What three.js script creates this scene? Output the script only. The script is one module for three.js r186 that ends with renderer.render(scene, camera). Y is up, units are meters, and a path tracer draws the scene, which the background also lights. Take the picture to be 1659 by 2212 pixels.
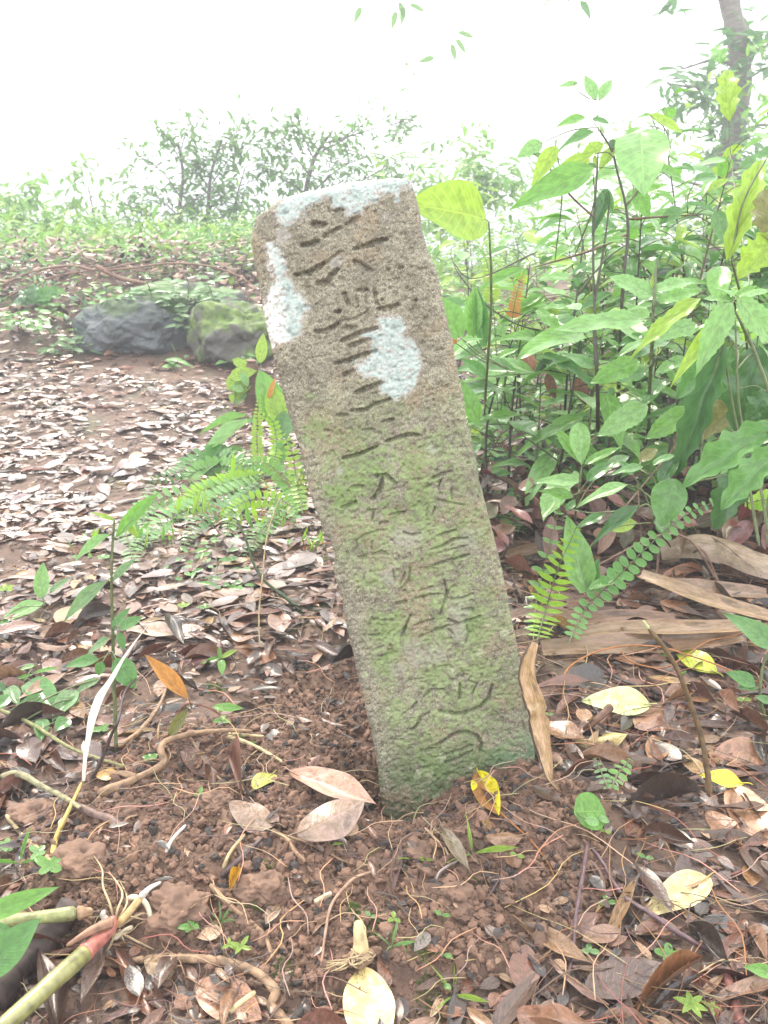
import * as THREE from 'three';
import { mergeGeometries, mergeVertices } from 'three/addons/utils/BufferGeometryUtils.js';

// ---------------------------------------------------------------- camera, sky, sun, exposure
const scene = new THREE.Scene();
const W = 1659, H = 2212, FOV = 57, PITCH = -18.5 * Math.PI / 180;
const camera = new THREE.PerspectiveCamera(FOV, W / H, 0.05, 400);
camera.position.set(0, 0.72, 0);
camera.rotation.set(PITCH, 0, 0);
camera.focus = 1.2; camera.userData.fStop = 16;
camera.updateMatrixWorld(true);
const renderer = new THREE.WebGLRenderer({ antialias: true });
renderer.toneMapping = THREE.LinearToneMapping;
renderer.toneMappingExposure = 3.35;
renderer.shadowMap.enabled = true;
{ // overcast sky, a little brighter towards the zenith, with faint broad cloud
  const w = 256, h = 128, data = new Float32Array(w * h * 4);
  for (let j = 0; j < h; j++) for (let i = 0; i < w; i++) {
    const el = ((j + 0.5) / h - 0.5) * Math.PI, az = (i / w) * Math.PI * 2, y = Math.sin(el);
    let v = y > 0 ? 1.0 + 0.12 * y : 0.9;
    v *= 1 + 0.04 * Math.sin(az * 2 + el * 5) * Math.cos(el) + 0.03 * Math.sin(az * 5 - el * 9) * Math.cos(el);
    const o = (j * w + i) * 4;
    data[o] = v * 0.985; data[o + 1] = v; data[o + 2] = v * 1.015; data[o + 3] = 1;
  }
  const t = new THREE.DataTexture(data, w, h, THREE.RGBAFormat, THREE.FloatType);
  t.mapping = THREE.EquirectangularReflectionMapping; t.magFilter = THREE.LinearFilter; t.needsUpdate = true;
  scene.background = t; scene.environment = t;
}
const sun = new THREE.DirectionalLight(0xfff4e2, 1.5);
sun.position.set(-2.5, 8, -8); sun.target.position.set(0, 0, -2);
sun.castShadow = true; sun.shadow.radius = 36; sun.shadow.mapSize.set(2048, 2048);
Object.assign(sun.shadow.camera, { left: -7, right: 7, top: 7, bottom: -7, near: 0.5, far: 30 });
scene.add(sun, sun.target);
scene.fog = new THREE.FogExp2(0xf4f8ff, 0.0175);

// ---------------------------------------------------------------- helpers
const V = (x = 0, y = 0, z = 0) => new THREE.Vector3(x, y, z);
const F = (H / 2) / Math.tan(FOV * Math.PI / 360), CAM = camera.position.clone();
const RIGHT = V(1, 0, 0), UP = V(0, Math.cos(PITCH), Math.sin(PITCH)), FWD = V(0, Math.sin(PITCH), -Math.cos(PITCH));
let seedState = 7;
const seed = (s) => { seedState = s | 0; };
function rnd() { seedState = (seedState + 0x6d2b79f5) | 0; let t = Math.imul(seedState ^ (seedState >>> 15), 1 | seedState); t = (t + Math.imul(t ^ (t >>> 7), 61 | t)) ^ t; return ((t ^ (t >>> 14)) >>> 0) / 4294967296; }
const rr = (a, b) => a + (b - a) * rnd(), pick = (a) => a[Math.floor(rnd() * a.length)];
const clamp = (x, a = 0, b = 1) => Math.min(b, Math.max(a, x)), lerp = (a, b, t) => a + (b - a) * t;
const sstep = (a, b, x) => { const t = clamp((x - a) / (b - a)); return t * t * (3 - 2 * t); };
function hsh(x, y, z) { let h = Math.imul(x | 0, 374761393) ^ Math.imul(y | 0, 668265263) ^ Math.imul(z | 0, 2147483647 - 1013904223); h = Math.imul(h ^ (h >>> 13), 1274126177); h ^= h >>> 16; h = Math.imul(h, 0x85ebca6b); return ((h ^ (h >>> 13)) >>> 0) / 4294967296; }
function n3(x, y, z = 0) { // value noise, -1..1
  const X = Math.floor(x), Y = Math.floor(y), Z = Math.floor(z); let u = x - X, v = y - Y, w = z - Z;
  u = u * u * (3 - 2 * u); v = v * v * (3 - 2 * v); w = w * w * (3 - 2 * w);
  const a = lerp(lerp(hsh(X, Y, Z), hsh(X + 1, Y, Z), u), lerp(hsh(X, Y + 1, Z), hsh(X + 1, Y + 1, Z), u), v);
  if (w === 0) return a * 2 - 1;
  const b = lerp(lerp(hsh(X, Y, Z + 1), hsh(X + 1, Y, Z + 1), u), lerp(hsh(X, Y + 1, Z + 1), hsh(X + 1, Y + 1, Z + 1), u), v);
  return lerp(a, b, w) * 2 - 1;
}
function fbm(x, y, z = 0, o = 4) { let s = 0, a = 0.5; for (let i = 0; i < o; i++) { s += a * n3(x, y, z); x = x * 2.03 + 11.3; y = y * 2.03 + 5.1; z = z && z * 2.03 + 3.7; a *= 0.5; } return s; }
function worley(x, y, k = 0) { const X = Math.floor(x), Y = Math.floor(y); let m = 9; for (let j = -1; j < 2; j++) for (let i = -1; i < 2; i++) { const cx = X + i + hsh(X + i, Y + j, 11 + k), cy = Y + j + hsh(X + i, Y + j, 29 + k), d = (cx - x) ** 2 + (cy - y) ** 2; if (d < m) m = d; } return Math.sqrt(m); }
const ray = (px, py) => FWD.clone().addScaledVector(RIGHT, (px - W / 2) / F).addScaledVector(UP, (H / 2 - py) / F);
const dp = (px, py, d) => CAM.clone().addScaledVector(ray(px, py), d);
const flat = (px, py) => { const r = ray(px, py); return CAM.clone().addScaledVector(r, -CAM.y / r.y); };
const proj = (p) => { const q = p.clone().sub(CAM), d = q.dot(FWD); return [W / 2 + q.dot(RIGHT) / d * F, H / 2 - q.dot(UP) / d * F, d]; };
const used = new Map();
function numbered(name) { const k = used.get(name) || 0; used.set(name, k + 1); return k ? `${name}_${String(k).padStart(3, '0')}` : name; }
function tag(o, label, category, group, kind) { o.userData = {}; if (label) o.userData.label = label; if (category) o.userData.category = category; if (group) o.userData.group = group; if (kind) o.userData.kind = kind; return o; }
function thing(name, label, category, pos = V(), group) { const o = new THREE.Group(); o.name = numbered(name); o.position.copy(pos); tag(o, label, category, group); scene.add(o); return o; }
function mesh(name, geo, mat, parent, label) { const o = new THREE.Mesh(geo, mat); o.castShadow = o.receiveShadow = true; if (parent) { o.name = name; parent.add(o); if (label) o.userData.label = label; } else { o.name = numbered(name); scene.add(o); } return o; }
function dataTex(w, h, fn, srgb = true, repeat = true) {
  const d = new Uint8Array(w * h * 4);
  for (let j = 0; j < h; j++) for (let i = 0; i < w; i++) { const c = fn(i / w, j / h, i, j), o = (j * w + i) * 4; for (let k = 0; k < 3; k++) { const v = Array.isArray(c) ? c[k] : c; d[o + k] = Math.round(255 * clamp(srgb ? Math.pow(clamp(v), 1 / 2.2) : v)); } d[o + 3] = 255; }
  const t = new THREE.DataTexture(d, w, h, THREE.RGBAFormat); t.colorSpace = srgb ? THREE.SRGBColorSpace : THREE.NoColorSpace;
  t.magFilter = t.minFilter = THREE.LinearFilter; if (repeat) t.wrapS = t.wrapT = THREE.RepeatWrapping; t.needsUpdate = true; return t;
}
const mix3 = (a, b, t) => [lerp(a[0], b[0], t), lerp(a[1], b[1], t), lerp(a[2], b[2], t)];
const C = (r, g, b) => new THREE.Color().setRGB(r, g, b);
function gridGeo(nu, nv, fn, uvfn) { // fn(u,v) -> Vector3
  const p = [], uv = [], ix = [];
  for (let j = 0; j <= nv; j++) for (let i = 0; i <= nu; i++) { const q = fn(i / nu, j / nv); p.push(q.x, q.y, q.z); const t = uvfn ? uvfn(i / nu, j / nv, q) : [i / nu, j / nv]; uv.push(t[0], t[1]); }
  for (let j = 0; j < nv; j++) for (let i = 0; i < nu; i++) { const a = j * (nu + 1) + i, b = a + 1, c = a + nu + 1, d = c + 1; ix.push(a, b, d, a, d, c); }
  const g = new THREE.BufferGeometry(); g.setAttribute('position', new THREE.Float32BufferAttribute(p, 3)); g.setAttribute('uv', new THREE.Float32BufferAttribute(uv, 2)); g.setIndex(ix); g.computeVertexNormals(); return g;
}
function tubeGeo(pts, r0, r1, seg = 24, rad = 6, wob = 0, ends = true) { // tapered bumpy tube; r0/r1 numbers, or r0 a function of u
  const c = new THREE.CatmullRomCurve3(pts, false, 'centripetal'), fr = c.computeFrenetFrames(seg, false), L = c.getLength();
  const R = typeof r0 === 'function' ? r0 : (u) => lerp(r0, r1, u), s0 = Math.floor(L * 977 + pts[0].x * 531);
  const p = [], uv = [], ix = [];
  for (let i = 0; i <= seg; i++) {
    const u = i / seg, q = c.getPointAt(u), N = fr.normals[i], B = fr.binormals[i];
    for (let k = 0; k <= rad; k++) { const a = (k % rad) / rad * Math.PI * 2, r = R(u) * (ends && (i === 0 || i === seg) ? 0.55 : 1) * (1 + wob * (n3(u * L * 60 + s0, a * 0.9, 3.3) + 0.6 * n3(u * L * 220 + s0, a * 1.5, 7.7))); p.push(q.x + (N.x * Math.cos(a) + B.x * Math.sin(a)) * r, q.y + (N.y * Math.cos(a) + B.y * Math.sin(a)) * r, q.z + (N.z * Math.cos(a) + B.z * Math.sin(a)) * r); uv.push(k / rad * 0.06, u * L); }
  }
  for (let i = 0; i < seg; i++) for (let k = 0; k < rad; k++) { const a = i * (rad + 1) + k, b = a + 1, d = a + rad + 1, e = d + 1; ix.push(a, b, e, a, e, d); }
  if (ends) for (const i of [0, seg]) { const q = c.getPointAt(i / seg), n = p.length / 3; p.push(q.x, q.y, q.z); uv.push(0, 0); for (let k = 0; k < rad; k++) { const a = i * (rad + 1) + k; i ? ix.push(a, a + 1, n) : ix.push(a + 1, a, n); } }
  const g = new THREE.BufferGeometry(); g.setAttribute('position', new THREE.Float32BufferAttribute(p, 3)); g.setAttribute('uv', new THREE.Float32BufferAttribute(uv, 2)); g.setIndex(ix); g.computeVertexNormals(); return g;
}
// leaves: unit length along +z, unit width along x, upper face +y
const SH = {
  lance: (u) => Math.pow(Math.sin(Math.PI * Math.pow(u, 0.85)), 1.15),
  ellip: (u) => Math.pow(Math.sin(Math.PI * u), 0.72),
  ovate: (u) => 1.9 * Math.pow(u, 0.62) * Math.pow(1 - u, 0.95),
  obov: (u) => 1.9 * Math.pow(1 - u, 0.55) * Math.pow(u, 1.0),
  acum: (u) => 2.05 * Math.pow(u, 0.7) * Math.pow(1 - u, 1.25) + 0.03 * (1 - u),
  strap: (u) => Math.min(1, 0.35 + u * 3) * Math.pow(Math.min(1, (1 - u) * 2.2), 0.8),
  round: (u) => Math.sqrt(Math.max(0, 1 - (2 * u - 1) ** 2)),
};
function leafGeo({ shape = 'ovate', curl = 0.1, fold = 0.15, wave = 0.03, wf = 9, cup = 0, teeth = 0, nt = 12, lobe = 0, nl = 5, nL = 14, nW = 3, twist = 0, side = 0, ph = 0, hole = 0 }) {
  const f = SH[shape];
  return gridGeo(nW * 2, nL, (a, u) => {
    const k = a * 2 - 1, sg = Math.sign(k); let w = f(clamp(u, 0.004, 0.996)) * 0.5;
    if (teeth) { const s = (u * nt + (sg > 0 ? 0 : 0.35)) % 1; w *= 1 - teeth * s; }
    if (lobe) w *= 1 - lobe * (0.5 - 0.5 * Math.cos((u * nl + (sg > 0 ? 0.15 : 0.6)) * Math.PI * 2)) * sstep(0.05, 0.25, u) * sstep(1, 0.8, u);
    let x = k * w, y = fold * Math.abs(x) * 1.2 - curl * u * u + wave * Math.sin(u * wf + ph + sg * 1.3) * Math.abs(k) * (0.4 + w) + cup * k * k * w - 0.004 * (1 - Math.abs(k));
    const t = twist * u; x += side * u * u;
    return V(x * Math.cos(t) - y * Math.sin(t), x * Math.sin(t) + y * Math.cos(t), u * (1 - 0.15 * Math.abs(curl)));
  });
}
function setBasis(o, pos, dir, nrm, len, wid) {
  const z = dir.clone().normalize(), x = nrm.clone().cross(z); if (x.lengthSq() < 1e-8) x.set(1, 0, 0).cross(z); x.normalize(); const y = z.clone().cross(x);
  o.position.copy(pos); o.quaternion.setFromRotationMatrix(new THREE.Matrix4().makeBasis(x, y, z)); o.scale.set(wid, lerp(wid, len, 0.42), len); return o;
}
const region = (x0, y0, scale) => (x, y) => [(x0 + x / scale) * 0.67769, (y0 + y / scale) * 0.67769]; // a zoomed crop of the photograph -> picture units
// ---------------------------------------------------------------- where the marker stone stands
const B0 = flat(985, 1705), yaw = -3 * Math.PI / 180, lean = 9 * Math.PI / 180;
const SN = V(Math.sin(yaw) * Math.cos(lean), Math.sin(lean), Math.cos(yaw) * Math.cos(lean)).normalize();
const onFace = (px, py) => { const r = ray(px, py); return CAM.clone().addScaledVector(r, B0.clone().sub(CAM).dot(SN) / r.dot(SN)); };
const ST = onFace(712, 420).sub(onFace(985, 1705)); ST.addScaledVector(SN, -ST.dot(SN)).normalize();
const SS = ST.clone().cross(SN).normalize(), SO = onFace(985, 1705);
const loc = (px, py) => { const q = onFace(px, py).sub(SO); return [q.dot(SS), q.dot(ST)]; };
const soilLine = [[835, 1822], [880, 1804], [930, 1752], [1000, 1704], [1060, 1678], [1155, 1664]].map(([x, y]) => onFace(x, y));
const lineY = (x) => { const a = soilLine; if (x <= a[0].x) return a[0].y; for (let i = 1; i < a.length; i++) if (x < a[i].x) return lerp(a[i - 1].y, a[i].y, sstep(a[i - 1].x, a[i].x, x)); return a[a.length - 1].y; };

// ---------------------------------------------------------------- ground
const spot = (px, py, r) => { const p = flat(px, py); return [p.x, p.z, r]; };
const bumpAt = ([cx, cz, r], x, z) => Math.exp(-((x - cx) ** 2 + (z - cz) ** 2) / (r * r));
const pitA = spot(700, 1470, 0.13), pitB = spot(470, 1690, 0.07), moundA = spot(560, 1860, 0.12), moundB = spot(1000, 1850, 0.12), bankR = spot(1500, 1300, 0.5), pitC = spot(760, 1760, 0.05), mossBank = spot(880, 1950, 0.1);
const soilSpots = [spot(720, 1500, 0.13), spot(620, 1800, 0.2), spot(800, 1850, 0.16), spot(1000, 1830, 0.15), spot(250, 1850, 0.1), spot(350, 1700, 0.09)];
const soilMask = (x, z) => { let m = 0; for (const s of soilSpots) m += bumpAt(s, x, z) * 1.25; m += 0.35 * fbm(x * 9, z * 9, 1.5, 3); return sstep(0.3, 0.75, m); };
function coarse(x, z) {
  let y = 0.05 * fbm(x * 0.9 + 3, z * 0.9, 2.2, 3) * sstep(-0.2, -2, z) + 0.022 * fbm(x * 4, z * 4, 8.1, 3);
  y += -0.055 * bumpAt(pitA, x, z) - 0.03 * bumpAt(pitB, x, z) + 0.03 * bumpAt(moundA, x, z) + 0.016 * bumpAt(moundB, x, z) + 0.05 * bumpAt(bankR, x, z) - 0.015 * bumpAt(pitC, x, z);
  const far = sstep(-4.1, -5.6, z + 0.15 * fbm(x * 1.3, 4.4, 1, 2)) * sstep(0.9, -0.4, x);
  y += 0.4 * far + 0.12 * sstep(0.3, 1.8, x) * sstep(-1.6, -3, z);
  const dz = z - (SO.z + (x - SO.x) * -SN.x / SN.z), wx = sstep(0.2, 0.1, Math.abs(x - SO.x));
  const w = Math.exp(-((dz - 0.02) ** 2) / (dz > 0.02 ? 0.0036 : 0.02)) * wx;
  y -= 0.3 * Math.max(0, -z - 9) * sstep(-9, -12, z); // the hill falls away behind
  return lerp(y, lineY(x), w);
}
function G(x, z) {
  let y = coarse(x, z);
  if (z > -3.5 && Math.abs(x) < 2.2) {
    const m = soilMask(x, z), nearf = sstep(-3.4, -2, z);
    const lump = (s, k) => { const d = worley(x * s + 0.4 * n3(x * s * 1.7, z * s * 1.7, k), z * s, k); return Math.sqrt(Math.max(0, 1 - d * d * 1.9)); };
    const rg = (s, k) => { const a = fbm(x * s, z * s, k, 4); return 1 - 2 * Math.abs(a); };
    y += nearf * ((0.25 + m) * (0.004 * lump(21, 1) + 0.003 * lump(70, 2) + 0.009 * rg(16, 3.3) + 0.007 * fbm(x * 45, z * 45, 6.1, 3) + 0.0045 * rg(75, 8.2)) - 0.008 + 0.004 * fbm(x * 40, z * 40, 0.7, 3));
  } else y += 0.02 * fbm(x * 6, z * 6, 5.5, 3);
  return y;
}
function gp(px, py, lift = 0) { // where the sight line through (px, py) meets the ground
  const r = ray(px, py); let a = 0.3, b = 0.3; const f = (t) => { const q = CAM.clone().addScaledVector(r, t); return q.y - G(q.x, q.z) - lift; };
  while (b < 40) { b = a * 1.03 + 0.004; if (f(b) < 0) break; a = b; }
  for (let i = 0; i < 14; i++) { const m = (a + b) / 2; f(m) < 0 ? b = m : a = m; }
  return CAM.clone().addScaledVector(r, b);
}
const gdepth = (px, py) => gp(px, py).sub(CAM).dot(FWD);
function spread(lo, hi, step, far0, far1, grow = 1.12) { const a = []; for (let x = lo; x <= hi; x += step) a.push(x); let s = step; while (a[a.length - 1] < far1) { s *= grow; a.push(Math.min(far1, a[a.length - 1] + s)); } s = step; while (a[0] > far0) { s *= grow; a.unshift(Math.max(far0, a[0] - s)); } return a; }
{
  const xs = spread(-0.95, 0.95, 0.0058, -120, 120), zs = spread(-2.1, -0.6, 0.0058, -260, 4, 1.1), nx = xs.length, nz = zs.length;
  const p = new Float32Array(nx * nz * 3), c = new Float32Array(nx * nz * 3), uv = new Float32Array(nx * nz * 2), ix = [];
  let i = 0, k = 0;
  for (let j = 0; j < nz; j++) for (let q = 0; q < nx; q++, i += 3, k += 2) {
    const x = xs[q], z = zs[j]; p[i] = x; p[i + 1] = G(x, z); p[i + 2] = z; uv[k] = x / 0.9; uv[k + 1] = z / 0.9;
    const m = soilMask(x, z), g = sstep(0.18, 0.4, fbm(x * 7 + 9, z * 7, 2.7, 4) + 0.12 * fbm(x * 60, z * 60, 1.1, 2)) * (1 - 0.75 * m);
    let col = mix3([0.14, 0.085, 0.06], [0.165, 0.094, 0.063], m);
    col = mix3(col, [0.2, 0.115, 0.072], 0.5 * sstep(0.1, 0.5, fbm(x * 14, z * 14, 6.6, 3)));
    col = mix3(col, [0.05, 0.09, 0.03], 0.5 * g);
    const v = 0.85 + 0.35 * fbm(x * 50, z * 50, 9.2, 3); c[i] = col[0] * v; c[i + 1] = col[1] * v; c[i + 2] = col[2] * v;
  }
  for (let j = 0; j < nz - 1; j++) for (let q = 0; q < nx - 1; q++) { const a = j * nx + q, b = a + 1, d = a + nx, e = d + 1; ix.push(a, d, e, a, e, b); }
  const g = new THREE.BufferGeometry(); g.setAttribute('position', new THREE.BufferAttribute(p, 3)); g.setAttribute('color', new THREE.BufferAttribute(c, 3)); g.setAttribute('uv', new THREE.BufferAttribute(uv, 2)); g.setIndex(ix); g.computeVertexNormals();
  const T = (x, n) => ((x % n) + n) % n;
  const tile = (u, v, s, o) => { const per = s; let sum = 0, a = 0.5, f = per; for (let k2 = 0; k2 < o; k2++) { const X = u * f, Y = v * f, xi = Math.floor(X), yi = Math.floor(Y), tx = X - xi, ty = Y - yi, sx = tx * tx * (3 - 2 * tx), sy = ty * ty * (3 - 2 * ty); sum += a * (lerp(lerp(hsh(T(xi, f), T(yi, f), k2), hsh(T(xi + 1, f), T(yi, f), k2), sx), lerp(hsh(T(xi, f), T(yi + 1, f), k2), hsh(T(xi + 1, f), T(yi + 1, f), k2), sx), sy) * 2 - 1); a *= 0.55; f *= 2; } return sum; };
  const grain = dataTex(1024, 1024, (u, v, i2, j2) => { const t = 0.82 + 0.3 * tile(u, v, 48, 4) + (hsh(i2 >> 1, j2 >> 1, 5) > 0.985 ? 0.5 : 0); return [clamp(t), clamp(t * 0.98), clamp(t * 0.95)]; });
  const bumpT = dataTex(1024, 1024, (u, v) => 0.5 + 0.6 * tile(u, v, 64, 4), false);
  const m = new THREE.MeshStandardMaterial({ map: grain, bumpMap: bumpT, bumpScale: 0.004, vertexColors: true, roughness: 0.82 });
  const o = mesh('ground', g, m); o.userData = { kind: 'structure' };
}

// ---------------------------------------------------------------- the leaning inscribed stone
const zA = region(880, 620, 2.765), zB = region(900, 1080, 2.5523), zC = region(950, 1600, 2.212), zD = region(1050, 2050, 2.212);
{
  // carved strokes: region, stroke half width (crop pixels), depth (mm), then the points
  const cuts = [
    [zA, 34, 6.5, [325, 250], [420, 258]], [zA, 21, 5, [425, 362], [490, 325], [560, 288]], [zA, 24, 6, [225, 442], [300, 432], [368, 408]], [zA, 24, 4, [620, 258], [670, 222], [722, 188]], [zA, 20, 3.5, [525, 138], [592, 128]],
    [zA, 22, 6.5, [685, 474], [790, 445], [880, 405], [965, 388]], [zA, 22, 6.5, [165, 702], [280, 686], [350, 640], [425, 600]], [zA, 14, 3, [450, 595], [500, 545], [565, 500]], [zA, 28, 6, [365, 772], [440, 772], [475, 715], [535, 655]],
    [zA, 22, 4.5, [685, 578], [750, 612], [835, 662]], [zA, 18, 4, [715, 842], [805, 834]], [zA, 15, 5, [1085, 642], [1112, 640]], [zA, 12, 3.5, [985, 662], [996, 662]], [zA, 18, 4, [868, 860], [882, 960]], [zA, 22, 4.5, [605, 860], [635, 960]], [zA, 14, 3, [700, 880], [722, 990]],
    [zA, 12, 2.5, [790, 870], [792, 960]], [zA, 24, 5.5, [900, 1004], [1000, 992], [1075, 966]], [zA, 18, 5, [515, 1034], [562, 1022]], [zA, 23, 6, [345, 1202], [430, 1200], [475, 1176], [545, 1136]], [zA, 24, 4.5, [595, 1172], [695, 1164]], [zA, 20, 6, [572, 1284], [650, 1252], [740, 1208], [885, 1172]], [zA, 12, 3, [560, 1112], [700, 1092], [805, 1028]],
    [zA, 20, 4.5, [640, 1332], [720, 1302], [825, 1272]], [zA, 14, 5, [925, 925], [940, 928]], [zA, 12, 4, [1230, 928], [1242, 926]],
    [zB, 16, 6, [425, 197], [520, 172], [640, 126], [765, 92]], [zB, 22, 4.5, [498, 292], [572, 258]], [zB, 23, 6, [595, 432], [690, 396], [800, 352]], [zB, 16, 5.5, [560, 582], [680, 572], [745, 528], [875, 490]], [zB, 16, 4.5, [448, 620], [525, 614]], [zB, 15, 4, [828, 670], [902, 654]], [zB, 12, 3, [335, 742], [405, 752]], [zB, 11, 3, [638, 746], [745, 734]],
    [zB, 13, 6, [490, 968], [620, 936], [765, 876]], [zB, 16, 6, [842, 832], [950, 796], [1010, 776], [1108, 780]], [zB, 15, 5, [762, 1114], [850, 1104], [920, 1172]], [zB, 19, 5.5, [815, 1118], [792, 1220], [735, 1295]], [zB, 17, 4, [565, 1202], [648, 1198]], [zB, 15, 4.5, [482, 1368], [560, 1346], [595, 1322]], [zB, 14, 4, [1222, 1132], [1290, 1100], [1378, 1076]],
    [zB, 8, 3, [1055, 1142], [1140, 1140]], [zB, 8, 3.5, [1292, 1148], [1268, 1215]], [zB, 8, 3, [1150, 1222], [1205, 1188]], [zB, 8, 3, [1265, 1310], [1360, 1332], [1485, 1356]], [zB, 8, 3, [1370, 1228], [1382, 1312]], [zB, 8, 2.5, [1182, 1378], [1168, 1442]], [zB, 8, 2.5, [1242, 1368], [1218, 1442]], [zB, 10, 4, [685, 1396], [755, 1390]], [zB, 10, 4, [742, 1398], [728, 1482]], [zB, 12, 4, [875, 1432], [985, 1412]], [zB, 12, 4, [785, 1502], [855, 1488]],
    [zC, 10, 3.5, [700, 90], [742, 78]], [zC, 10, 4.5, [742, 214], [800, 232], [864, 222]], [zC, 9, 3, [408, 272], [470, 232], [570, 200], [625, 198]], [zC, 9, 3, [412, 270], [420, 332]], [zC, 14, 4, [428, 392], [484, 390]], [zC, 14, 4, [518, 372], [590, 350], [634, 370]], [zC, 8, 2.5, [520, 332], [518, 280]], [zC, 10, 4, [976, 242], [1040, 222], [1114, 198]], [zC, 11, 4.5, [936, 337], [1010, 315], [1090, 265], [1194, 254]], [zC, 7, 3, [988, 366], [1100, 330], [1194, 308]],
    [zC, 11, 5, [956, 447], [1050, 416], [1206, 372]], [zC, 8, 3, [896, 481], [984, 470]], [zC, 9, 3.5, [791, 458], [780, 560], [706, 624]], [zC, 9, 3, [670, 478], [682, 562]], [zC, 9, 3.2, [752, 500], [722, 580]], [zC, 8, 3.5, [856, 632], [944, 598]], [zC, 9, 4, [826, 682], [920, 660], [1014, 650]], [zC, 12, 4, [686, 716], [764, 700]], [zC, 12, 4, [738, 626], [752, 624]], [zC, 10, 4, [1028, 556], [1052, 640], [1030, 705], [998, 794]], [zC, 10, 4.5, [1082, 692], [1150, 680], [1236, 648]],
    [zC, 10, 4, [506, 830], [564, 825]], [zC, 7, 3, [556, 836], [664, 829]], [zC, 9, 3.5, [496, 941], [604, 934]], [zC, 8, 3, [536, 1042], [604, 1014]], [zC, 8, 3.5, [556, 1092], [684, 1064]], [zC, 8, 2.5, [520, 810], [498, 882]], [zC, 9, 3, [636, 1038], [694, 1062]], [zC, 9, 4, [792, 798], [760, 870], [728, 954]], [zC, 9, 4.5, [816, 872], [954, 828]], [zC, 9, 4.5, [856, 952], [970, 910], [1066, 868]], [zC, 11, 4.5, [1056, 828], [1130, 860], [1284, 808]], [zC, 15, 4, [1156, 762], [1234, 758]], [zC, 9, 3, [1188, 878], [1202, 930], [1178, 1004]], [zC, 8, 3, [1058, 898], [1102, 942]], [zC, 7, 3, [996, 1160], [1094, 1170]],
    [zD, 9, 3.5, [556, 266], [664, 248]], [zD, 12, 4, [666, 377], [720, 330], [804, 330]], [zD, 13, 4, [526, 492], [580, 460], [614, 416]], [zD, 12, 4.5, [576, 612], [620, 570], [640, 520], [704, 488]], [zD, 9, 4.5, [886, 236], [974, 224]], [zD, 9, 3.5, [920, 285], [915, 394]], [zD, 8, 3.5, [985, 268], [1040, 290], [1008, 354]], [zD, 14, 6, [776, 478], [880, 502], [960, 490], [1060, 450], [1122, 390], [1146, 296]], [zD, 15, 6, [752, 714], [830, 670], [900, 630], [960, 625], [1040, 650], [1072, 700], [1060, 764]],
    [zD, 11, 4.5, [796, 792], [880, 760], [960, 738], [1004, 720]], [zD, 10, 4.5, [816, 842], [900, 810], [980, 770], [1004, 758]], [zD, 9, 4.5, [646, 762], [746, 740]], [zD, 7, 3.5, [766, 170], [856, 160]], [zD, 7, 3, [426, 680], [524, 680]],
  ];
  const S0 = -0.22, S1 = 0.26, T0 = -0.28, T1 = 0.92, NS = 560, NT = 1400, hf = new Float32Array(NS * NT), cell = (S1 - S0) / NS, cellT = (T1 - T0) / NT;
  for (const [reg, hw, depth, ...pts] of cuts) {
    const q = pts.map(([x, y]) => loc(...reg(x, y))), a = loc(...reg(pts[0][0], pts[0][1])), b = loc(...reg(pts[0][0] + 100, pts[0][1])), w = Math.hypot(b[0] - a[0], b[1] - a[1]) / 100 * hw * (reg === zA || reg === zB ? 0.98 : 0.84);
    let x0 = 9, x1 = -9, y0 = 9, y1 = -9; for (const [s, t] of q) { x0 = Math.min(x0, s); x1 = Math.max(x1, s); y0 = Math.min(y0, t); y1 = Math.max(y1, t); }
    const W2 = w * 2.6;
    for (let j = Math.floor((y0 - W2 - T0) / cellT); j <= (y1 + W2 - T0) / cellT; j++) for (let i = Math.floor((x0 - W2 - S0) / cell); i <= (x1 + W2 - S0) / cell; i++) {
      if (i < 0 || j < 0 || i >= NS || j >= NT) continue;
      const s = S0 + i * cell, t = T0 + j * cellT; let d = 9, at = 0, up = 0;
      for (let k = 0; k < q.length - 1; k++) { const ax = q[k][0], ay = q[k][1], bx = q[k + 1][0] - ax, by = q[k + 1][1] - ay, h = clamp(((s - ax) * bx + (t - ay) * by) / (bx * bx + by * by)), e = Math.hypot(s - ax - bx * h, t - ay - by * h); if (e < d) { d = e; at = (k + h) / (q.length - 1); up = t - ay - by * h; } }
      const rough = 1 + 0.35 * n3(s * 260, t * 260, 1.5), ww = w * (0.5 + 0.62 * Math.sin(Math.PI * (0.12 + 0.72 * at))) * rough, e = d / (ww * lerp(1.55, 0.62, sstep(-0.0012, 0.0012, up)));
      if (e < 1) { const v = -depth * (reg === zA || reg === zB ? 0.0015 : 0.00135) * Math.pow(1 - e, 0.75) * (1 + 0.35 * n3(s * 500, t * 500, 6.5)); const o = j * NS + i; if (v < hf[o]) hf[o] = v; }
    }
  }
  const groove = (s, t) => { const x = clamp((s - S0) / cell, 0, NS - 2), y = clamp((t - T0) / cellT, 0, NT - 2), i = Math.floor(x), j = Math.floor(y), o = j * NS + i; return lerp(lerp(hf[o], hf[o + 1], x - i), lerp(hf[o + NS], hf[o + NS + 1], x - i), y - j); };
  const line = (pts) => { const a = pts.map(([x, y]) => loc(x, y)).sort((p, q) => p[1] - q[1]); return (t) => { if (t <= a[0][1]) return a[0][0]; for (let i = 1; i < a.length; i++) if (t < a[i][1]) return lerp(a[i - 1][0], a[i][0], (t - a[i - 1][1]) / (a[i][1] - a[i - 1][1])); return a[a.length - 1][0]; }; };
  const Lf = line([[852, 1800], [830, 1760], [803, 1600], [775, 1460], [745, 1330], [720, 1230], [692, 1140], [668, 1060], [640, 960], [616, 890], [600, 820], [578, 740], [560, 650], [546, 580], [534, 520], [546, 465]]);
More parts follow.
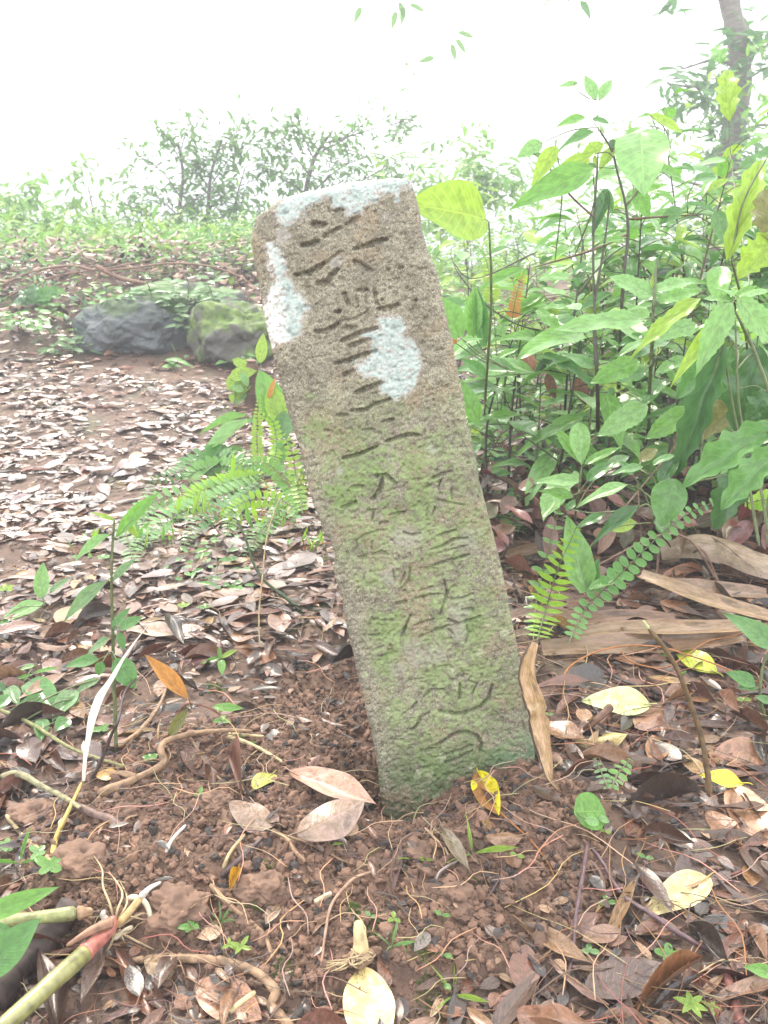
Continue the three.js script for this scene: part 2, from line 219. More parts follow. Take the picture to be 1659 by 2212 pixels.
  const Rf = line([[890, 392], [904, 440], [912, 490], [925, 540], [942, 590], [965, 680], [985, 780], [1010, 910], [1040, 1060], [1065, 1150], [1085, 1230], [1105, 1340], [1125, 1440], [1142, 1530], [1152, 1590], [1156, 1640], [1160, 1700]]);
  const topP = [[540, 468], [575, 447], [600, 430], [650, 415], [700, 402], [750, 392], [800, 384], [850, 377], [880, 379], [893, 388]].map(([x, y]) => loc(x, y));
  const topT = (u) => { const s = lerp(topP[0][0], topP[topP.length - 1][0], u); for (let i = 1; i < topP.length; i++) if (s <= topP[i][0]) return lerp(topP[i - 1][1], topP[i][1], (s - topP[i - 1][0]) / (topP[i][0] - topP[i - 1][0])); return topP[topP.length - 1][1]; };
  const TH = 0.105, P = (s, t, z) => SO.clone().addScaledVector(SS, s).addScaledVector(ST, t).addScaledVector(SN, z);
  const tmin = -0.2, at = (u, v) => { const tt = lerp(tmin, topT(u), v); return [lerp(Lf(tt), Rf(tt), u), tt]; };
  const tTop = topT(0.5);
  const setback = (u, v) => { // rounding of the front edges; the upper left corner is worn off
    const [s, t] = at(u, v), dl = s - Lf(t), dr = Rf(t) - s, dt = topT(u) - t, hi = sstep(0.35, tTop, t), rl = 0.007 + 0.02 * hi, rr0 = 0.006 + 0.012 * sstep(0.4, tTop, t), rt = 0.012;
    const round = (d, r) => (d < r ? r - Math.sqrt(Math.max(0, r * r - (r - d) ** 2)) : 0);
    return Math.max(round(dl, rl), round(dr, rr0), round(dt, rt)) + 0.3 * Math.min(round(dl, rl), round(dt, rt));
  };
  const uvOf = (s, t) => [(s - S0) / (S1 - S0), (t - T0) / (T1 - T0)];
  const ease = (v) => v;
  const front = gridGeo(230, 760, (u, v) => { const [s, t] = at(u, ease(v)); return P(s, t, -setback(u, v)); }, (u, v) => uvOf(...at(u, v)));
  const sideG = (u) => gridGeo(50, 380, (a, v) => { const z = -lerp(setback(u, v), TH, u ? a : 1 - a), [s, t] = at(u, v); return P(s, t, z); }, (a, v) => { const [s, t] = at(u, v), e = TH * (u ? a : 1 - a); return uvOf(s + (u ? e : -e), t); });
  const topG = gridGeo(230, 40, (u, a) => { const [s, t] = at(u, 1), b = setback(u, 1), z = -lerp(b, TH, a); return P(s, t + 0.006 * Math.sin(Math.PI * a) * Math.sin(Math.PI * u), z); }, (u, a) => { const [s, t] = at(u, 1); return uvOf(s, t + TH * a); });
  const back = gridGeo(30, 120, (u, v) => { const [s, t] = at(1 - u, v); return P(s, t, -TH); }, (u, v) => uvOf(...at(1 - u, v)));
  let g = mergeVertices(mergeGeometries([front, sideG(0), sideG(1), topG, back]), 2e-5); // welded where the pieces meet and share coordinates
  { // one smooth normal per place, so that the weathered relief stays closed along the edges
    g.computeVertexNormals();
    const p = g.attributes.position, n = g.attributes.normal, sum = new Map(), key = (i) => `${Math.round(p.getX(i) * 2e4)},${Math.round(p.getY(i) * 2e4)},${Math.round(p.getZ(i) * 2e4)}`;
    for (let i = 0; i < p.count; i++) { const k = key(i), a = sum.get(k) || sum.set(k, [0, 0, 0]).get(k); a[0] += n.getX(i); a[1] += n.getY(i); a[2] += n.getZ(i); }
    const q = V(), keep = new Float32Array(p.count * 3);
    for (let i = 0; i < p.count; i++) {
      const a = sum.get(key(i)), l = Math.hypot(...a) || 1; q.fromBufferAttribute(p, i); const r = q.clone().sub(SO), s = r.dot(SS), t = r.dot(ST), z = r.dot(SN);
      const facing = (a[0] * SN.x + a[1] * SN.y + a[2] * SN.z) / l;
      let h = 0.0036 * fbm(s * 22, t * 22, z * 22 + 9, 3) + 0.0011 * fbm(s * 110, t * 120, z * 110 + 5, 2) + 0.0012 * fbm(s * 290, t * 300, z * 290 + 2, 2) - 0.0022 * Math.max(0, n3(s * 170, t * 420, z * 200 + 7) - 0.35) - 0.0042 * Math.max(0, n3(s * 210, t * 230, z * 240 + 3) - 0.35);
      if (facing > 0.5) h += groove(s, t) * sstep(0.5, 0.9, facing);
      h -= 0.007 * sstep(0.62, 1, Math.cos(clamp((t - 0.335) * 40, -3, 3))) * sstep(Lf(t) + 0.016, Lf(t), s); // chip on the left edge
      keep[i * 3] = q.x + a[0] / l * h; keep[i * 3 + 1] = q.y + a[1] / l * h; keep[i * 3 + 2] = q.z + a[2] / l * h;
    }
    g.setAttribute('position', new THREE.BufferAttribute(keep, 3));
    g.computeVertexNormals();
    const n2 = g.attributes.normal, sum2 = new Map(), kk = (i) => `${Math.round(keep[i * 3] * 2e4)},${Math.round(keep[i * 3 + 1] * 2e4)},${Math.round(keep[i * 3 + 2] * 2e4)}`;
    for (let i = 0; i < p.count; i++) { const k = kk(i), a = sum2.get(k) || sum2.set(k, [0, 0, 0]).get(k); a[0] += n2.getX(i); a[1] += n2.getY(i); a[2] += n2.getZ(i); }
    for (let i = 0; i < p.count; i++) { const a = sum2.get(kk(i)), l = Math.hypot(...a) || 1; n2.setXYZ(i, a[0] / l, a[1] / l, a[2] / l); }
  }
  // lichen, moss and mineral grain
  const zl = region(700, 500, 1.659), poly = (a) => a.map(([x, y]) => loc(...zl(x, y)));
  const lich = [
    poly([[255, 460], [300, 460], [320, 540], [345, 600], [370, 640], [390, 700], [430, 720], [460, 800], [450, 900], [420, 960], [370, 985], [310, 990], [250, 1010], [225, 900], [213, 780], [270, 700], [290, 640], [255, 540]]),
    poly([[310, 265], [370, 190], [480, 120], [700, 60], [850, 40], [1010, 40], [1030, 130], [1010, 165], [960, 180], [950, 240], [900, 200], [870, 200], [830, 230], [770, 250], [740, 290], [680, 300], [650, 265], [600, 260], [590, 220], [520, 240], [460, 270], [440, 320], [390, 350], [320, 355]]),
    poly([[830, 850], [900, 830], [960, 850], [990, 900], [980, 950], [1030, 990], [1060, 1060], [1060, 1140], [1040, 1200], [980, 1260], [930, 1270], [860, 1240], [850, 1190], [760, 1180], [720, 1140], [720, 1080], [780, 1040], [800, 980], [740, 960], [760, 930], [830, 900]]),
  ];
  const sd = (pg, s, t) => { let d = 9, c = false; for (let i = 0, j = pg.length - 1; i < pg.length; j = i++) { const [ax, ay] = pg[j], [bx, by] = pg[i], ex = bx - ax, ey = by - ay, h = clamp(((s - ax) * ex + (t - ay) * ey) / (ex * ex + ey * ey)); d = Math.min(d, Math.hypot(s - ax - ex * h, t - ay - ey * h)); if (ay > t !== by > t && s < (ex * (t - ay)) / ey + ax) c = !c; } return c ? -d : d; };
  const boxes = lich.map((pg) => [Math.min(...pg.map((q) => q[0])) - 0.012, Math.max(...pg.map((q) => q[0])) + 0.012, Math.min(...pg.map((q) => q[1])) - 0.012, Math.max(...pg.map((q) => q[1])) + 0.012]);
  const L = (reg, x, y) => loc(...reg(x, y));
  const mossSpots = [[L(zB, 260, 470), 0.012, 1], [L(zB, 250, 720), 0.02, 0.9], [L(zB, 740, 1010), 0.026, 1.1], [L(zB, 470, 1290), 0.024, 1.3], [L(zB, 850, 1350), 0.014, 1], [L(zB, 500, 1100), 0.03, 0.7], [L(zD, 420, 130), 0.02, 0.7], [L(zD, 320, 930), 0.012, 1.2], [L(zD, 750, 880), 0.025, 1.1]].map(([p, r, k]) => [p[0], p[1], r, k]);
  const paleSpots = [[L(zC, 880, 1080), 0.026], [L(zC, 1170, 800), 0.022], [L(zC, 1150, 930), 0.015], [L(zC, 780, 250), 0.018], [L(zC, 640, 530), 0.014], [L(zC, 700, 1180), 0.012], [L(zC, 1180, 290), 0.018]].map(([p, r]) => [p[0], p[1], r]);
  const greySpots = [[L(zA, 60, 340), 0.011], [L(zA, 970, 190), 0.006], [L(zA, 520, 580), 0.008], [L(zB, 470, 1080), 0.006], [L(zA, 1160, 460), 0.003], [L(zB, 1230, 880), 0.012]].map(([p, r]) => [p[0], p[1], r]);
  const baseR = L(zD, 1320, 770), tHi = L(zB, 700, 400)[1], tMid = L(zC, 700, 200)[1], tLo = L(zD, 800, 1000)[1];
  const TW = 900, THh = 2048, colours = (u, v, i, j) => {
    const s = lerp(S0, S1, u), t = lerp(T0, T1, v), f1 = fbm(s * 45, t * 45, 1.3, 4), f2 = fbm(s * 180, t * 200, 4.1, 3), f3 = n3(s * 620, t * 640, 8.8), f4 = hsh(i, j, 3);
    let c = mix3([0.125, 0.111, 0.075], [0.285, 0.257, 0.18], sstep(-0.35, 0.4, f1 * 0.4 + f2 * 0.85 + f3 * 0.42));
    c = mix3(c, [0.24, 0.175, 0.1], 0.5 * sstep(0.05, 0.4, fbm(s * 28 + 7, t * 28, 2.9, 4)));
    c = mix3(c, [0.07, 0.064, 0.05], 0.8 * sstep(0.2, 0.5, f2 + 0.85 * f3 + 0.35 * fbm(s * 20, t * 20, 6.2, 2)));
    if (f4 > 0.9) c = mix3(c, [0.55, 0.5, 0.41], 0.65);
    const g1 = fbm(s * 34 + 3, t * 34, 5.7, 4), depth = sstep(tHi + 0.04, tMid + 0.06, t), dl = s - Lf(t), dr = Rf(t) - s;
    let green = depth * sstep(-0.5, 0.4, 0.75 * g1 + 0.8 * f2 + 0.25 * f3) * 0.9; green *= sstep(0.004, 0.05, dl + 0.03 * g1) * lerp(1, 0.55, sstep(0.05, 0.0, dr)) * lerp(1, 0.8, sstep(tLo + 0.17, tLo + 0.08, t));
    c = mix3(c, mix3([0.085, 0.135, 0.035], [0.21, 0.275, 0.1], clamp(0.5 + 0.9 * f2 + 0.4 * f1 + 0.2 * f3)), green * 0.95);
    for (const [ps, pt, r, k] of mossSpots) { const e = 1 - Math.hypot(s - ps, t - pt) / r; if (e > -1) c = mix3(c, [0.14, 0.21, 0.06], clamp(k * sstep(0.0, 1.1, e + 1.3 * f1 + 0.9 * f2)) * 0.7); }
    for (const [ps, pt, r] of paleSpots) { const e = 1 - Math.hypot(s - ps, t - pt) / r; if (e > -1) c = mix3(c, [0.25, 0.23, 0.2], 0.5 * sstep(0.0, 0.8, e + 1.1 * f1 + 0.5 * f2)); }
    for (const [ps, pt, r] of greySpots) { const e = 1 - Math.hypot(s - ps, t - pt) / r; if (e > -1) c = mix3(c, [0.32, 0.3, 0.285], 0.45 * sstep(0.1, 0.5, e + 1.1 * f1 + 0.8 * f2)); }
    const wet = sstep(0.05, 0.0, t - (baseR[1] - 0.02) + 0.02 * f1 - 0.012) ; c = mix3(c, mix3([0.07, 0.1, 0.04], [0.06, 0.14, 0.07], sstep(0.02, 0.1, s)), 0.72 * wet * sstep(-0.4, 0.2, g1 + f2));
    for (let k = 0; k < 3; k++) {
      const b = boxes[k]; if (s < b[0] || s > b[1] || t < b[2] || t > b[3]) continue;
      const d = sd(lich[k], s, t) + 0.009 * f1 + 0.008 * f2 + 0.003 * f3 + 0.001;
      if (d < 0.008 && d > 0.002 && f2 * 0.7 + f3 * 0.35 > 0.33) c = mix3(c, [0.36, 0.41, 0.38], 0.7);
      if (d < 0.0035) {
        c = mix3(c, [0.34, 0.28, 0.25], 0.75 * sstep(0.0035, 0.001, d));
        const a = sstep(0.0018, -0.0022, d) * (f2 + 0.5 * f3 > 0.42 ? 0.25 : 1); let l = mix3([0.27, 0.33, 0.305], [0.43, 0.485, 0.455], 0.5 + f2 + 0.4 * f3);
        if (k === 0) l = mix3(l, [0.6, 0.59, 0.56], sstep(0.035, 0.012, dl + 0.01 * f1));
        c = mix3(c, l, a * 0.95);
      }
    }
    for (let k = 0; k < 5; k++) { const cs = 55, X = Math.floor(s * cs), Y = Math.floor(t * cs), h0 = hsh(X, Y, 40 + k); if (k === 0 && h0 > 0.87 && t < tLo + 0.2) { const e = Math.hypot(s * cs - X - 0.5, t * cs - Y - 0.5) + 0.25 * f2; if (e < 0.3 * h0) c = mix3(c, [0.33, 0.36, 0.22], 0.5); } }
    return c;
  };
  const map = dataTex(TW, THh, colours, true, false);
  const bmp = dataTex(TW, THh, (u, v) => { const s = lerp(S0, S1, u), t = lerp(T0, T1, v); return 0.55 + 0.5 * fbm(s * 300, t * 320, 3.1, 3) - 0.35 * Math.max(0, n3(s * 420, t * 430, 9.9) - 0.4); }, false, false);
  const stone = thing('stone_marker', 'old leaning inscribed stone post with pale lichen and green moss, stuck in dug soil', 'stone marker', P(0, 0, 0));
  g.translate(-SO.x, -SO.y, -SO.z);
  mesh('inscribed_slab', g, new THREE.MeshStandardMaterial({ map, bumpMap: bmp, bumpScale: 0.0014, roughness: 0.78 }), stone);
}
const over = (px, py, d, m = 0.04) => Math.min(d, gdepth(px, clamp(py, 700, 2400)) - m);
// ---------------------------------------------------------------- materials of leaves, wood, rock
const veins = (n, fine) => (u, v) => { const k = Math.abs(u - 0.5) * 2, mid = sstep(0.05, 0.012, k), w = v * n - k * 2.2, lat = sstep(0.14, 0.03, Math.abs(w - Math.round(w))) * sstep(0.02, 0.1, k) * sstep(1, 0.8, k); return [mid, lat * 0.8, fbm(u * fine, v * fine * 2, 3.1, 4)]; };
const greenMap = dataTex(128, 256, (u, v) => { const [m, l, f] = veins(9, 7)(u, v), t = 0.86 + 0.3 * f; return [clamp(t + 0.6 * m + 0.34 * l - 0.1), clamp(t + 0.25 * m + 0.14 * l - 0.06), clamp(t + 0.4 * m + 0.26 * l - 0.08)]; }, true, false);
const greenBump = dataTex(128, 256, (u, v) => { const [m, l, f] = veins(9, 7)(u, v); return clamp(0.6 - 0.35 * m - 0.3 * l + 0.1 * f); }, false, false);
const dryMap = dataTex(256, 512, (u, v, i, j) => { const [m, l, f] = veins(10, 6)(u, v), s = fbm(u * 26, v * 52, 8.8, 3), sp = sstep(0.42, 0.52, fbm(u * 34 + 3, v * 60, 5.5, 2)); const t = clamp(0.78 + 0.42 * f + 0.22 * s + 0.22 * m + 0.07 * l - 0.6 * sp - 0.3 * sstep(0.1, 0.45, fbm(u * 5 + 9, v * 9, 4.4, 3))); return [t, t * (0.95 + 0.1 * s), t * (0.9 + 0.25 * f)]; }, true, false);
const dryBump = dataTex(256, 512, (u, v) => { const [m, l, f] = veins(10, 6)(u, v); return clamp(0.5 + 0.35 * m + 0.22 * l + 0.3 * fbm(u * 12, v * 24, 2.2, 3)); }, false, false);
const barkMap = dataTex(128, 512, (u, v) => { const t = 0.72 + 0.5 * fbm(u * 9, v * 40, 4.2, 4) + 0.25 * fbm(u * 30, v * 16, 1.1, 3); return [clamp(t), clamp(t * 0.97), clamp(t * 0.93)]; });
barkMap.repeat.set(8, 4);
const matCache = new Map();
function green(r, g, b, gloss = 0.6, trans = 0.42) { const k = ['g', r, g, b, gloss, trans].join(); if (!matCache.has(k)) matCache.set(k, new THREE.MeshPhysicalMaterial({ color: C(r, g, b), map: greenMap, bumpMap: greenBump, bumpScale: 0.0016, roughness: 0.92, transmission: trans, thickness: 0, specularIntensity: 0.35, clearcoat: gloss * 0.9, clearcoatRoughness: 0.17, side: THREE.DoubleSide })); return matCache.get(k); }
function dry(r, g, b, rough = 0.42, coat = 0.35) { const k = ['d', r, g, b, rough, coat].join(); if (!matCache.has(k)) matCache.set(k, new THREE.MeshPhysicalMaterial({ color: C(r, g, b), map: dryMap, bumpMap: dryBump, bumpScale: 0.0012, roughness: rough, clearcoat: coat, clearcoatRoughness: 0.22, side: THREE.DoubleSide })); return matCache.get(k); }
function wood(r, g, b, rough = 0.7) { const k = ['w', r, g, b, rough].join(); if (!matCache.has(k)) matCache.set(k, new THREE.MeshStandardMaterial({ color: C(r, g, b), map: barkMap, bumpMap: barkMap, bumpScale: 0.0015, roughness: rough })); return matCache.get(k); }
const GR = { // leaf colours seen in the photograph (dark glossy, mid, fresh, yellow green, blue green, pale)
  dark: green(0.06, 0.16, 0.04, 1, 0.3), mid: green(0.11, 0.28, 0.06, 1), fresh: green(0.19, 0.42, 0.07, 0.9, 0.5), lime: green(0.36, 0.54, 0.07, 0.6, 0.5), blue: green(0.13, 0.29, 0.075, 1, 0.35), pale: green(0.25, 0.47, 0.14, 1, 0.45), sage: green(0.2, 0.33, 0.14, 0.6, 0.35), fern: green(0.36, 0.62, 0.05, 0.3, 0.5), fernB: green(0.2, 0.44, 0.12, 0.5, 0.45), yellow: green(0.62, 0.55, 0.06, 0.5, 0.4), orange: green(0.6, 0.27, 0.06, 0.4, 0.4), oldDry: dry(0.28, 0.11, 0.045), olive: green(0.2, 0.2, 0.05, 0.6, 0.4),
};
const stemG = wood(0.13, 0.17, 0.06, 0.5), stemD = wood(0.06, 0.055, 0.035, 0.55), stemB = wood(0.14, 0.085, 0.045, 0.6);
const LG = { // shared leaf shapes
  ovate: leafGeo({ shape: 'ovate', curl: 0.16, fold: 0.22, wave: 0.03 }), ovate2: leafGeo({ shape: 'ovate', curl: 0.28, fold: 0.12, wave: 0.05, wf: 7, side: 0.08, ph: 2 }), acum: leafGeo({ shape: 'acum', curl: 0.22, fold: 0.2, wave: 0.04, wf: 10 }), acum2: leafGeo({ shape: 'acum', curl: 0.36, fold: 0.3, wave: 0.05, side: -0.1, twist: 0.3 }),
  serr: leafGeo({ shape: 'ovate', curl: 0.14, fold: 0.16, wave: 0.05, wf: 13, teeth: 0.16, nt: 9, nL: 36 }), serr2: leafGeo({ shape: 'acum', curl: 0.26, fold: 0.22, wave: 0.05, wf: 16, teeth: 0.18, nt: 8, nL: 36, side: 0.06 }), lance: leafGeo({ shape: 'lance', curl: 0.2, fold: 0.25, wave: 0.02 }), lance2: leafGeo({ shape: 'lance', curl: 0.4, fold: 0.2, wave: 0.04, twist: 0.5 }),
  strap: leafGeo({ shape: 'strap', curl: 0.18, fold: 0.35, wave: 0.02, nL: 18 }), strap2: leafGeo({ shape: 'strap', curl: 0.45, fold: 0.3, wave: 0.04, nL: 18, twist: 0.3 }), lobed: leafGeo({ shape: 'ellip', curl: 0.45, fold: 0.35, wave: 0.07, wf: 15, lobe: 0.3, nl: 5, nL: 34, nW: 4 }), round: leafGeo({ shape: 'round', curl: 0.05, fold: 0.1, wave: 0.02, nL: 8, nW: 2 }), obov: leafGeo({ shape: 'obov', curl: 0.12, fold: 0.2, wave: 0.03 }), ellip: leafGeo({ shape: 'ellip', curl: 0.12, fold: 0.18, wave: 0.03 }),
  small: leafGeo({ shape: 'ovate', curl: 0.15, fold: 0.2, wave: 0.03, nL: 5, nW: 1 }), pinna: leafGeo({ shape: 'strap', curl: 0.1, fold: 0.1, wave: 0.02, nL: 5, nW: 1 }),
};
const _n = V();
function leafOn(parent, geo, mat, pos, dir, nrm, len, wid, name = 'leaf', label) { const o = mesh(name, geo, mat, parent, label); return setBasis(o, pos.clone().sub(parent.isMesh ? V() : parent.position), dir, nrm, len, wid); }
// leaf from base to tip in picture units at a distance; r is width over length; k turns the face from up (0) towards the viewer (1)
const stemPts = new Map(), leafBases = [];
function leafPx(parent, geo, mat, b, t, d, r = 0.45, k = 0.5, dd = 0, label) {
  const dA = b[1] > 700 ? over(b[0], b[1], d) : d, dZ = t[1] > 700 ? over(t[0], t[1], Math.min(d, dA + 0.25) + dd) : d + dd, A = dp(b[0], b[1], dA), Z = dp(t[0], t[1], dZ), dir = Z.clone().sub(A), len = dir.length(); dir.normalize();
  const n = V(0, 1, 0).multiplyScalar(1 - k).addScaledVector(CAM.clone().sub(A).normalize(), k); if (n.clone().cross(dir).length() < 0.15) n.add(V(0.3, 0, 0.6));
  leafBases.push([parent, A.clone().sub(parent.position), dir]);
  return leafOn(parent, geo, mat, A, dir, n, len * 1.1, len * r * (b[0] > 900 ? 1.5 : 1.25), 'leaf', label);
}
function stemPx(parent, pts, r0, r1, mat, name = 'stem') { const q = pts.map(([x, y, d], i) => dp(x, y, i && y > 800 ? over(x, y, d + 0.01) : d).sub(parent.position)); if (!name.startsWith('dry')) { const c = new THREE.CatmullRomCurve3(q, false, 'centripetal'); if (!stemPts.has(parent)) stemPts.set(parent, []); stemPts.get(parent).push(...c.getPoints(30)); } return mesh(name, tubeGeo(q, r0, r1, Math.max(10, pts.length * 7), 6, 0.12), mat, parent); }
function plant(name, label, category, px, py, group) { const p = gp(px, py); return thing(name, label, category, p, group); }
const Q = (reg) => (x, y) => reg(x, y);

// ---------------------------------------------------------------- plants right of the stone
const z5 = region(1400, 800, 1.583), z4 = region(1500, 100, 1.75), z6 = region(1600, 1800, 1.9564), z1 = region(700, 500, 1.659);
function leaves(parent, reg, rows) { for (const [geo, mat, bx, by, tx, ty, d, r, k, dd, label] of rows) leafPx(parent, LG[geo], GR[mat], reg(bx, by), reg(tx, ty), d, r, k, dd || 0, label); }
{
  const d = 1.95, p = plant('shrub', 'tall brown-stemmed shrub with big drooping oval leaves above the ferns on the right', 'shrub', 1332, 985);
  stemPx(p, [[1332, 985, gdepth(1332, 985)], [1338, 800, d + 0.1], [1346, 610, d], [1357, 500, d], [1351, 440, d], [1333, 370, d], [1322, 325, d], [1290, 275, d]], 0.0075, 0.002, stemD);
  stemPx(p, [[1354, 507, d], [1280, 540, d - 0.05], [1155, 577, d - 0.1]], 0.0035, 0.0015, stemB, 'branch');
  stemPx(p, [[1357, 474, d], [1430, 468, d], [1512, 464, d + 0.05]], 0.003, 0.0014, stemB, 'branch');
  stemPx(p, [[1352, 445, d], [1398, 385, d], [1450, 322, d]], 0.0035, 0.0015, stemG, 'branch');
  leaves(p, z4, [
    ['ovate', 'pale', 950, 560, 965, 830, d - 0.1, 0.62, 0.75, -0.1], ['ovate2', 'pale', 960, 570, 1085, 620, d - 0.05, 0.6, 0.4], ['acum', 'lime', 1000, 470, 1200, 550, d, 0.4, 0.5], ['acum', 'fresh', 1010, 465, 930, 470, d, 0.5, 0.4], ['ovate', 'fresh', 640, 480, 490, 515, d, 0.45, 0.5], ['ovate', 'mid', 680, 490, 775, 505, d, 0.5, 0.5],
    ['acum2', 'mid', 690, 560, 470, 640, d - 0.05, 0.36, 0.5], ['ovate', 'lime', 740, 625, 615, 700, d, 0.55, 0.6], ['acum', 'lime', 690, 680, 350, 900, d - 0.05, 0.3, 0.6], ['ovate', 'lime', 800, 650, 720, 760, d, 0.5, 0.5], ['acum', 'fresh', 690, 765, 250, 940, d - 0.2, 0.4, 0.65], ['acum2', 'lime', 480, 640, 340, 860, d - 0.2, 0.42, 0.7], ['ovate', 'pale', 400, 620, 270, 690, d, 0.6, 0.7], ['ovate', 'fresh', 1040, 760, 1180, 800, d, 0.5, 0.5],
    ['ovate', 'fresh', 920, 870, 990, 1030, d, 0.55, 0.7], ['ovate', 'mid', 1180, 990, 1060, 1060, d, 0.6, 0.6], ['ovate', 'blue', 1370, 1000, 1420, 1170, d, 0.55, 0.7], ['acum2', 'mid', 1200, 970, 1370, 960, d, 0.35, 0.3], ['ovate', 'mid', 1250, 830, 1370, 800, d, 0.6, 0.5], ['ovate', 'mid', 1180, 740, 1250, 770, d, 0.5, 0.5], ['lance', 'lime', 1320, 900, 1440, 810, d, 0.25, 0.5], ['ovate', 'fresh', 820, 640, 860, 590, d, 0.5, 0.5], ['lance', 'lime', 690, 690, 700, 760, d, 0.3, 0.5],
    ['lance', 'pale', 700, 390, 640, 240, d + 0.3, 0.3, 0.6], ['lance', 'pale', 715, 390, 790, 260, d + 0.3, 0.3, 0.6], ['ovate', 'pale', 600, 290, 500, 300, d + 0.3, 0.4, 0.6], ['ovate', 'mid', 700, 760, 640, 730, d, 0.5, 0.5], ['ovate', 'dark', 790, 600, 800, 680, d, 0.5, 0.7],
  ]);
  stemPx(p, [[1322, 325, d], [1270, 235, d + 0.2], [1240, 180, d + 0.3]], 0.002, 0.001, stemG, 'branch');
}
{
  const d = 1.8, p = plant('sapling', 'slender sapling with a long dark hanging leaf and thin bent twig beside the tall shrub', 'sapling', 1292, 960);
  stemPx(p, [[1292, 960, gdepth(1292, 960)], [1290, 800, d], [1283, 640, d], [1282, 500, d], [1288, 400, d], [1292, 330, d]], 0.0048, 0.0018, stemD);
  stemPx(p, [[1284, 470, d], [1235, 425, d], [1192, 370, d], [1153, 331, d]], 0.0025, 0.0012, stemB, 'branch');
  stemPx(p, [[1283, 660, d], [1300, 560, d], [1312, 480, d], [1318, 420, d]], 0.003, 0.0014, stemD, 'branch');
  leaves(p, z4, [['acum', 'dark', 760, 880, 680, 1120, d, 0.34, 0.75], ['ovate', 'mid', 740, 880, 790, 1000, d, 0.5, 0.7], ['acum', 'dark', 690, 800, 590, 830, d, 0.4, 0.5], ['ovate', 'mid', 400, 700, 350, 680, d, 0.7, 0.5], ['acum', 'fresh', 720, 1190, 870, 1130, d, 0.4, 0.4], ['ovate', 'mid', 590, 1360, 600, 1420, d, 0.7, 0.6], ['acum', 'mid', 660, 1290, 560, 1350, d, 0.4, 0.5], ['ovate', 'pale', 570, 1370, 380, 1360, d, 0.3, 0.3]]);
}
{
  const d = 1.7, p = plant('serrated_shrub', 'shrub with rows of toothed pale-veined leaves between the tall shrub and the glossy lobed leaves', 'shrub', 1404, 965);
  stemPx(p, [[1404, 965, gdepth(1404, 965)], [1403, 850, d + 0.1], [1410, 720, d], [1413, 640, d], [1418, 560, d]], 0.006, 0.003, stemG);
  stemPx(p, [[1292, 930, d + 0.15], [1290, 830, d], [1283, 700, d]], 0.0045, 0.003, stemD, 'branch');
  leaves(p, z5, [
    ['serr', 'pale', 1075, 225, 880, 120, d, 0.55, 0.5], ['serr', 'pale', 1080, 205, 1290, 135, d, 0.45, 0.45], ['serr', 'fresh', 1110, 260, 1310, 190, d - 0.05, 0.45, 0.5], ['serr', 'pale', 1030, 345, 615, 370, d - 0.1, 0.27, 0.55, -0.05], ['serr2', 'lime', 1320, 240, 960, 480, d - 0.15, 0.28, 0.4], ['serr', 'pale', 1300, 370, 1090, 430, d - 0.05, 0.5, 0.6],
    ['serr', 'fresh', 1010, 555, 780, 650, d - 0.05, 0.5, 0.7], ['serr', 'mid', 1040, 610, 885, 640, d, 0.6, 0.6], ['serr', 'pale', 1050, 780, 815, 915, d - 0.05, 0.5, 0.7], ['serr', 'fresh', 1275, 800, 1058, 930, d - 0.05, 0.52, 0.7], ['acum', 'blue', 780, 590, 640, 505, d, 0.5, 0.5], ['serr', 'pale', 1190, 560, 1340, 640, d, 0.5, 0.6], ['serr', 'pale', 1250, 540, 1100, 600, d, 0.5, 0.5], ['ovate', 'mid', 860, 690, 880, 730, d, 0.9, 0.7],
    ['acum', 'pale', 1100, 270, 930, 290, d, 0.35, 0.2], ['lance', 'lime', 1075, 190, 1075, 120, d, 0.2, 0.5], ['acum', 'mid', 1030, 420, 900, 470, d + 0.1, 0.4, 0.5],
  ]);
}
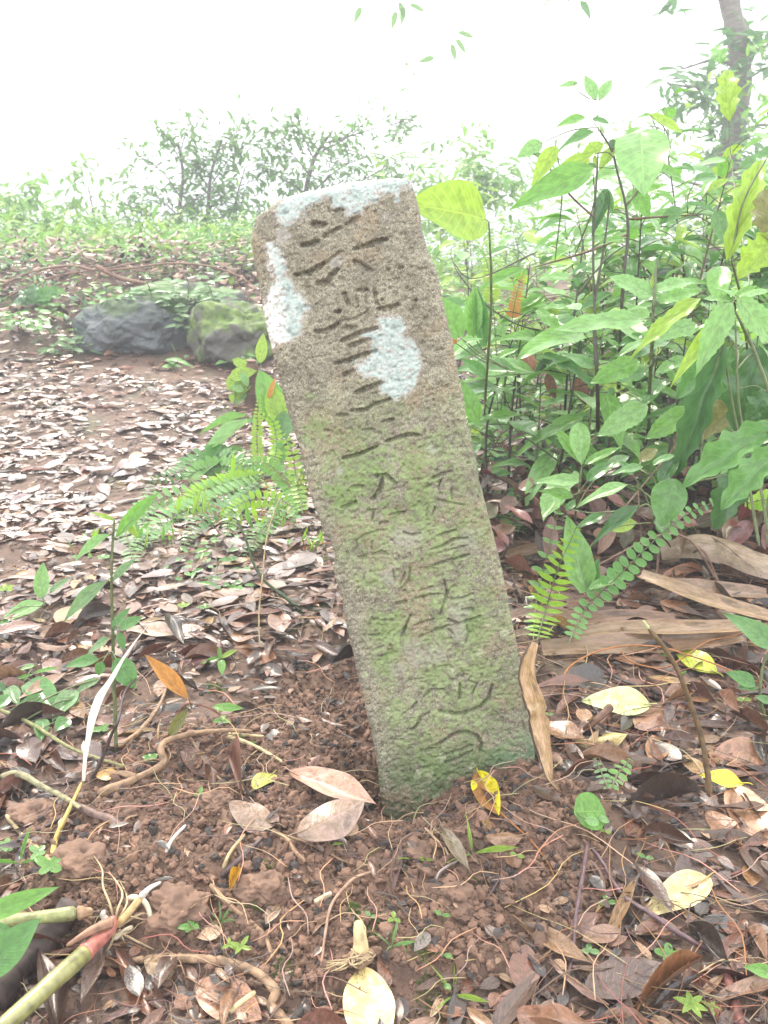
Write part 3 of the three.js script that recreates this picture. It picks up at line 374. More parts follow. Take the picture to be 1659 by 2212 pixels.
{
  const d = 2.05, p = plant('leafy_shrub', 'bush of arching yellow-green leaves just right of the stone at mid height', 'shrub', 1225, 925);
  stemPx(p, [[1225, 925, gdepth(1225, 925)], [1222, 860, d], [1230, 760, d], [1246, 640, d], [1260, 520, d]], 0.005, 0.002, stemD);
  stemPx(p, [[1160, 545, d], [1010, 600, d - 0.1], [975, 560, d - 0.1]], 0.002, 0.001, stemD, 'branch');
  stemPx(p, [[1270, 718, d], [1130, 705, d - 0.1], [1040, 650, d - 0.15], [990, 590, d - 0.15], [972, 545, d - 0.1]], 0.0022, 0.001, stemD, 'vine');
  stemPx(p, [[1246, 640, d], [1310, 560, d], [1350, 530, d]], 0.003, 0.0015, stemD, 'branch');
  leaves(p, z5, [
    ['acum2', 'fresh', 440, 90, 120, 205, d - 0.1, 0.2, 0.5], ['acum', 'pale', 680, 150, 505, 130, d, 0.3, 0.1], ['acum', 'dark', 670, 180, 745, 90, d, 0.5, 0.6], ['acum2', 'mid', 860, 215, 640, 320, d, 0.28, 0.5], ['acum', 'fresh', 520, 225, 355, 300, d, 0.3, 0.5], ['ovate', 'fresh', 530, 240, 320, 345, d, 0.35, 0.6], ['ovate', 'fresh', 520, 415, 370, 505, d, 0.5, 0.6], ['acum', 'mid', 660, 270, 500, 275, d, 0.35, 0.4], ['ovate', 'pale', 340, 370, 255, 460, d, 0.5, 0.5],
    ['ovate', 'mid', 700, 440, 560, 480, d, 0.5, 0.5], ['acum', 'fresh', 760, 400, 640, 450, d, 0.4, 0.5], ['ovate', 'dark', 580, 540, 480, 620, d, 0.5, 0.5], ['ovate', 'mid', 820, 560, 740, 500, d, 0.5, 0.5], ['ovate', 'blue', 420, 480, 290, 500, d, 0.3, 0.3], ['ovate', 'blue', 640, 480, 560, 400, d, 0.5, 0.4], ['ovate', 'oldDry', 470, 610, 430, 490, d - 0.1, 0.55, 0.8, 0, 'withered brown hanging leaf'], ['ovate2', 'oldDry', 545, 620, 580, 740, d, 0.45, 0.7, 0, 'withered brown hanging leaf'], ['ovate2', 'oldDry', 700, 640, 730, 770, d, 0.55, 0.7, 0, 'withered brown hanging leaf'],
  ]);
}
{
  const d = 1.75, p = plant('ginger_plant', 'broad strap-leaved ginger plant with shiny leaves touching the right edge of the stone', 'ginger plant', 1045, 900);
  leaves(p, z5, [['acum', 'blue', 380, 610, 70, 560, d, 0.33, 0.55, 0.1], ['acum', 'pale', 390, 630, 85, 640, d, 0.16, 0.2], ['strap', 'fresh', 190, 870, 105, 650, d, 0.25, 0.6], ['strap', 'fresh', 165, 430, 180, 185, d + 0.1, 0.25, 0.7], ['strap', 'mid', 225, 480, 195, 200, d + 0.1, 0.18, 0.7], ['strap', 'fresh', 100, 440, 0, 230, d, 0.4, 0.7], ['acum', 'pale', 120, 470, 220, 430, d, 0.4, 0.3], ['acum', 'fresh', 300, 540, 400, 480, d, 0.4, 0.4], ['acum', 'pale', 480, 620, 240, 500, d + 0.1, 0.3, 0.3], ['strap', 'mid', 230, 640, 120, 540, d, 0.3, 0.5], ['strap', 'orange', 80, 470, 30, 320, d + 0.05, 0.2, 0.6, 0, 'orange brown dying leaf']]);
  leaves(p, z1, [['ovate', 'lime', 1410, 330, 1075, 230, 1.45, 0.62, 0.75, -0.1]]);
  stemPx(p, [[1045, 900, gdepth(1045, 900)], [1052, 800, 1.6], [1062, 640, 1.5], [1056, 480, 1.45]], 0.004, 0.002, stemG);
  stemPx(p, [[1090, 900, gdepth(1090, 900)], [1105, 800, d], [1112, 805, d]], 0.003, 0.002, stemG);
}
{
  const d = 1.42, p = plant('young_sapling', 'young upright sapling with fresh oval leaf pairs before the dead twigs right of the stone', 'sapling', 1240, 1135);
  stemPx(p, [[1240, 1135, gdepth(1240, 1135)], [1250, 1060, d], [1257, 1005, d]], 0.003, 0.002, stemG);
  leaves(p, z5, [['obov', 'pale', 720, 1080, 705, 880, d, 0.5, 0.75], ['obov', 'fresh', 715, 1075, 610, 920, d + 0.03, 0.3, 0.7], ['acum', 'fresh', 735, 1075, 915, 975, d, 0.28, 0.5], ['acum', 'pale', 705, 1165, 488, 1145, d - 0.03, 0.4, 0.45], ['acum', 'fresh', 675, 1240, 512, 1200, d - 0.03, 0.4, 0.6], ['ovate', 'mid', 745, 1160, 870, 1060, d + 0.05, 0.45, 0.5], ['ovate', 'sage', 850, 1090, 950, 1030, d + 0.1, 0.6, 0.5]]);
}
{
  const d = 1.38, p = plant('glossy_seedling', 'low plant with wet dark glossy leaves on arching stalks under the serrated shrub', 'plant', 1400, 1160);
  stemPx(p, [[1400, 1160, gdepth(1400, 1160)], [1425, 1090, d], [1440, 1055, d]], 0.003, 0.002, stemG);
  stemPx(p, [[1425, 1090, d], [1380, 1056, d], [1355, 1047, d - 0.03]], 0.0018, 0.0012, stemG, 'stalk'); stemPx(p, [[1425, 1085, d], [1410, 1030, d], [1388, 1013, d]], 0.0018, 0.0012, stemG, 'stalk'); stemPx(p, [[1418, 1105, d], [1395, 1090, d], [1375, 1100, d]], 0.0018, 0.0012, stemG, 'stalk');
  stemPx(p, [[1480, 1040, d], [1530, 1035, d], [1570, 1025, d]], 0.0018, 0.0012, stemG, 'stalk');
  leaves(p, z5, [['acum', 'pale', 950, 1180, 700, 1255, d - 0.03, 0.38, 0.25], ['acum', 'blue', 1030, 1090, 870, 1110, d, 0.4, 0.35], ['acum2', 'dark', 1000, 1290, 765, 1455, d - 0.03, 0.32, 0.55], ['acum', 'mid', 830, 1330, 690, 1385, d, 0.4, 0.5], ['ovate', 'blue', 1190, 1150, 1120, 1370, d - 0.06, 0.78, 0.62], ['acum2', 'dark', 1120, 1170, 1200, 1000, d, 0.5, 0.3], ['acum', 'blue', 1080, 1080, 1195, 1010, d, 0.5, 0.2], ['ovate', 'mid', 980, 1130, 920, 1060, d + 0.1, 0.6, 0.4], ['ovate2', 'olive', 1010, 1060, 1100, 990, d + 0.1, 0.6, 0.5, 0, 'olive and brown ageing leaf'], ['ovate', 'lime', 860, 1400, 990, 1360, d + 0.15, 0.7, 0.6], ['ovate', 'mid', 640, 1310, 700, 1250, d + 0.1, 0.5, 0.5], ['ovate', 'sage', 1080, 1340, 1160, 1420, d + 0.1, 0.6, 0.5]]);
}
{
  const d = 1.3, p = plant('lobed_fern', 'glossy dark green lobed fern leaves spreading in from the right edge', 'fern', 1640, 1180);
  leaves(p, z5, [['lobed', 'blue', 1720, 880, 1250, 1110, d - 0.1, 0.26, 0.6], ['lobed', 'blue', 1740, 980, 1430, 1250, d - 0.16, 0.3, 0.65], ['lobed', 'dark', 1440, 470, 1195, 1090, d + 0.05, 0.17, 0.75], ['lobed', 'dark', 1610, 480, 1500, 880, d + 0.1, 0.4, 0.75], ['lobed', 'mid', 1470, 480, 1420, 720, d + 0.15, 0.4, 0.8], ['lobed', 'dark', 1640, 560, 1600, 1000, d + 0.15, 0.35, 0.75], ['lobed', 'mid', 1430, 520, 1210, 700, d + 0.2, 0.4, 0.7], ['lobed', 'olive', 1560, 720, 1330, 900, d + 0.25, 0.4, 0.6], ['lobed', 'dark', 1600, 1000, 1380, 1370, d + 0.12, 0.3, 0.6], ['lobed', 'mid', 1620, 760, 1440, 800, d + 0.3, 0.4, 0.5], ['lobed', 'dark', 1659, 700, 1560, 840, d + 0.05, 0.5, 0.7]]);
  for (const s of [[[1659, 1150], [1640, 1040], [1600, 900], [1588, 690]], [[1659, 1180], [1660, 1080], [1690, 960], [1690, 925]], [[1640, 1180], [1620, 1060], [1575, 830], [1565, 745]], [[1560, 720], [1520, 1010], [1555, 1020]]]) stemPx(p, s.map(([x, y]) => [x, y, d + 0.05]), 0.0025, 0.0015, stemG, 'stalk');
}
{
  const d = 1.15, p = plant('palmate_plant', 'pale bright long pointed leaves radiating from one stalk at the right edge', 'plant', 1659, 1290);
  stemPx(p, [[1680, 1290, gdepth(1680, 1290)], [1675, 900, d], [1630, 760, d], [1588, 672, d]], 0.0035, 0.0022, stemG);
  leaves(p, z5, [['serr2', 'pale', 1470, 260, 1290, 590, d - 0.04, 0.42, 0.75], ['serr', 'pale', 1510, 240, 1690, 450, d - 0.04, 0.55, 0.55], ['acum2', 'lime', 1440, 330, 1180, 650, d - 0.02, 0.24, 0.8], ['acum', 'pale', 1500, 240, 1400, 170, d, 0.55, 0.15], ['acum', 'pale', 1520, 250, 1680, 170, d, 0.5, 0.2], ['acum', 'fresh', 1500, 235, 1600, 160, d + 0.05, 0.5, 0.4], ['serr', 'pale', 1490, 250, 1340, 230, d, 0.4, 0.35]]);
}
{
  const d = 1.25, p = plant('lobed_leaf_climber', 'tall yellow-green wavy-lobed leaves standing at the upper right edge of the frame', 'fern', 1655, 1010);
  stemPx(p, [[1655, 1010, gdepth(1655, 1010)], [1620, 800, d + 0.2], [1600, 640, d + 0.1], [1580, 565, d]], 0.003, 0.0018, stemG);
  leaves(p, z4, [['lobed', 'lime', 1430, 1280, 1630, 650, d, 0.18, 0.75], ['lobed', 'lime', 1720, 1140, 1510, 1320, d - 0.05, 0.5, 0.7], ['lobed', 'olive', 1680, 1180, 1640, 860, d - 0.05, 0.4, 0.75], ['lobed', 'lime', 1440, 500, 1430, 180, d + 0.4, 0.3, 0.8], ['lobed', 'pale', 1400, 180, 1370, 60, d + 0.6, 0.6, 0.7], ['strap', 'fresh', 1660, 680, 1720, 640, d, 0.3, 0.6]]);
  stemPx(p, [[1620, 620, d + 0.15], [1578, 330, d + 0.4], [1574, 262, d + 0.4]], 0.0015, 0.001, stemG);
}
// ---------------------------------------------------------------- ferns: thing > frond > leaflets
function frond(parent, pts, n, lenPx, r, mat, shape = 'pinna', faceK = 0.7, droop = 0.15, from = 0.06) {
  const q = pts.map(([x, y, d]) => dp(x, y, y > 800 ? over(x, y, d, 0.09) : d).sub(parent.position)), c = new THREE.CatmullRomCurve3(q, false, 'centripetal');
  const f = mesh('frond', tubeGeo(q, 0.0013, 0.0006, 22, 5), stemG, parent), d = pts[0][2];
  for (let i = 0; i < n; i++) {
    const u = lerp(from, 0.99, i / (n - 1)), pos = c.getPointAt(u), tan = c.getTangentAt(u), view = CAM.clone().sub(pos).sub(parent.position).normalize(), up = V(0, 1, 0).multiplyScalar(1 - faceK).addScaledVector(view, faceK);
    const side = tan.clone().cross(up).normalize(), nrm = side.clone().cross(tan).normalize(), l = lenPx / F * d * Math.pow(Math.sin(Math.PI * clamp(0.13 + 0.83 * u)), 0.65) * rr(0.9, 1.08);
    for (const s of [-1, 1]) { const dir = side.clone().multiplyScalar(s).addScaledVector(tan, rr(0.12, 0.35)).addScaledVector(nrm, -droop + rr(-0.12, 0.12)); setBasis(mesh('leaflet', LG[shape], mat, f), pos, dir, nrm.clone().addScaledVector(tan, rr(-0.2, 0.2)), l, l * r * (shape === 'round' ? 1 : 1)); }
  }
  return f;
}
seed(21);
{
  let p = plant('sword_fern', 'bright yellow-green upright fern frond with long narrow leaflets beside the stone', 'fern', 1158, 1385);
  const d = gdepth(1158, 1385) - 0.02;
  frond(p, [[1160, 1385, d], [1178, 1320, d - 0.01], [1205, 1230, d - 0.02], [1245, 1140, d - 0.03]], 17, 42, 0.28, GR.fern);
  frond(p, [[1152, 1385, d + 0.05], [1162, 1280, d + 0.07], [1190, 1170, d + 0.08], [1215, 1075, d + 0.09]], 13, 30, 0.4, GR.pale);
  p = plant('button_fern', 'arching blue-green fern frond with round leaflets in front of the dry palm sheath', 'fern', 1228, 1392);
  const e = gdepth(1228, 1392);
  frond(p, [[1228, 1392, e], [1268, 1310, e - 0.02], [1330, 1250, e - 0.03], [1390, 1190, e - 0.04], [1470, 1120, e - 0.03], [1556, 1078, e]], 25, 28, 0.62, GR.fernB, 'round', 0.9);
  frond(p, [[1700, 1105, e - 0.02], [1660, 1080, e], [1610, 1088, e + 0.03]], 9, 27, 0.72, GR.fern, 'round', 0.75);
  leaves(p, z5, [['strap', 'pale', 735, 1720, 655, 1360, e, 0.26, 0.7], ['acum', 'pale', 755, 1705, 985, 1610, e - 0.02, 0.3, 0.4], ['strap', 'mid', 760, 1720, 800, 1560, e, 0.25, 0.6]]);
  p = plant('small_fern', 'small upright fern sprig with tiny rounded leaflets against the right side of the stone', 'fern', 1108, 1150);
  const g = gdepth(1108, 1150);
  frond(p, [[1108, 1150, g], [1106, 1110, g], [1102, 1055, g]], 9, 24, 0.5, GR.fresh, 'round'); frond(p, [[1120, 1150, g + 0.03], [1122, 1120, g + 0.03], [1118, 1080, g + 0.03]], 8, 22, 0.5, GR.mid, 'round');
  p = plant('shaded_fern', 'bluish fern with arching fronds low behind the right edge of the stone', 'fern', 1030, 975);
  const h = gdepth(1030, 975);
  frond(p, [[1030, 975, h], [1062, 890, h], [1110, 840, h], [1165, 838, h - 0.05]], 22, 26, 0.6, GR.fernB, 'round'); frond(p, [[1030, 975, h], [1022, 930, h], [1014, 880, h], [1005, 860, h]], 16, 26, 0.35, GR.lime); frond(p, [[1035, 975, h], [1040, 940, h], [1030, 900, h]], 12, 22, 0.5, GR.fernB, 'round');
  frond(p, [[1060, 990, h + 0.1], [1090, 930, h + 0.1], [1135, 895, h + 0.1]], 14, 22, 0.5, GR.fresh);
  p = plant('tall_fern', 'fern with orange-tipped fronds among the leaves right of the stone top', 'fern', 1075, 905);
  frond(p, [[1075, 905, 2.1], [1070, 720, 2.05], [1058, 600, 2], [1045, 540, 2]], 16, 26, 0.3, GR.lime, 'pinna', 0.7, 0.3, 0.7); frond(p, [[1080, 905, 2.1], [1100, 740, 2.05], [1115, 640, 2], [1130, 590, 2]], 16, 24, 0.3, GR.orange, 'pinna', 0.7, 0.5, 0.7);
  frond(p, [[1100, 905, 2.3], [1120, 690, 2.3], [1105, 600, 2.3], [1060, 560, 2.3]], 18, 20, 0.3, GR.fern, 'pinna', 0.7, 0.3, 0.5);
  p = plant('hanging_fern', 'green fern tip hanging at the upper right beside the yellow-green lobed leaves', 'fern', 1640, 960);
  frond(p, [[1640, 960, 1.6], [1625, 760, 1.5], [1595, 620, 1.4], [1582, 540, 1.4]], 22, 20, 0.35, GR.fern, 'pinna', 0.7, 0.15, 0.55);
  p = plant('fern_sprout', 'tiny fern sprout with round leaflets on the litter below the pale green leaf', 'fern', 1338, 1702);
  const s = gdepth(1338, 1702);
  frond(p, [[1320, 1702, s], [1335, 1672, s - 0.01], [1362, 1640, s - 0.01]], 6, 22, 0.8, GR.fresh, 'round'); frond(p, [[1315, 1705, s], [1300, 1670, s], [1285, 1638, s]], 6, 16, 0.7, GR.sage, 'round');
}
// ---------------------------------------------------------------- plants left of the stone
const zl = region(0, 1200, 1.508), zb = region(0, 2000, 1.8433), zc = region(0, 2500, 1.8433), zm = region(800, 2400, 1.8433), zr = region(1600, 2500, 1.9564), zk = region(0, 500, 1.8433);
{
  let p = plant('fern_clump', 'fern clump with arching fronds left of the stone, dry orange stalks at its base', 'fern', 588, 1030), d = gdepth(588, 1030);
  const Z = (a, dd = 0) => a.map(([x, y]) => [...zl(x, y), d + dd]);
  frond(p, Z([[1290, 470], [1240, 380], [1238, 220], [1245, 100]]), 24, 15, 0.6, GR.lime, 'round'); frond(p, Z([[1280, 470], [1120, 500], [960, 560], [840, 640]], -0.03), 30, 31, 0.42, GR.fern); frond(p, Z([[1280, 480], [1060, 430], [960, 450], [900, 500]], 0.05), 26, 31, 0.5, GR.fresh, 'round'); frond(p, Z([[1290, 480], [1000, 380], [840, 470], [730, 500]], 0.1), 1 + 25, 31, 0.5, GR.mid, 'round'); frond(p, Z([[1300, 470], [1330, 380], [1390, 300]], 0.03), 14, 24, 0.6, GR.fresh, 'round');
  frond(p, Z([[1270, 490], [1000, 600], [800, 690], [640, 830]], -0.08), 26, 31, 0.5, GR.pale, 'round'); frond(p, Z([[1260, 500], [1080, 640], [960, 700], [880, 820]], -0.08), 22, 20, 0.6, GR.mid, 'round'); frond(p, Z([[1240, 490], [900, 560], [740, 600], [560, 780]], -0.04), 24, 24, 0.5, GR.pale, 'round'); frond(p, Z([[1270, 490], [1100, 400], [1000, 420], [940, 440]], 0.1), 20, 18, 0.5, GR.fernB, 'round');
  frond(p, Z([[730, 820], [690, 700], [700, 600], [725, 500]], -0.06), 14, 26, 0.45, GR.pale); frond(p, Z([[640, 900], [620, 800], [600, 740], [610, 690]], -0.1), 12, 22, 0.5, GR.pale);
  frond(p, Z([[1300, 490], [1180, 560], [1120, 640], [1090, 760]], -0.06), 20, 20, 0.6, GR.fresh, 'round'); frond(p, Z([[1290, 480], [1150, 470], [1050, 520], [930, 620]], 0.0), 24, 20, 0.5, GR.lime, 'round'); frond(p, Z([[1290, 470], [1330, 330], [1300, 200], [1220, 190]], 0.04), 20, 18, 0.5, GR.fern); frond(p, Z([[1310, 500], [1340, 620], [1290, 720], [1220, 800]], -0.06), 16, 20, 0.6, GR.pale, 'round');
  for (const a of [[[1290, 470], [1180, 330], [1130, 250]], [[1300, 480], [1400, 430], [1420, 400]], [[1290, 490], [1420, 540], [1470, 520]], [[1300, 500], [1360, 600], [1500, 770]], [[1280, 500], [1050, 550], [1300, 640]], [[1300, 480], [1180, 380], [1190, 300]], [[1295, 485], [1240, 560], [1280, 700]]]) stemPx(p, Z(a), 0.0012, 0.0007, wood(0.3, 0.13, 0.05), 'dry_stalk');
}
{
  const p = plant('edge_fern', 'low fern tuft with reddish dead stalks hugging the left edge of the stone', 'fern', 655, 1110), d = gdepth(655, 1110);
  for (const [a, n, l, m] of [[[[655, 1110], [620, 1040], [570, 1000], [520, 1010]], 18, 24, GR.fresh], [[[655, 1110], [640, 1030], [625, 960], [600, 930]], 16, 20, GR.lime], [[[655, 1110], [600, 1080], [540, 1080], [480, 1120]], 20, 22, GR.fern], [[[650, 1115], [600, 1120], [560, 1150], [530, 1200]], 16, 20, GR.fresh], [[[655, 1105], [650, 1060], [660, 1010], [650, 985]], 12, 16, GR.mid]]) frond(p, a.map(([x, y]) => [x, y, d]), n, l, 0.55, m, 'round', 0.8);
  seed(62); for (let i = 0; i < 14; i++) { const x = rr(560, 680), y = rr(1000, 1130); stemPx(p, [[655, 1110, d], [(x + 655) / 2 + rr(-15, 15), (y + 1110) / 2 - rr(5, 30), d - 0.02], [x, y, d - 0.03]], 0.0011, 0.0006, wood(0.34, 0.15, 0.07), 'dry_stalk'); }
}
{
  seed(61); const p = plant('creeping_plant', 'creeping plant with many small round grey-green leaves between fern clump and upright seedling', 'creeper', 430, 1240);
  for (let i = 0; i < 90; i++) { const x = rr(350, 530) + rr(-20, 20), y = rr(1060, 1275), d = gdepth(x, y) - rr(0.02, 0.09), a = rr(0, 6.28); leafOn(p, LG.small, pick([GR.sage, GR.mid, GR.fresh, GR.pale]), dp(x, y, d), V(Math.cos(a), rr(-0.2, 0.3), Math.sin(a)), V(0, 1, 0.5), rr(0.014, 0.03), rr(0.01, 0.02)); }
  for (const s of [[[350, 1150], [420, 1180], [520, 1190]], [[380, 1080], [450, 1120], [470, 1240]], [[530, 1100], [500, 1180], [440, 1270]]]) stemPx(p, s.map(([x, y]) => [x, y, gdepth(x, y) - 0.04]), 0.001, 0.0007, stemG);
}
{
  const p = plant('strap_leaf_plant', 'plant with long shining strap leaves bending left beside the fern clump', 'plant', 560, 985), d = gdepth(560, 985);
  leaves(p, zl, [['strap2', 'pale', 1200, 215, 865, 440, d, 0.2, 0.15], ['strap', 'fresh', 1180, 190, 965, 255, d + 0.05, 0.2, 0.3], ['strap2', 'mid', 1100, 345, 875, 505, d - 0.03, 0.2, 0.55], ['strap', 'mid', 1230, 210, 1180, 215, d, 0.5, 0.5], ['strap', 'fresh', 1170, 360, 1060, 350, d, 0.3, 0.4]]);
  stemPx(p, [[560, 985, d], [552, 940, d], [540, 905, d]], 0.003, 0.002, stemG);
}
{
  const p = plant('broadleaf_plant', 'broad upright leaf with orange torn edge tucked against the left edge of the stone', 'plant', 612, 965), d = gdepth(612, 965);
  leaves(p, zl, [['ellip', 'fresh', 1380, 300, 1255, -10, d, 0.34, 0.75], ['ellip', 'lime', 1370, 250, 1300, 60, d - 0.02, 0.45, 0.75], ['ellip', 'blue', 1350, 300, 1380, 170, d - 0.03, 0.6, 0.7], ['ovate', 'orange', 1290, 110, 1320, 10, d - 0.02, 0.3, 0.75, 0, 'orange withered leaf edge']]);
  leaves(p, z1, [['ovate', 'lime', 215, 1090, 230, 940, d + 0.3, 0.5, 0.75]]);
  stemPx(p, [[612, 965, d], [606, 935, d], [590, 880, d]], 0.003, 0.002, stemG);
}
{
  const p = plant('pale_creeper', 'pale lime seedling leaves beside the dark stump behind the stone', 'plant', 505, 880), d = gdepth(505, 880);
  seed(5); for (let i = 0; i < 16; i++) leafPx(p, LG.small, i % 3 ? GR.lime : GR.pale, [rr(488, 545), rr(775, 865)], [rr(485, 550), rr(775, 870)], d + rr(-0.1, 0.1), 0.7, 0.6);
  stemPx(p, [[505, 880, d], [510, 830, d], [525, 785, d]], 0.002, 0.001, stemG);
  const s = plant('stump', 'short dark wooden stump beside the pale seedling leaves behind the stone', 'stump', 541, 880);
  mesh('stump_body', tubeGeo([V(0, -0.05, 0), V(0.005, 0.04, 0), V(0.012, 0.17, 0)], 0.032, 0.025, 10, 9, 0.25), wood(0.13, 0.075, 0.05), s); mesh('cut_top', tubeGeo([V(0.0118, 0.166, 0), V(0.0122, 0.174, 0)], 0.021, 0.018, 3, 9, 0.2), wood(0.28, 0.18, 0.12), s);
}
{
  const p = plant('upright_seedling', 'thin upright seedling with narrow green leaves in the left foreground', 'seedling', 251, 1625), d = gdepth(251, 1625);
  stemPx(p, [[251, 1625, d], [247, 1500, d - 0.02], [243, 1350, d - 0.03], [241, 1220, d - 0.04], [247, 1120, d - 0.04]], 0.0028, 0.0016, stemG);
  leaves(p, zl, [['acum', 'lime', 550, 695, 440, 645, d - 0.04, 0.3, 0.5], ['lance', 'fresh', 555, 775, 745, 560, d - 0.04, 0.2, 0.6], ['lance', 'pale', 535, 755, 352, 872, d - 0.04, 0.24, 0.4], ['ovate', 'lime', 600, 705, 665, 770, d - 0.02, 0.5, 0.6], ['lance', 'sage', 540, 985, 640, 875, d - 0.03, 0.25, 0.5], ['lance', 'sage', 520, 980, 300, 1160, d - 0.05, 0.22, 0.5], ['ovate', 'mid', 540, 1210, 615, 1115, d - 0.03, 0.45, 0.5], ['ovate', 'mid', 575, 1215, 672, 1155, d - 0.04, 0.65, 0.5], ['ovate', 'mid', 570, 1230, 595, 1310, d - 0.04, 0.6, 0.6]]);
  leaves(p, zb, [['ovate2', 'sage', 640, 60, 490, 150, d - 0.03, 0.4, 0.4], ['ovate', 'mid', 580, 190, 390, 215, d - 0.05, 0.5, 0.5], ['ovate', 'mid', 680, 185, 790, 345, d - 0.06, 0.85, 0.65], ['ovate', 'mid', 600, 200, 575, 280, d - 0.06, 0.9, 0.6]]);
}
{
  const p = plant('ground_vine', 'creeping vine with oval green leaves along the left edge of the foreground', 'vine', 100, 1580), d = gdepth(100, 1580);
  const Z = (a) => a.map(([x, y]) => { const q = zb(x, y); return [...q, gdepth(q[0], q[1]) - 0.012]; });
  stemPx(p, Z([[-40, 470], [60, 510], [200, 575], [300, 640], [420, 710], [560, 765], [730, 815]]), 0.0035, 0.002, wood(0.24, 0.24, 0.1)); stemPx(p, Z([[0, 885], [110, 860], [240, 930], [380, 1000], [470, 1060]]), 0.005, 0.0028, wood(0.3, 0.28, 0.16));
  const zz = (x, y) => gdepth(...zb(x, y)) - 0.04;
  for (const [g, m, bx, by, tx, ty, r, k] of [['ovate', 'mid', 180, 310, 320, 460, 0.5, 0.5], ['ovate', 'mid', 240, 400, 85, 470, 0.4, 0.4], ['ovate', 'dark', 30, 370, -40, 320, 0.8, 0.5], ['acum', 'fresh', 200, 270, 345, 225, 0.3, 0.4], ['acum', 'fresh', 190, 275, 40, 320, 0.2, 0.4], ['ovate2', 'fresh', 300, 460, 125, 520, 0.4, 0.5], ['ovate', 'sage', 440, 370, 320, 510, 0.5, 0.5], ['ovate', 'mid', 460, 410, 360, 480, 0.5, 0.5], ['ovate', 'mid', 250, 540, 240, 640, 0.55, 0.7], ['ovate', 'mid', 400, 535, 335, 590, 0.9, 0.6], ['ovate', 'sage', 50, 350, 100, 430, 0.6, 0.5], ['ovate', 'sage', 0, 400, 30, 440, 0.7, 0.5], ['lance', 'sage', 590, 300, 440, 380, 0.25, 0.3], ['ovate', 'pale', 215, 220, 105, 250, 0.4, 0.2], ['ovate', 'mid', 60, 400, -30, 480, 0.6, 0.5], ['ovate', 'sage', 170, 330, 175, 400, 0.7, 0.5]]) leafPx(p, LG[g], GR[m], zb(bx, by), zb(tx, ty), zz(bx, by), r, k);
}
{
  const p = plant('fallen_green_sprig', 'plucked sprig of pale green leaves lying on the litter at the left edge', 'sprig', 95, 1300), d = gdepth(95, 1300) - 0.03;
  leaves(p, zl, [['ovate', 'pale', 195, 1065, 205, 905, d, 0.55, 0.65], ['ovate', 'pale', 205, 1085, 12, 1165, d - 0.02, 0.42, 0.35], ['acum', 'sage', 240, 1040, 330, 960, d, 0.45, 0.4]]);
  stemPx(p, [[92, 1290, d], [96, 1300, d], [94, 1310, d]], 0.0015, 0.001, stemG);
}
{
  const p = plant('small_seedling', 'small light green seedling with four leaves growing from the dug soil left of the stone', 'seedling', 477, 1447), d = gdepth(477, 1447) - 0.01;
  leaves(p, zb, [['ovate', 'fresh', 1290, 180, 1185, 205, d, 0.35, 0.5], ['ovate', 'lime', 1300, 180, 1385, 130, d, 0.4, 0.5], ['ovate', 'fresh', 1295, 185, 1285, 115, d, 0.45, 0.6], ['ovate', 'fresh', 1300, 190, 1305, 265, d - 0.01, 0.5, 0.6]]);
  stemPx(p, [[477, 1452, d + 0.01], [477, 1435, d], [476, 1425, d]], 0.001, 0.0008, stemG);
}
{
  const p = plant('reddish_twig_seedling', 'bent reddish seedling carrying one ochre, one olive and one green leaf over the exposed root', 'seedling', 365, 1600), d = gdepth(365, 1600) - 0.02;
  stemPx(p, [[478, 1545, d], [450, 1528, d - 0.01], [410, 1520, d - 0.01], [395, 1525, d - 0.01], [358, 1598, d]], 0.0013, 0.0011, wood(0.2, 0.08, 0.05));
  leaves(p, zb, [['lance', 'orange', 1110, 425, 868, 165, d - 0.01, 0.22, 0.7, 0, 'ochre narrow leaf'], ['lance', 'olive', 1105, 475, 975, 665, d - 0.01, 0.24, 0.7], ['ovate2', 'fresh', 1250, 470, 1420, 465, d, 0.4, 0.5]]);
}
{
  const p = plant('round_leaf_seedling', 'single round dark green mottled leaf on the bare soil right of the stone foot', 'seedling', 1270, 1772), d = gdepth(1270, 1772) - 0.012;
  leaves(p, zr, [['round', 'fresh', 450, 175, 630, 165, d, 0.8, 0.7], ['ovate', 'pale', 605, 215, 672, 225, d, 0.7, 0.5], ['round', 'pale', 520, 225, 600, 235, d + 0.004, 0.5, 0.6]]);
  stemPx(p, [[1268, 1785, d + 0.015], [1270, 1772, d + 0.003]], 0.0012, 0.001, stemG);
}
// ---------------------------------------------------------------- things lying on the ground
const DL = [...[['lance', 0.04, 0.1], ['ellip', -0.06, 0.06], ['ovate', 0.05, -0.08]].map(([shape, curl, fold], i) => leafGeo({ shape, curl, fold, wave: 0.03, wf: 6 + i, nL: 10, nW: 2, side: 0.06 * (i - 1), ph: i })),
  leafGeo({ shape: 'lance', curl: 0.05, fold: 0.25, wave: 0.05, nL: 12, nW: 2 }), leafGeo({ shape: 'lance', curl: -0.16, fold: -0.2, wave: 0.07, wf: 7, nL: 12, nW: 2, side: 0.12 }), leafGeo({ shape: 'ellip', curl: 0.12, fold: 0.2, wave: 0.06, nL: 12, nW: 2 }), leafGeo({ shape: 'ellip', curl: -0.2, fold: -0.25, wave: 0.06, nL: 12, nW: 2, cup: -0.3 }),
  leafGeo({ shape: 'ovate', curl: 0.1, fold: 0.3, wave: 0.08, wf: 6, nL: 12, nW: 2 }), leafGeo({ shape: 'ovate', curl: -0.25, fold: -0.1, wave: 0.05, nL: 12, nW: 2, twist: 0.4 }), leafGeo({ shape: 'lance', curl: -0.1, fold: 0.7, wave: 0.04, nL: 12, nW: 2, twist: 0.8 }), leafGeo({ shape: 'obov', curl: 0.2, fold: 0.15, wave: 0.1, wf: 8, nL: 12, nW: 2 }),
];
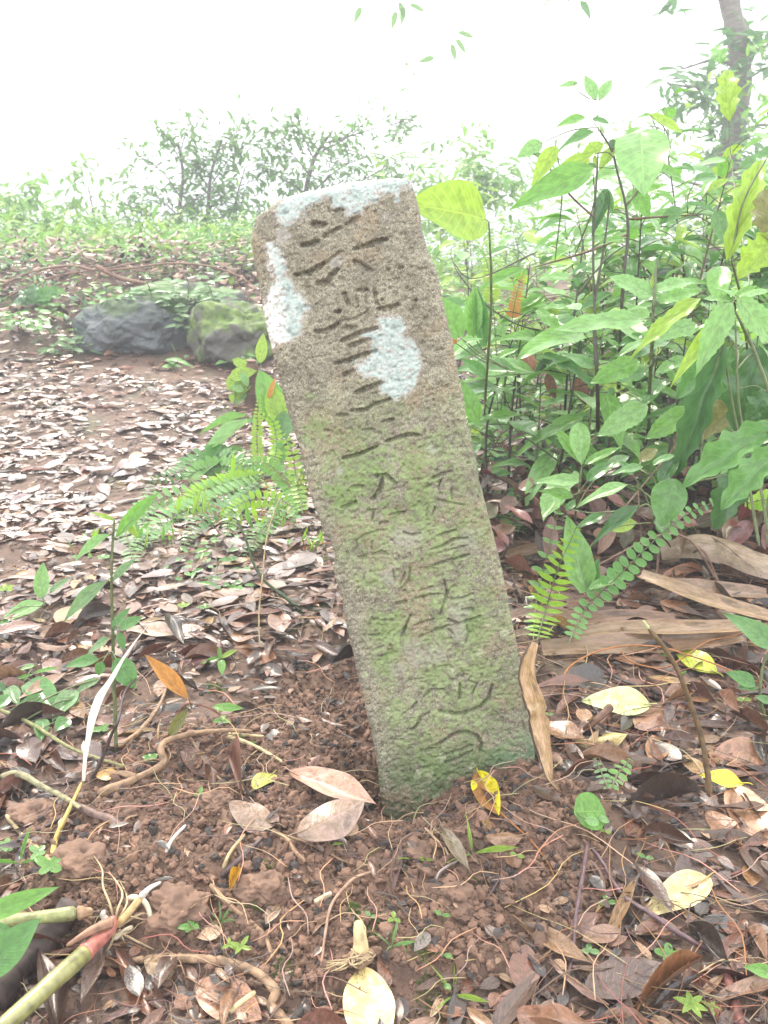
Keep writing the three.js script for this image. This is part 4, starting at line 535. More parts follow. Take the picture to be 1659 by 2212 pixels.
const TINT = [['reddish brown', [0.25, 0.12, 0.075]], ['dark brown', [0.12, 0.068, 0.048]], ['pinkish tan', [0.36, 0.235, 0.165]], ['greyish', [0.24, 0.195, 0.18]], ['tan', [0.37, 0.23, 0.13]], ['near-black wet', [0.06, 0.047, 0.044]], ['yellow ochre', [0.48, 0.34, 0.12]]];
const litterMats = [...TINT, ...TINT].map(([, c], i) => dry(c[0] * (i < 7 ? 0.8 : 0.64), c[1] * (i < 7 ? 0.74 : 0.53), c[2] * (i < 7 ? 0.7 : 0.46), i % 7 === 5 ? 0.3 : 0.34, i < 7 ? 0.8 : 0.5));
const litterWhite = dry(1, 1, 1, 0.44, 0.45), litterWet = dry(1, 1, 1, 0.26, 1);
const normalAt = (x, z, e = 0.03) => V(coarse(x - e, z) - coarse(x + e, z), 2 * e, coarse(x, z - e) - coarse(x, z + e)).normalize();
// a leaf laid from base to tip on the ground
function fallen(name, label, b, t, r, mat, { geo = LG.ellip, lift = 0.006, tilt = 0.25, tipLift = 0.004, group } = {}) {
  const A = gp(b[0], b[1], lift), Z = gp(t[0], t[1], lift + tipLift), dir = Z.clone().sub(A), len = dir.length(), ix = t[0] - b[0], iy = t[1] - b[1], il = Math.hypot(ix, iy), wid = r * il * A.clone().sub(CAM).dot(FWD) / F * (1 + 0.15 * Math.abs(ix) / il), o = thing(name, label, 'fallen leaf', A, group);
  const n = normalAt(A.x, A.z).multiplyScalar(1 - tilt).addScaledVector(CAM.clone().sub(A).normalize(), tilt);
  leafOn(o, geo, mat, A, dir, n, len, wid, 'blade'); const q = V(0, 0.002, 0), e = dir.clone().setLength(-Math.min(0.012, len * 0.18)).add(V(0, 0.002, 0));
  mesh('leaf_stalk', tubeGeo([e, e.clone().lerp(q, 0.5).add(V(0, 0.0015, 0)), q, dir.clone().multiplyScalar(0.15).add(V(0, 0.0012, 0))], 0.0009, 0.0006, 6, 5), mat, o); return o;
}
const fl = { ell: leafGeo({ shape: 'ellip', curl: 0.12, fold: 0.12, wave: 0.035, nL: 20, nW: 4 }), ellUp: leafGeo({ shape: 'ellip', curl: -0.12, fold: -0.2, wave: 0.05, nL: 20, nW: 4 }), lan: leafGeo({ shape: 'lance', curl: -0.1, fold: 0.25, wave: 0.04, nL: 20, nW: 4, side: 0.1 }), ova: leafGeo({ shape: 'ovate', curl: 0.1, fold: 0.18, wave: 0.04, nL: 20, nW: 4 }), rolled: leafGeo({ shape: 'lance', curl: -0.06, fold: 1.1, wave: 0.05, nL: 20, nW: 4 }), cup: leafGeo({ shape: 'ellip', curl: -0.25, fold: -0.45, wave: 0.07, nL: 20, nW: 4 }) };
const H1 = [
  ['yellow_leaf', 'yellow leaf with black specks, half of it brown, on the soil before the stone foot', zm(1330, 110), zm(1440, 335), 0.5, 'ell', [0.75, 0.66, 0.02], 0.7, 0.02], ['pale_green_leaf', 'large pale yellow-green leaf lying flat on brown litter right of the stone', zr(0, 0), null],
  ['cream_leaf', 'large cream yellow leaf at the bottom centre edge of the frame', zm(650, 1255), zm(745, 1760), 0.5, 'ell', [0.72, 0.58, 0.27], 0.35, 0.02], ['pink_leaf', 'long pinkish tan curved leaf at the left foot of the stone', zm(222, 108), zm(745, 360), 0.3, 'lan', [0.55, 0.34, 0.25], 0.35, 0.02],
  ['grey_brown_leaf', 'broad grey-brown leaf overlapping the pinkish leaf at the stone foot', zm(270, 480), zm(660, 300), 0.46, 'ellUp', [0.36, 0.27, 0.21], 0.35, 0.055], ['slender_leaf', 'slender grey curved leaf on the soil right of the stone foot', zm(1120, 435), zm(1285, 725), 0.22, 'lan', [0.3, 0.26, 0.18], 0.3, 0.012],
  ['purple_grey_leaf', 'narrow purplish leaf standing in the loose soil below the stone', zm(878, 530), zm(822, 862), 0.16, 'lan', [0.2, 0.14, 0.13], 0.6, 0.008], ['tan_leaf', 'small tan cupped leaf on the soil right of the yellow speckled leaf', zm(1595, 490), zm(1365, 510), 0.36, 'cup', [0.4, 0.26, 0.16], 0.4, 0.012],
  ['ochre_green_leaf', 'triangular yellow-tan leaf crossed by the dark forked twig', zr(1290, 580), zr(890, 800), 0.56, 'ova', [0.62, 0.53, 0.26], 0.4, 0.014], ['big_tan_leaf', 'big pale tan torn leaf at the right edge of the foreground', zr(1420, 0), zr(1690, 380), 0.46, 'ell', [0.56, 0.35, 0.21], 0.35, 0.02], ['brown_leaf', 'shiny mid-brown leaf tucked under the big tan torn leaf', zr(1490, 380), zr(1270, 145), 0.42, 'ell', [0.36, 0.18, 0.08], 0.35, 0.012],
  ['rolled_leaf', 'long rolled tan leaf lying in the lower right litter', zr(110, 860), zr(560, 1150), 0.2, 'lan', [0.38, 0.25, 0.14], 0.4, 0.014], ['wet_brown_leaf', 'big wet brown cupped leaf at the lower right bottom edge', zr(560, 1500), zr(60, 1490), 0.6, 'cup', [0.3, 0.16, 0.1], 0.35, 0.03], ['wet_leaf', 'wet reddish brown leaf at the bottom edge left of the cupped leaf', zr(-60, 1420), zr(210, 1350), 0.6, 'ell', [0.32, 0.16, 0.1], 0.3, 0.012],
  ['slate_leaf', 'dark slate grey wet leaf beside the triangular yellow-tan leaf', zr(1180, 940), zr(1540, 870), 0.45, 'ell', [0.13, 0.13, 0.13], 0.3, 0.008], ['small_brown_leaf', 'small tan rounded leaf right of the dark forked twig', zr(1560, 500), zr(1560, 620), 0.9, 'ell', [0.42, 0.25, 0.12], 0.4, 0.01], ['straw_leaf', 'narrow straw brown leaf upright between the two twigs', zr(640, 1000), zr(850, 580), 0.15, 'lan', [0.38, 0.26, 0.13], 0.4, 0.01], ['long_brown_leaf', 'long narrow brown leaf at lower right under the small clover seedling', zr(830, 1390), zr(1260, 1080), 0.16, 'rolled', [0.36, 0.19, 0.09], 0.4, 0.014], ['split_leaf', 'pale pinkish folded leaf at the right bottom edge', zr(1520, 900), zr(1659, 1130), 0.3, 'rolled', [0.5, 0.36, 0.28], 0.35, 0.01],
  ['holed_leaf', 'brown leaf with two dark holes right of the pale green leaf', z6(1140, 840), z6(805, 1045), 0.42, 'ellUp', [0.4, 0.24, 0.16], 0.35, 0.016], ['caramel_leaf', 'caramel brown oval leaf just below the leaf with dark holes', z6(930, 1240), z6(1020, 1040), 0.62, 'ell', [0.42, 0.22, 0.09], 0.4, 0.012], ['curled_yellow_leaf', 'curled yellow-cream leaf below the large pale green leaf', z6(440, 1090), z6(790, 1090), 0.34, 'cup', [0.62, 0.5, 0.2], 0.35, 0.014], ['bright_yellow_leaf', 'bright yellow arched leaf beside the upright broken stem', z6(1510, 1370), z6(1215, 1310), 0.32, 'lan', [0.72, 0.66, 0.03], 0.4, 0.02],
  ['lime_leaf', 'bright yellow-green curved leaf on litter under the dry palm straps', z6(1340, 680), z6(1080, 510), 0.42, 'ell', [0.5, 0.6, 0.03], 0.4, 0.016], ['folded_brown_leaf', 'chocolate brown curled leaf under the dry palm sheath', z6(1200, 300), z6(980, 240), 0.5, 'ellUp', [0.3, 0.15, 0.07], 0.4, 0.02], ['fawn_leaf', 'round fawn leaf standing beside the right edge of the stone', z5(385, 1420), z5(255, 1410), 0.8, 'ell', [0.46, 0.28, 0.17], 0.6, 0.016], ['reddish_leaf', 'reddish brown flat leaf on top of the dry palm straps', z5(1380, 1610), z5(1120, 1640), 0.36, 'ell', [0.38, 0.17, 0.08], 0.4, 0.02], ['large_brown_leaf', 'large brown leaf at the right edge below the broken stem', z6(1680, 1170), z6(1310, 1190), 0.5, 'ell', [0.34, 0.19, 0.11], 0.35, 0.014],
  ['orange_brown_leaf', 'orange brown wet leaf on the dug soil left of the stone', zb(1370, 85), zb(1630, 205), 0.42, 'ellUp', [0.36, 0.16, 0.06], 0.35, 0.012], ['maroon_leaf', 'crumpled dark maroon leaf left of the orange brown leaf', zb(1040, 160), zb(1250, 230), 0.5, 'cup', [0.16, 0.06, 0.055], 0.35, 0.012], ['yellow_green_leaf', 'yellow-green leaf with brown patches above the grey-brown leaf', zb(1610, 860), zb(1490, 930), 0.7, 'ell', [0.45, 0.48, 0.08], 0.5, 0.014], ['cream_long_leaf', 'long pale cream-pink leaf on the litter behind the upright seedling', zl(880, 1240), zl(590, 1220), 0.24, 'lan', [0.62, 0.46, 0.36], 0.3, 0.014], ['taupe_leaf', 'broad taupe leaf in the dug soil at centre left', zb(1620, 1160), zb(1340, 1040), 0.5, 'ellUp', [0.36, 0.27, 0.2], 0.3, 0.016],
  ['spotted_leaf', 'spotted pinkish tan leaf at the lower left bottom', zc(1145, 1170), zc(1530, 1360), 0.46, 'ell', [0.52, 0.3, 0.19], 0.35, 0.012], ['crumpled_leaf', 'crumpled torn tan leaf above the spotted leaf', zc(1040, 1080), zc(850, 1060), 0.7, 'cup', [0.48, 0.37, 0.22], 0.45, 0.018], ['golden_leaf', 'small golden yellow leaf standing in the soil at lower left', zc(1405, 485), zc(1345, 650), 0.28, 'rolled', [0.7, 0.42, 0.02], 0.6, 0.012], ['yellow_edge_leaf', 'yellow-green withered leaf at the very bottom left of the cream leaf', zm(300, 1590), zm(460, 1540), 0.6, 'cup', [0.55, 0.5, 0.14], 0.4, 0.01], ['dark_leaf', 'dark brown leaf beneath the thick exposed root', zb(1060, 690), zb(1240, 880), 0.4, 'ell', [0.15, 0.07, 0.045], 0.35, 0.008], ['grey_leaf', 'grey-violet leaf lying under the narrow white blade', zb(290, 715), zb(490, 760), 0.36, 'ell', [0.24, 0.18, 0.17], 0.3, 0.01], ['copper_leaf', 'copper leaf at the left edge above the creeping vine', zb(-30, 640), zb(200, 600), 0.42, 'ell', [0.4, 0.24, 0.15], 0.3, 0.01], ['gold_tip_leaf', 'ochre yellow leaf beside the dark twig under the white blade', zb(700, 870), zb(555, 860), 0.45, 'ell', [0.55, 0.34, 0.04], 0.4, 0.01], ['pointed_leaf', 'pink-brown pointed leaf standing beside the thick exposed root', zb(1420, 1000), zb(1330, 740), 0.32, 'rolled', [0.34, 0.2, 0.16], 0.5, 0.014], ['mauve_leaf', 'mauve grey leaf on dug soil left of the stone foot', zm(10, 290), zm(160, 430), 0.5, 'ellUp', [0.36, 0.26, 0.22], 0.3, 0.014], ['small_pink_leaf', 'small pinkish leaf resting on the dug soil slope left of the stone', zm(300, 85), zm(385, 40), 0.7, 'cup', [0.5, 0.34, 0.29], 0.4, 0.01],
];
for (const [n, l, b, t, r, g, c, k, lift] of H1) if (t) fallen(n, l, b, t, r * 1.1, dry(c[0] * (c[1] > 0.45 ? 0.95 : 0.76), c[1] * (c[1] > 0.45 ? 0.95 : 0.7), c[2] * (c[1] > 0.45 ? 0.95 : 0.68), 0.4, 0.4), { geo: fl[g], tilt: k, lift: lift * 0.6 });
{ const o = fallen('pale_green_leaf', 'large pale yellow-green leaf lying flat on brown litter right of the stone', z6(925, 875), z6(500, 830), 0.62, dry(0.62, 0.68, 0.3, 0.45, 0.4), { geo: fl.ova, tilt: 0.4, lift: 0.02 }); const b = leafOn(o, fl.ell, dry(0.3, 0.17, 0.09), gp(...z6(520, 900), 0.028), V(-0.2, 0, 0.6), V(0, 1, 0.3), 0.03, 0.022, 'withered_tip'); }
{ const y = scene.children.find((o) => o.name === 'yellow_leaf'), b = y.children[0], h = gridGeo(4, 20, (a, u) => V(-a * SH.ellip(clamp(u, 0.004, 0.996)) * 0.5, 0.12 * 1.2 * a * SH.ellip(clamp(u, 0.004, 0.996)) * 0.5 - 0.12 * u * u + 0.012, u * 0.985)), o = mesh('brown_half', h, dry(0.36, 0.17, 0.06), y, 'brown half of the yellow leaf'); o.position.copy(b.position); o.quaternion.copy(b.quaternion); o.scale.copy(b.scale); }
// twigs, roots, stems traced along the ground: [x, y] on the ground, [x, y, h] raised h metres above the ground point under it
function groundPts(reg, a, lift) { return a.map(([x, y, h]) => { const q = reg(x, y); return gp(q[0], q[1], (h || 0) + lift); }); }
function stick(name, label, category, reg, pts, r0, r1, mat, { wob = 0.15, seg = 0, rad = 7, part } = {}) { const q = groundPts(reg, pts, Math.max(r0, r1) * 0.7 + 0.003), o = thing(name, label, category, q[0]); mesh(part || name, tubeGeo(q.map((p) => p.clone().sub(q[0])), r0, r1, seg || pts.length * 8, rad, wob), mat, o); return o; }
const rootM = wood(0.34, 0.22, 0.135, 0.7), rootP = wood(0.58, 0.44, 0.27, 0.6), twigD = wood(0.075, 0.05, 0.05, 0.5), twigP = wood(0.15, 0.09, 0.1, 0.45), straw = wood(0.62, 0.5, 0.28, 0.6), white = wood(0.85, 0.82, 0.74, 0.5), orangeM = wood(0.42, 0.17, 0.05, 0.55);
{
  const o = stick('exposed_root', 'thick light brown exposed root with a knuckle bend in the left foreground soil', 'root', zb, [[575, 980], [700, 930], [800, 890], [900, 840, 0.004], [965, 790, 0.012], [945, 720, 0.02], [975, 670, 0.022], [1060, 640, 0.02], [1180, 618, 0.016], [1330, 605, 0.012], [1480, 608, 0.006]], 0.0062, 0.0024, rootM, { wob: 0.3, seg: 70, rad: 9, part: 'main_root' });
  const br = (a, r0, r1, m = rootM) => { const q = groundPts(zb, a, r0 + 0.002).map((p) => p.sub(o.position)); mesh('side_root', tubeGeo(q, r0, r1, a.length * 8, 6, 0.2), m, o); };
  br([[800, 885], [740, 862], [690, 858], [600, 850]], 0.005, 0.0025); br([[1340, 625], [1450, 632], [1550, 640]], 0.0028, 0.002, straw); br([[1110, 640, 0.014], [1150, 700], [1210, 800], [1300, 900], [1390, 1005]], 0.0022, 0.0012); br([[720, 600], [760, 540, 0.01], [820, 460, 0.015], [900, 450, 0.01], [960, 440, 0.004]], 0.0014, 0.0008); br([[700, 700], [800, 630], [880, 540, 0.006], [950, 430, 0.008], [980, 340, 0.012]], 0.0045, 0.0022); br([[930, 660, 0.015], [930, 600, 0.02], [945, 540, 0.02]], 0.0016, 0.0006); br([[1540, 700], [1450, 780], [1420, 880], [1440, 980]], 0.0016, 0.001);
}
{
  const o = stick('bottom_root', 'long pale twisted root running across the bottom left foreground', 'root', zc, [[850, 1030], [1000, 1015], [1100, 1020], [1300, 1040], [1450, 1082], [1575, 1160, 0.004], [1625, 1225, 0.006], [1595, 1290, 0.004], [1660, 1370], [1720, 1450]], 0.0042, 0.0048, rootM, { wob: 0.32, seg: 60, rad: 9, part: 'main_root' });
  const q = groundPts(zc, [[235, 1040], [340, 1050], [480, 1045], [680, 1050], [850, 1030]], 0.006).map((p) => p.sub(o.position)); mesh('side_root', tubeGeo(q, 0.003, 0.0042, 40, 8, 0.3), rootM, o);
}
stick('root_twig', 'pale brown twig root in the litter at left centre', 'root', zb, [[1340, 640], [1480, 690], [1659, 790]], 0.003, 0.002, straw); stick('long_twig', 'brown twig running from the rolled leaf down to the bottom left root', 'twig', zc, [[1235, 590, 0.01], [1330, 690], [1500, 835], [1560, 900], [1605, 1030]], 0.0032, 0.002, rootM); stick('dark_twig', 'dark stick leaning in the soil above the small golden leaf', 'twig', zc, [[1300, 545], [1400, 450, 0.005], [1540, 315, 0.01]], 0.0035, 0.002, twigD); stick('brown_stub', 'thick brown decayed stick end among clods in the left foreground', 'stick', zc, [[430, 120, 0.006], [540, 165], [640, 205], [700, 250]], 0.0045, 0.006, wood(0.2, 0.13, 0.11));
stick('pale_stick', 'pale bent straw stick on the soil at the left edge', 'stick', zc, [[35, 180, 0.01], [110, 270], [210, 370], [310, 470]], 0.0028, 0.004, straw); stick('yellow_stalk', 'yellow drying grass stalk curving down at lower left', 'stalk', zc, [[480, -10, 0.02], [400, 160, 0.01], [325, 330], [320, 430], [400, 545]], 0.0016, 0.0042, wood(0.6, 0.45, 0.14)); stick('rotten_branch', 'dark rotten branch at the bottom left corner', 'branch', zc, [[-60, 1260], [120, 1060], [280, 900], [440, 690]], 0.017, 0.013, wood(0.085, 0.06, 0.055), { wob: 0.25, rad: 10 });
stick('forked_twig', 'long dark purple twig slanting across the lower right litter', 'twig', zr, [[555, 390, 0.004], [640, 510, 0.008], [700, 625, 0.008], [760, 700, 0.01], [950, 820, 0.012], [1060, 900, 0.01], [1200, 985, 0.006], [1400, 1085], [1700, 1280]], 0.0022, 0.0034, twigP, { seg: 60 }); stick('steep_twig', 'dark purple twig slanting steeply down to the lower right', 'twig', zr, [[535, 360, 0.006], [510, 520, 0.01], [480, 700, 0.012], [455, 880, 0.01], [440, 1060, 0.006], [370, 1335]], 0.0024, 0.0016, twigP, { seg: 40 });
stick('grey_twig', 'grey barred twig beside the round green leaf', 'twig', zr, [[690, 90], [780, 170], [900, 235], [1005, 285]], 0.0022, 0.0018, wood(0.26, 0.2, 0.19)); stick('red_stick', 'short red-brown stick at the bottom right edge', 'stick', zr, [[1390, 1180], [1440, 1330], [1490, 1520]], 0.006, 0.005, wood(0.2, 0.075, 0.06)); stick('bark_twig', 'dark twig at the bottom edge left of the wet cupped leaf', 'twig', zr, [[90, 980], [140, 1150], [180, 1400]], 0.002, 0.0026, twigD); stick('red_twig', 'reddish thin twig at right below the triangular yellow-tan leaf', 'twig', zr, [[1300, 600], [1420, 570], [1530, 530]], 0.003, 0.0025, wood(0.2, 0.09, 0.08));
stick('black_twig', 'long dark twig crossing the litter behind the broken stem', 'twig', z6, [[590, 600], [720, 705, 0.004], [900, 775, 0.006], [1200, 885, 0.006], [1400, 960], [1690, 1050]], 0.002, 0.003, twigD, { seg: 50 }); stick('short_stick', 'short brown stick lying over the large pale green leaf', 'stick', z6, [[510, 1035], [600, 960, 0.02], [685, 880, 0.03]], 0.0045, 0.0055, wood(0.17, 0.09, 0.06)); stick('far_stick', 'bare brown stick lying behind the small fern right of the stone', 'stick', z5, [[190, 1020, 0.03], [350, 1040, 0.02], [520, 1090, 0.01], [700, 1215]], 0.005, 0.0075, wood(0.34, 0.22, 0.17)); stick('white_root_loop', 'thin pale root loop arching over the loose soil below the stone', 'root', zm, [[705, 700], [610, 735, 0.004], [540, 800, 0.008], [470, 900, 0.008], [440, 1040, 0.006], [412, 1250]], 0.0018, 0.0013, wood(0.42, 0.27, 0.19)); stick('grey_straw', 'greyish bent straw right of the stone foot', 'straw', zm, [[1075, 775], [1110, 700, 0.004], [1215, 630, 0.008]], 0.0016, 0.0014, wood(0.36, 0.3, 0.28)); stick('tan_rootlet', 'tan rootlet slanting over the soil before the yellow speckled leaf', 'root', zm, [[980, 395], [1080, 500, 0.004], [1140, 560, 0.004], [1170, 630]], 0.0016, 0.001, rootP); stick('orange_needle', 'long orange stalk across the soil from the yellow speckled leaf to the right', 'stalk', zm, [[1440, 330, 0.006], [1520, 400, 0.006], [1659, 530], [1740, 640], [1790, 740]], 0.0012, 0.0009, orangeM); stick('pale_needle', 'pale straight stalk lying horizontally before the yellow speckled leaf', 'stalk', zm, [[1235, 360], [1450, 388, 0.004], [1700, 400]], 0.0011, 0.0009, wood(0.45, 0.27, 0.16));
stick('thin_root', 'long thin root on the soil left of the stone foot', 'root', zm, [[150, 470], [330, 530], [460, 590], [560, 640], [705, 662]], 0.0014, 0.001, rootM); stick('curved_stick', 'curved brown stick in the soil at the far left of the dug pit', 'stick', zm, [[120, 450], [210, 510], [270, 590], [320, 640]], 0.0028, 0.0022, rootM);
stick('orange_runner', 'long orange runner looping over the litter behind the large pale green leaf', 'runner', z6, [[432, 965], [395, 880, 0.005], [372, 760, 0.01], [420, 640, 0.014], [600, 540, 0.02], [800, 505, 0.02], [1000, 515, 0.02], [1150, 560, 0.02], [1300, 610, 0.02], [1500, 690, 0.015], [1700, 780]], 0.0014, 0.0012, orangeM, { seg: 80 }); stick('orange_runner', 'short forked orange runner right of the large pale green leaf', 'runner', z6, [[740, 540, 0.01], [800, 600, 0.015], [900, 635, 0.012], [1010, 640, 0.012], [1130, 580, 0.015], [1280, 480, 0.02], [1450, 440, 0.02], [1600, 400, 0.02]], 0.0012, 0.001, orangeM, { seg: 60 });
{ // broken upright stem
  const b = z6(1300, 1470), d = gdepth(...b), o = thing('broken_stem', 'thin upright broken green-brown stem with a pale snapped tip right of the pale leaf', 'stem', gp(...b)), q = [[1300, 1470, 0], [1280, 1290, 0], [1240, 1060, 0.01], [1180, 880, 0.02], [1110, 690, 0.03], [1040, 560, 0.04], [960, 450, 0.05], [915, 400, 0.05]].map(([x, y, k]) => dp(...z6(x, y), d - k).sub(o.position));
  mesh('stem', tubeGeo(q, 0.0042, 0.0026, 60, 8, 0.22), wood(0.16, 0.1, 0.04), o); mesh('snapped_tip', tubeGeo([q[7], dp(...z6(880, 345), d - 0.05).sub(o.position)], 0.0028, 0.0012, 6, 6, 0.1), wood(0.55, 0.62, 0.3), o); mesh('bud', tubeGeo([q[4], q[4].clone().add(V(0.006, 0.008, 0.004))], 0.002, 0.0008, 4, 5), GR.fresh, o);
}
{ // dry sheath leaning on the stone's right edge
  const d0 = gdepth(...z6(330, 1400)), o = thing('dry_sheath', 'tall dry curled leaf sheath leaning on the lower right edge of the stone', 'dry leaf', gp(...z6(330, 1400))), path = [[205, 490, 0.0], [165, 600, 0.0], [160, 720, 0.0], [200, 850, 0.0], [240, 1050, 0.0], [275, 1220, 0], [305, 1340, 0], [365, 1420, 0]].map(([x, y]) => dp(...z6(x, y), lerp(d0, d0 - 0.03, (1420 - y) / 930)).sub(o.position)), c = new THREE.CatmullRomCurve3(path, false, 'centripetal'), wd = (u) => (0.0105 * Math.pow(Math.sin(Math.PI * clamp(0.03 + u * 0.97)), 0.6) + 0.002) * (u > 0.42 && u < 0.5 ? 0.8 : 1) * (1 - 0.45 * sstep(0.5, 1, u)) * (1 - 0.5 * sstep(0.8, 1, u));
  const half = (s, a0, a1, k) => gridGeo(8, 50, (a, u) => { const p = c.getPointAt(u), t = c.getTangentAt(u), x = V(1, 0, 0.25).addScaledVector(t, -t.x).normalize(), z = x.clone().cross(t).normalize(), th = lerp(a0, a1, a), w = wd(u) * (1 + 0.1 * n3(u * 14, a * 3, s)); return p.clone().addScaledVector(x, Math.sin(th) * w).addScaledVector(z, -Math.cos(th) * w * 0.7 * k + 0.001 * n3(a * 9, u * 8, 4)); });
  mesh('outer_sheath', half(2, -1.5, 1.7, -1), dry(0.66, 0.47, 0.28, 0.4, 0.25), o); mesh('inner_fold', half(5, -2.2, -0.9, 0.5), dry(0.13, 0.09, 0.07, 0.45, 0.2), o);
}
{ // narrow white blade and its dark companion
  const o = thing('withered_grass', 'tall narrow bleached white grass blade standing at left', 'grass blade', gp(...zb(490, 905))), d = gdepth(...zb(490, 905)) - 0.01, row = [[860, 0, 4], [790, 90, 14], [720, 190, 22], [650, 310, 40], [590, 400, 62], [545, 520, 58], [520, 640, 36], [500, 760, 26], [490, 905, 20]].map(([x, y, w]) => [dp(...zb(x, y), lerp(d, d - 0.05, (905 - y) / 905)).sub(o.position), w / 1.8433 * 0.67769 / F * d / 2]);
  const c = new THREE.CatmullRomCurve3(row.map((r) => r[0]), false, 'centripetal');
  mesh('blade', gridGeo(6, 50, (a, u) => { const p = c.getPoint(u), f = u * 8, i = Math.min(7, Math.floor(f)), w = lerp(row[i][1], row[i + 1][1], f - i), k = a * 2 - 1; return p.clone().add(V(k * w * 0.95, k * w * 0.2, Math.abs(k) * -w * 0.35 + 0.0008 * n3(u * 9, k * 2, 2))); }), new THREE.MeshPhysicalMaterial({ color: C(0.86, 0.83, 0.72), roughness: 0.5, side: THREE.DoubleSide, transmission: 0.25, thickness: 0 }), o);
  stick('leaning_twig', 'dark thin twig leaning behind the bleached white blade', 'twig', zb, [[540, 890], [600, 770, 0.03], [650, 640, 0.06], [690, 560, 0.08], [740, 370, 0.1], [800, 300, 0.1]], 0.0026, 0.0016, twigD);
  const s = thing('withered_twig', 'thin dry tan stem standing upright left of the stone', 'stem', gp(...zl(1250, 1340))), e = gdepth(...zl(1250, 1340)); mesh('stem', tubeGeo([[1250, 1340], [1245, 1150], [1262, 960], [1285, 760], [1345, 580]].map(([x, y]) => dp(...zl(x, y), e).sub(s.position)), 0.0014, 0.0011, 30, 6, 0.15), straw, s);
  const g2 = thing('green_stalk', 'dark green bare stalk slanting behind the dry tan stem', 'stalk', gp(...zl(1460, 1135))), e2 = gdepth(...zl(1460, 1135)); mesh('stalk', tubeGeo([[1460, 1135], [1370, 1060], [1270, 980], [1220, 900], [1180, 780], [1140, 690]].map(([x, y]) => dp(...zl(x, y), e2).sub(s.position).add(s.position).sub(g2.position)), 0.0035, 0.0018, 30, 6, 0.1), wood(0.07, 0.11, 0.05, 0.5), g2);
}
{ // uprooted ginger stalk at the bottom left
  const o = thing('uprooted_stalk', 'uprooted ginger stalk, pink at its base, with stringy roots and white shoots', 'uprooted plant', gp(...zc(640, 880), 0.02)), P = (a, l) => groundPts(zc, a, l).map((p) => p.sub(o.position)), pink = new THREE.MeshPhysicalMaterial({ color: C(0.55, 0.2, 0.16), roughness: 0.35, clearcoat: 0.5, map: barkMap }), gst = new THREE.MeshPhysicalMaterial({ color: C(0.3, 0.3, 0.11), roughness: 0.4, clearcoat: 0.4, map: barkMap });
  mesh('stalk', tubeGeo(P([[-20, 1460, 0.03], [200, 1260, 0.032], [380, 1100, 0.03], [500, 990, 0.026]], 0.01), 0.0082, 0.009, 40, 10, 0.03), gst, o); mesh('pink_base', tubeGeo(P([[490, 1000, 0.0265], [570, 925, 0.022], [630, 870, 0.018], [655, 820, 0.018], [640, 780, 0.02]], 0.01), (u) => 0.0092 * (1 - 0.35 * u), 0, 24, 10, 0.06), pink, o);
  mesh('bract', tubeGeo(P([[390, 950, 0.03], [500, 880, 0.034], [600, 830, 0.03], [660, 815, 0.022]], 0.012), 0.002, 0.006, 20, 7, 0.15), wood(0.36, 0.2, 0.13), o);
  mesh('shoot', tubeGeo(P([[690, 830, 0.015], [760, 750, 0.03], [830, 660, 0.04]], 0.006), 0.0045, 0.0035, 16, 8, 0.06), wood(0.62, 0.45, 0.22), o); mesh('shoot_tip', tubeGeo(P([[828, 662, 0.04], [880, 610, 0.045], [945, 575, 0.05]], 0.006), 0.004, 0.0012, 12, 8), white, o); mesh('shoot_tip', tubeGeo(P([[625, 800, 0.02], [605, 770, 0.025], [615, 740, 0.03]], 0.006), 0.004, 0.0022, 8, 7), white, o); mesh('shoot', tubeGeo(P([[665, 910, 0.01], [720, 870, 0.012], [780, 835, 0.012]], 0.004), 0.0032, 0.0022, 10, 7), wood(0.72, 0.62, 0.46), o); mesh('shoot', tubeGeo(P([[745, 680, 0.012], [790, 662, 0.02], [850, 690, 0.022], [890, 790, 0.012], [915, 860, 0.004], [945, 880, 0]], 0.004), 0.003, 0.0024, 26, 7, 0.05), wood(0.76, 0.66, 0.5), o);
  seed(77);
  for (const a of [[[670, 790, 0.02], [640, 690, 0.03], [605, 600, 0.03], [600, 500, 0.02], [545, 410, 0.01]], [[680, 810, 0.02], [690, 740, 0.03], [720, 650, 0.02], [640, 510, 0.01]], [[690, 830, 0.02], [740, 780, 0.02], [870, 800, 0.006]], [[680, 860, 0.01], [640, 960, 0.01], [575, 1025, 0]], [[700, 850, 0.01], [720, 900, 0.01], [735, 945, 0]], [[690, 800, 0.02], [740, 720, 0.025], [745, 660, 0.01], [700, 560, 0]], [[690, 860, 0.01], [800, 920, 0.004], [905, 970, 0]], [[690, 840, 0.02], [850, 760, 0.01], [930, 830, 0.0]]]) mesh('root', tubeGeo(P(a, 0.004), 0.0015, 0.0006, 26, 5, 0.2), rootP, o);
  for (let i = 0; i < 46; i++) { const u = rnd(), bx = lerp(670, 550, u) + rr(-6, 6), by = lerp(790, 430, u), a = rr(-1, 1) > 0 ? 1 : -1; mesh('rootlet', tubeGeo(P([[bx, by, 0.02 * (1 - u) + 0.01], [bx + a * rr(10, 40), by + rr(-30, 20), rr(0.004, 0.03)], [bx + a * rr(30, 90), by + rr(-40, 40), rr(0, 0.02)]], 0.003), 0.0005, 0.0003, 8, 3), wood(0.5, 0.33, 0.2), o); }
}
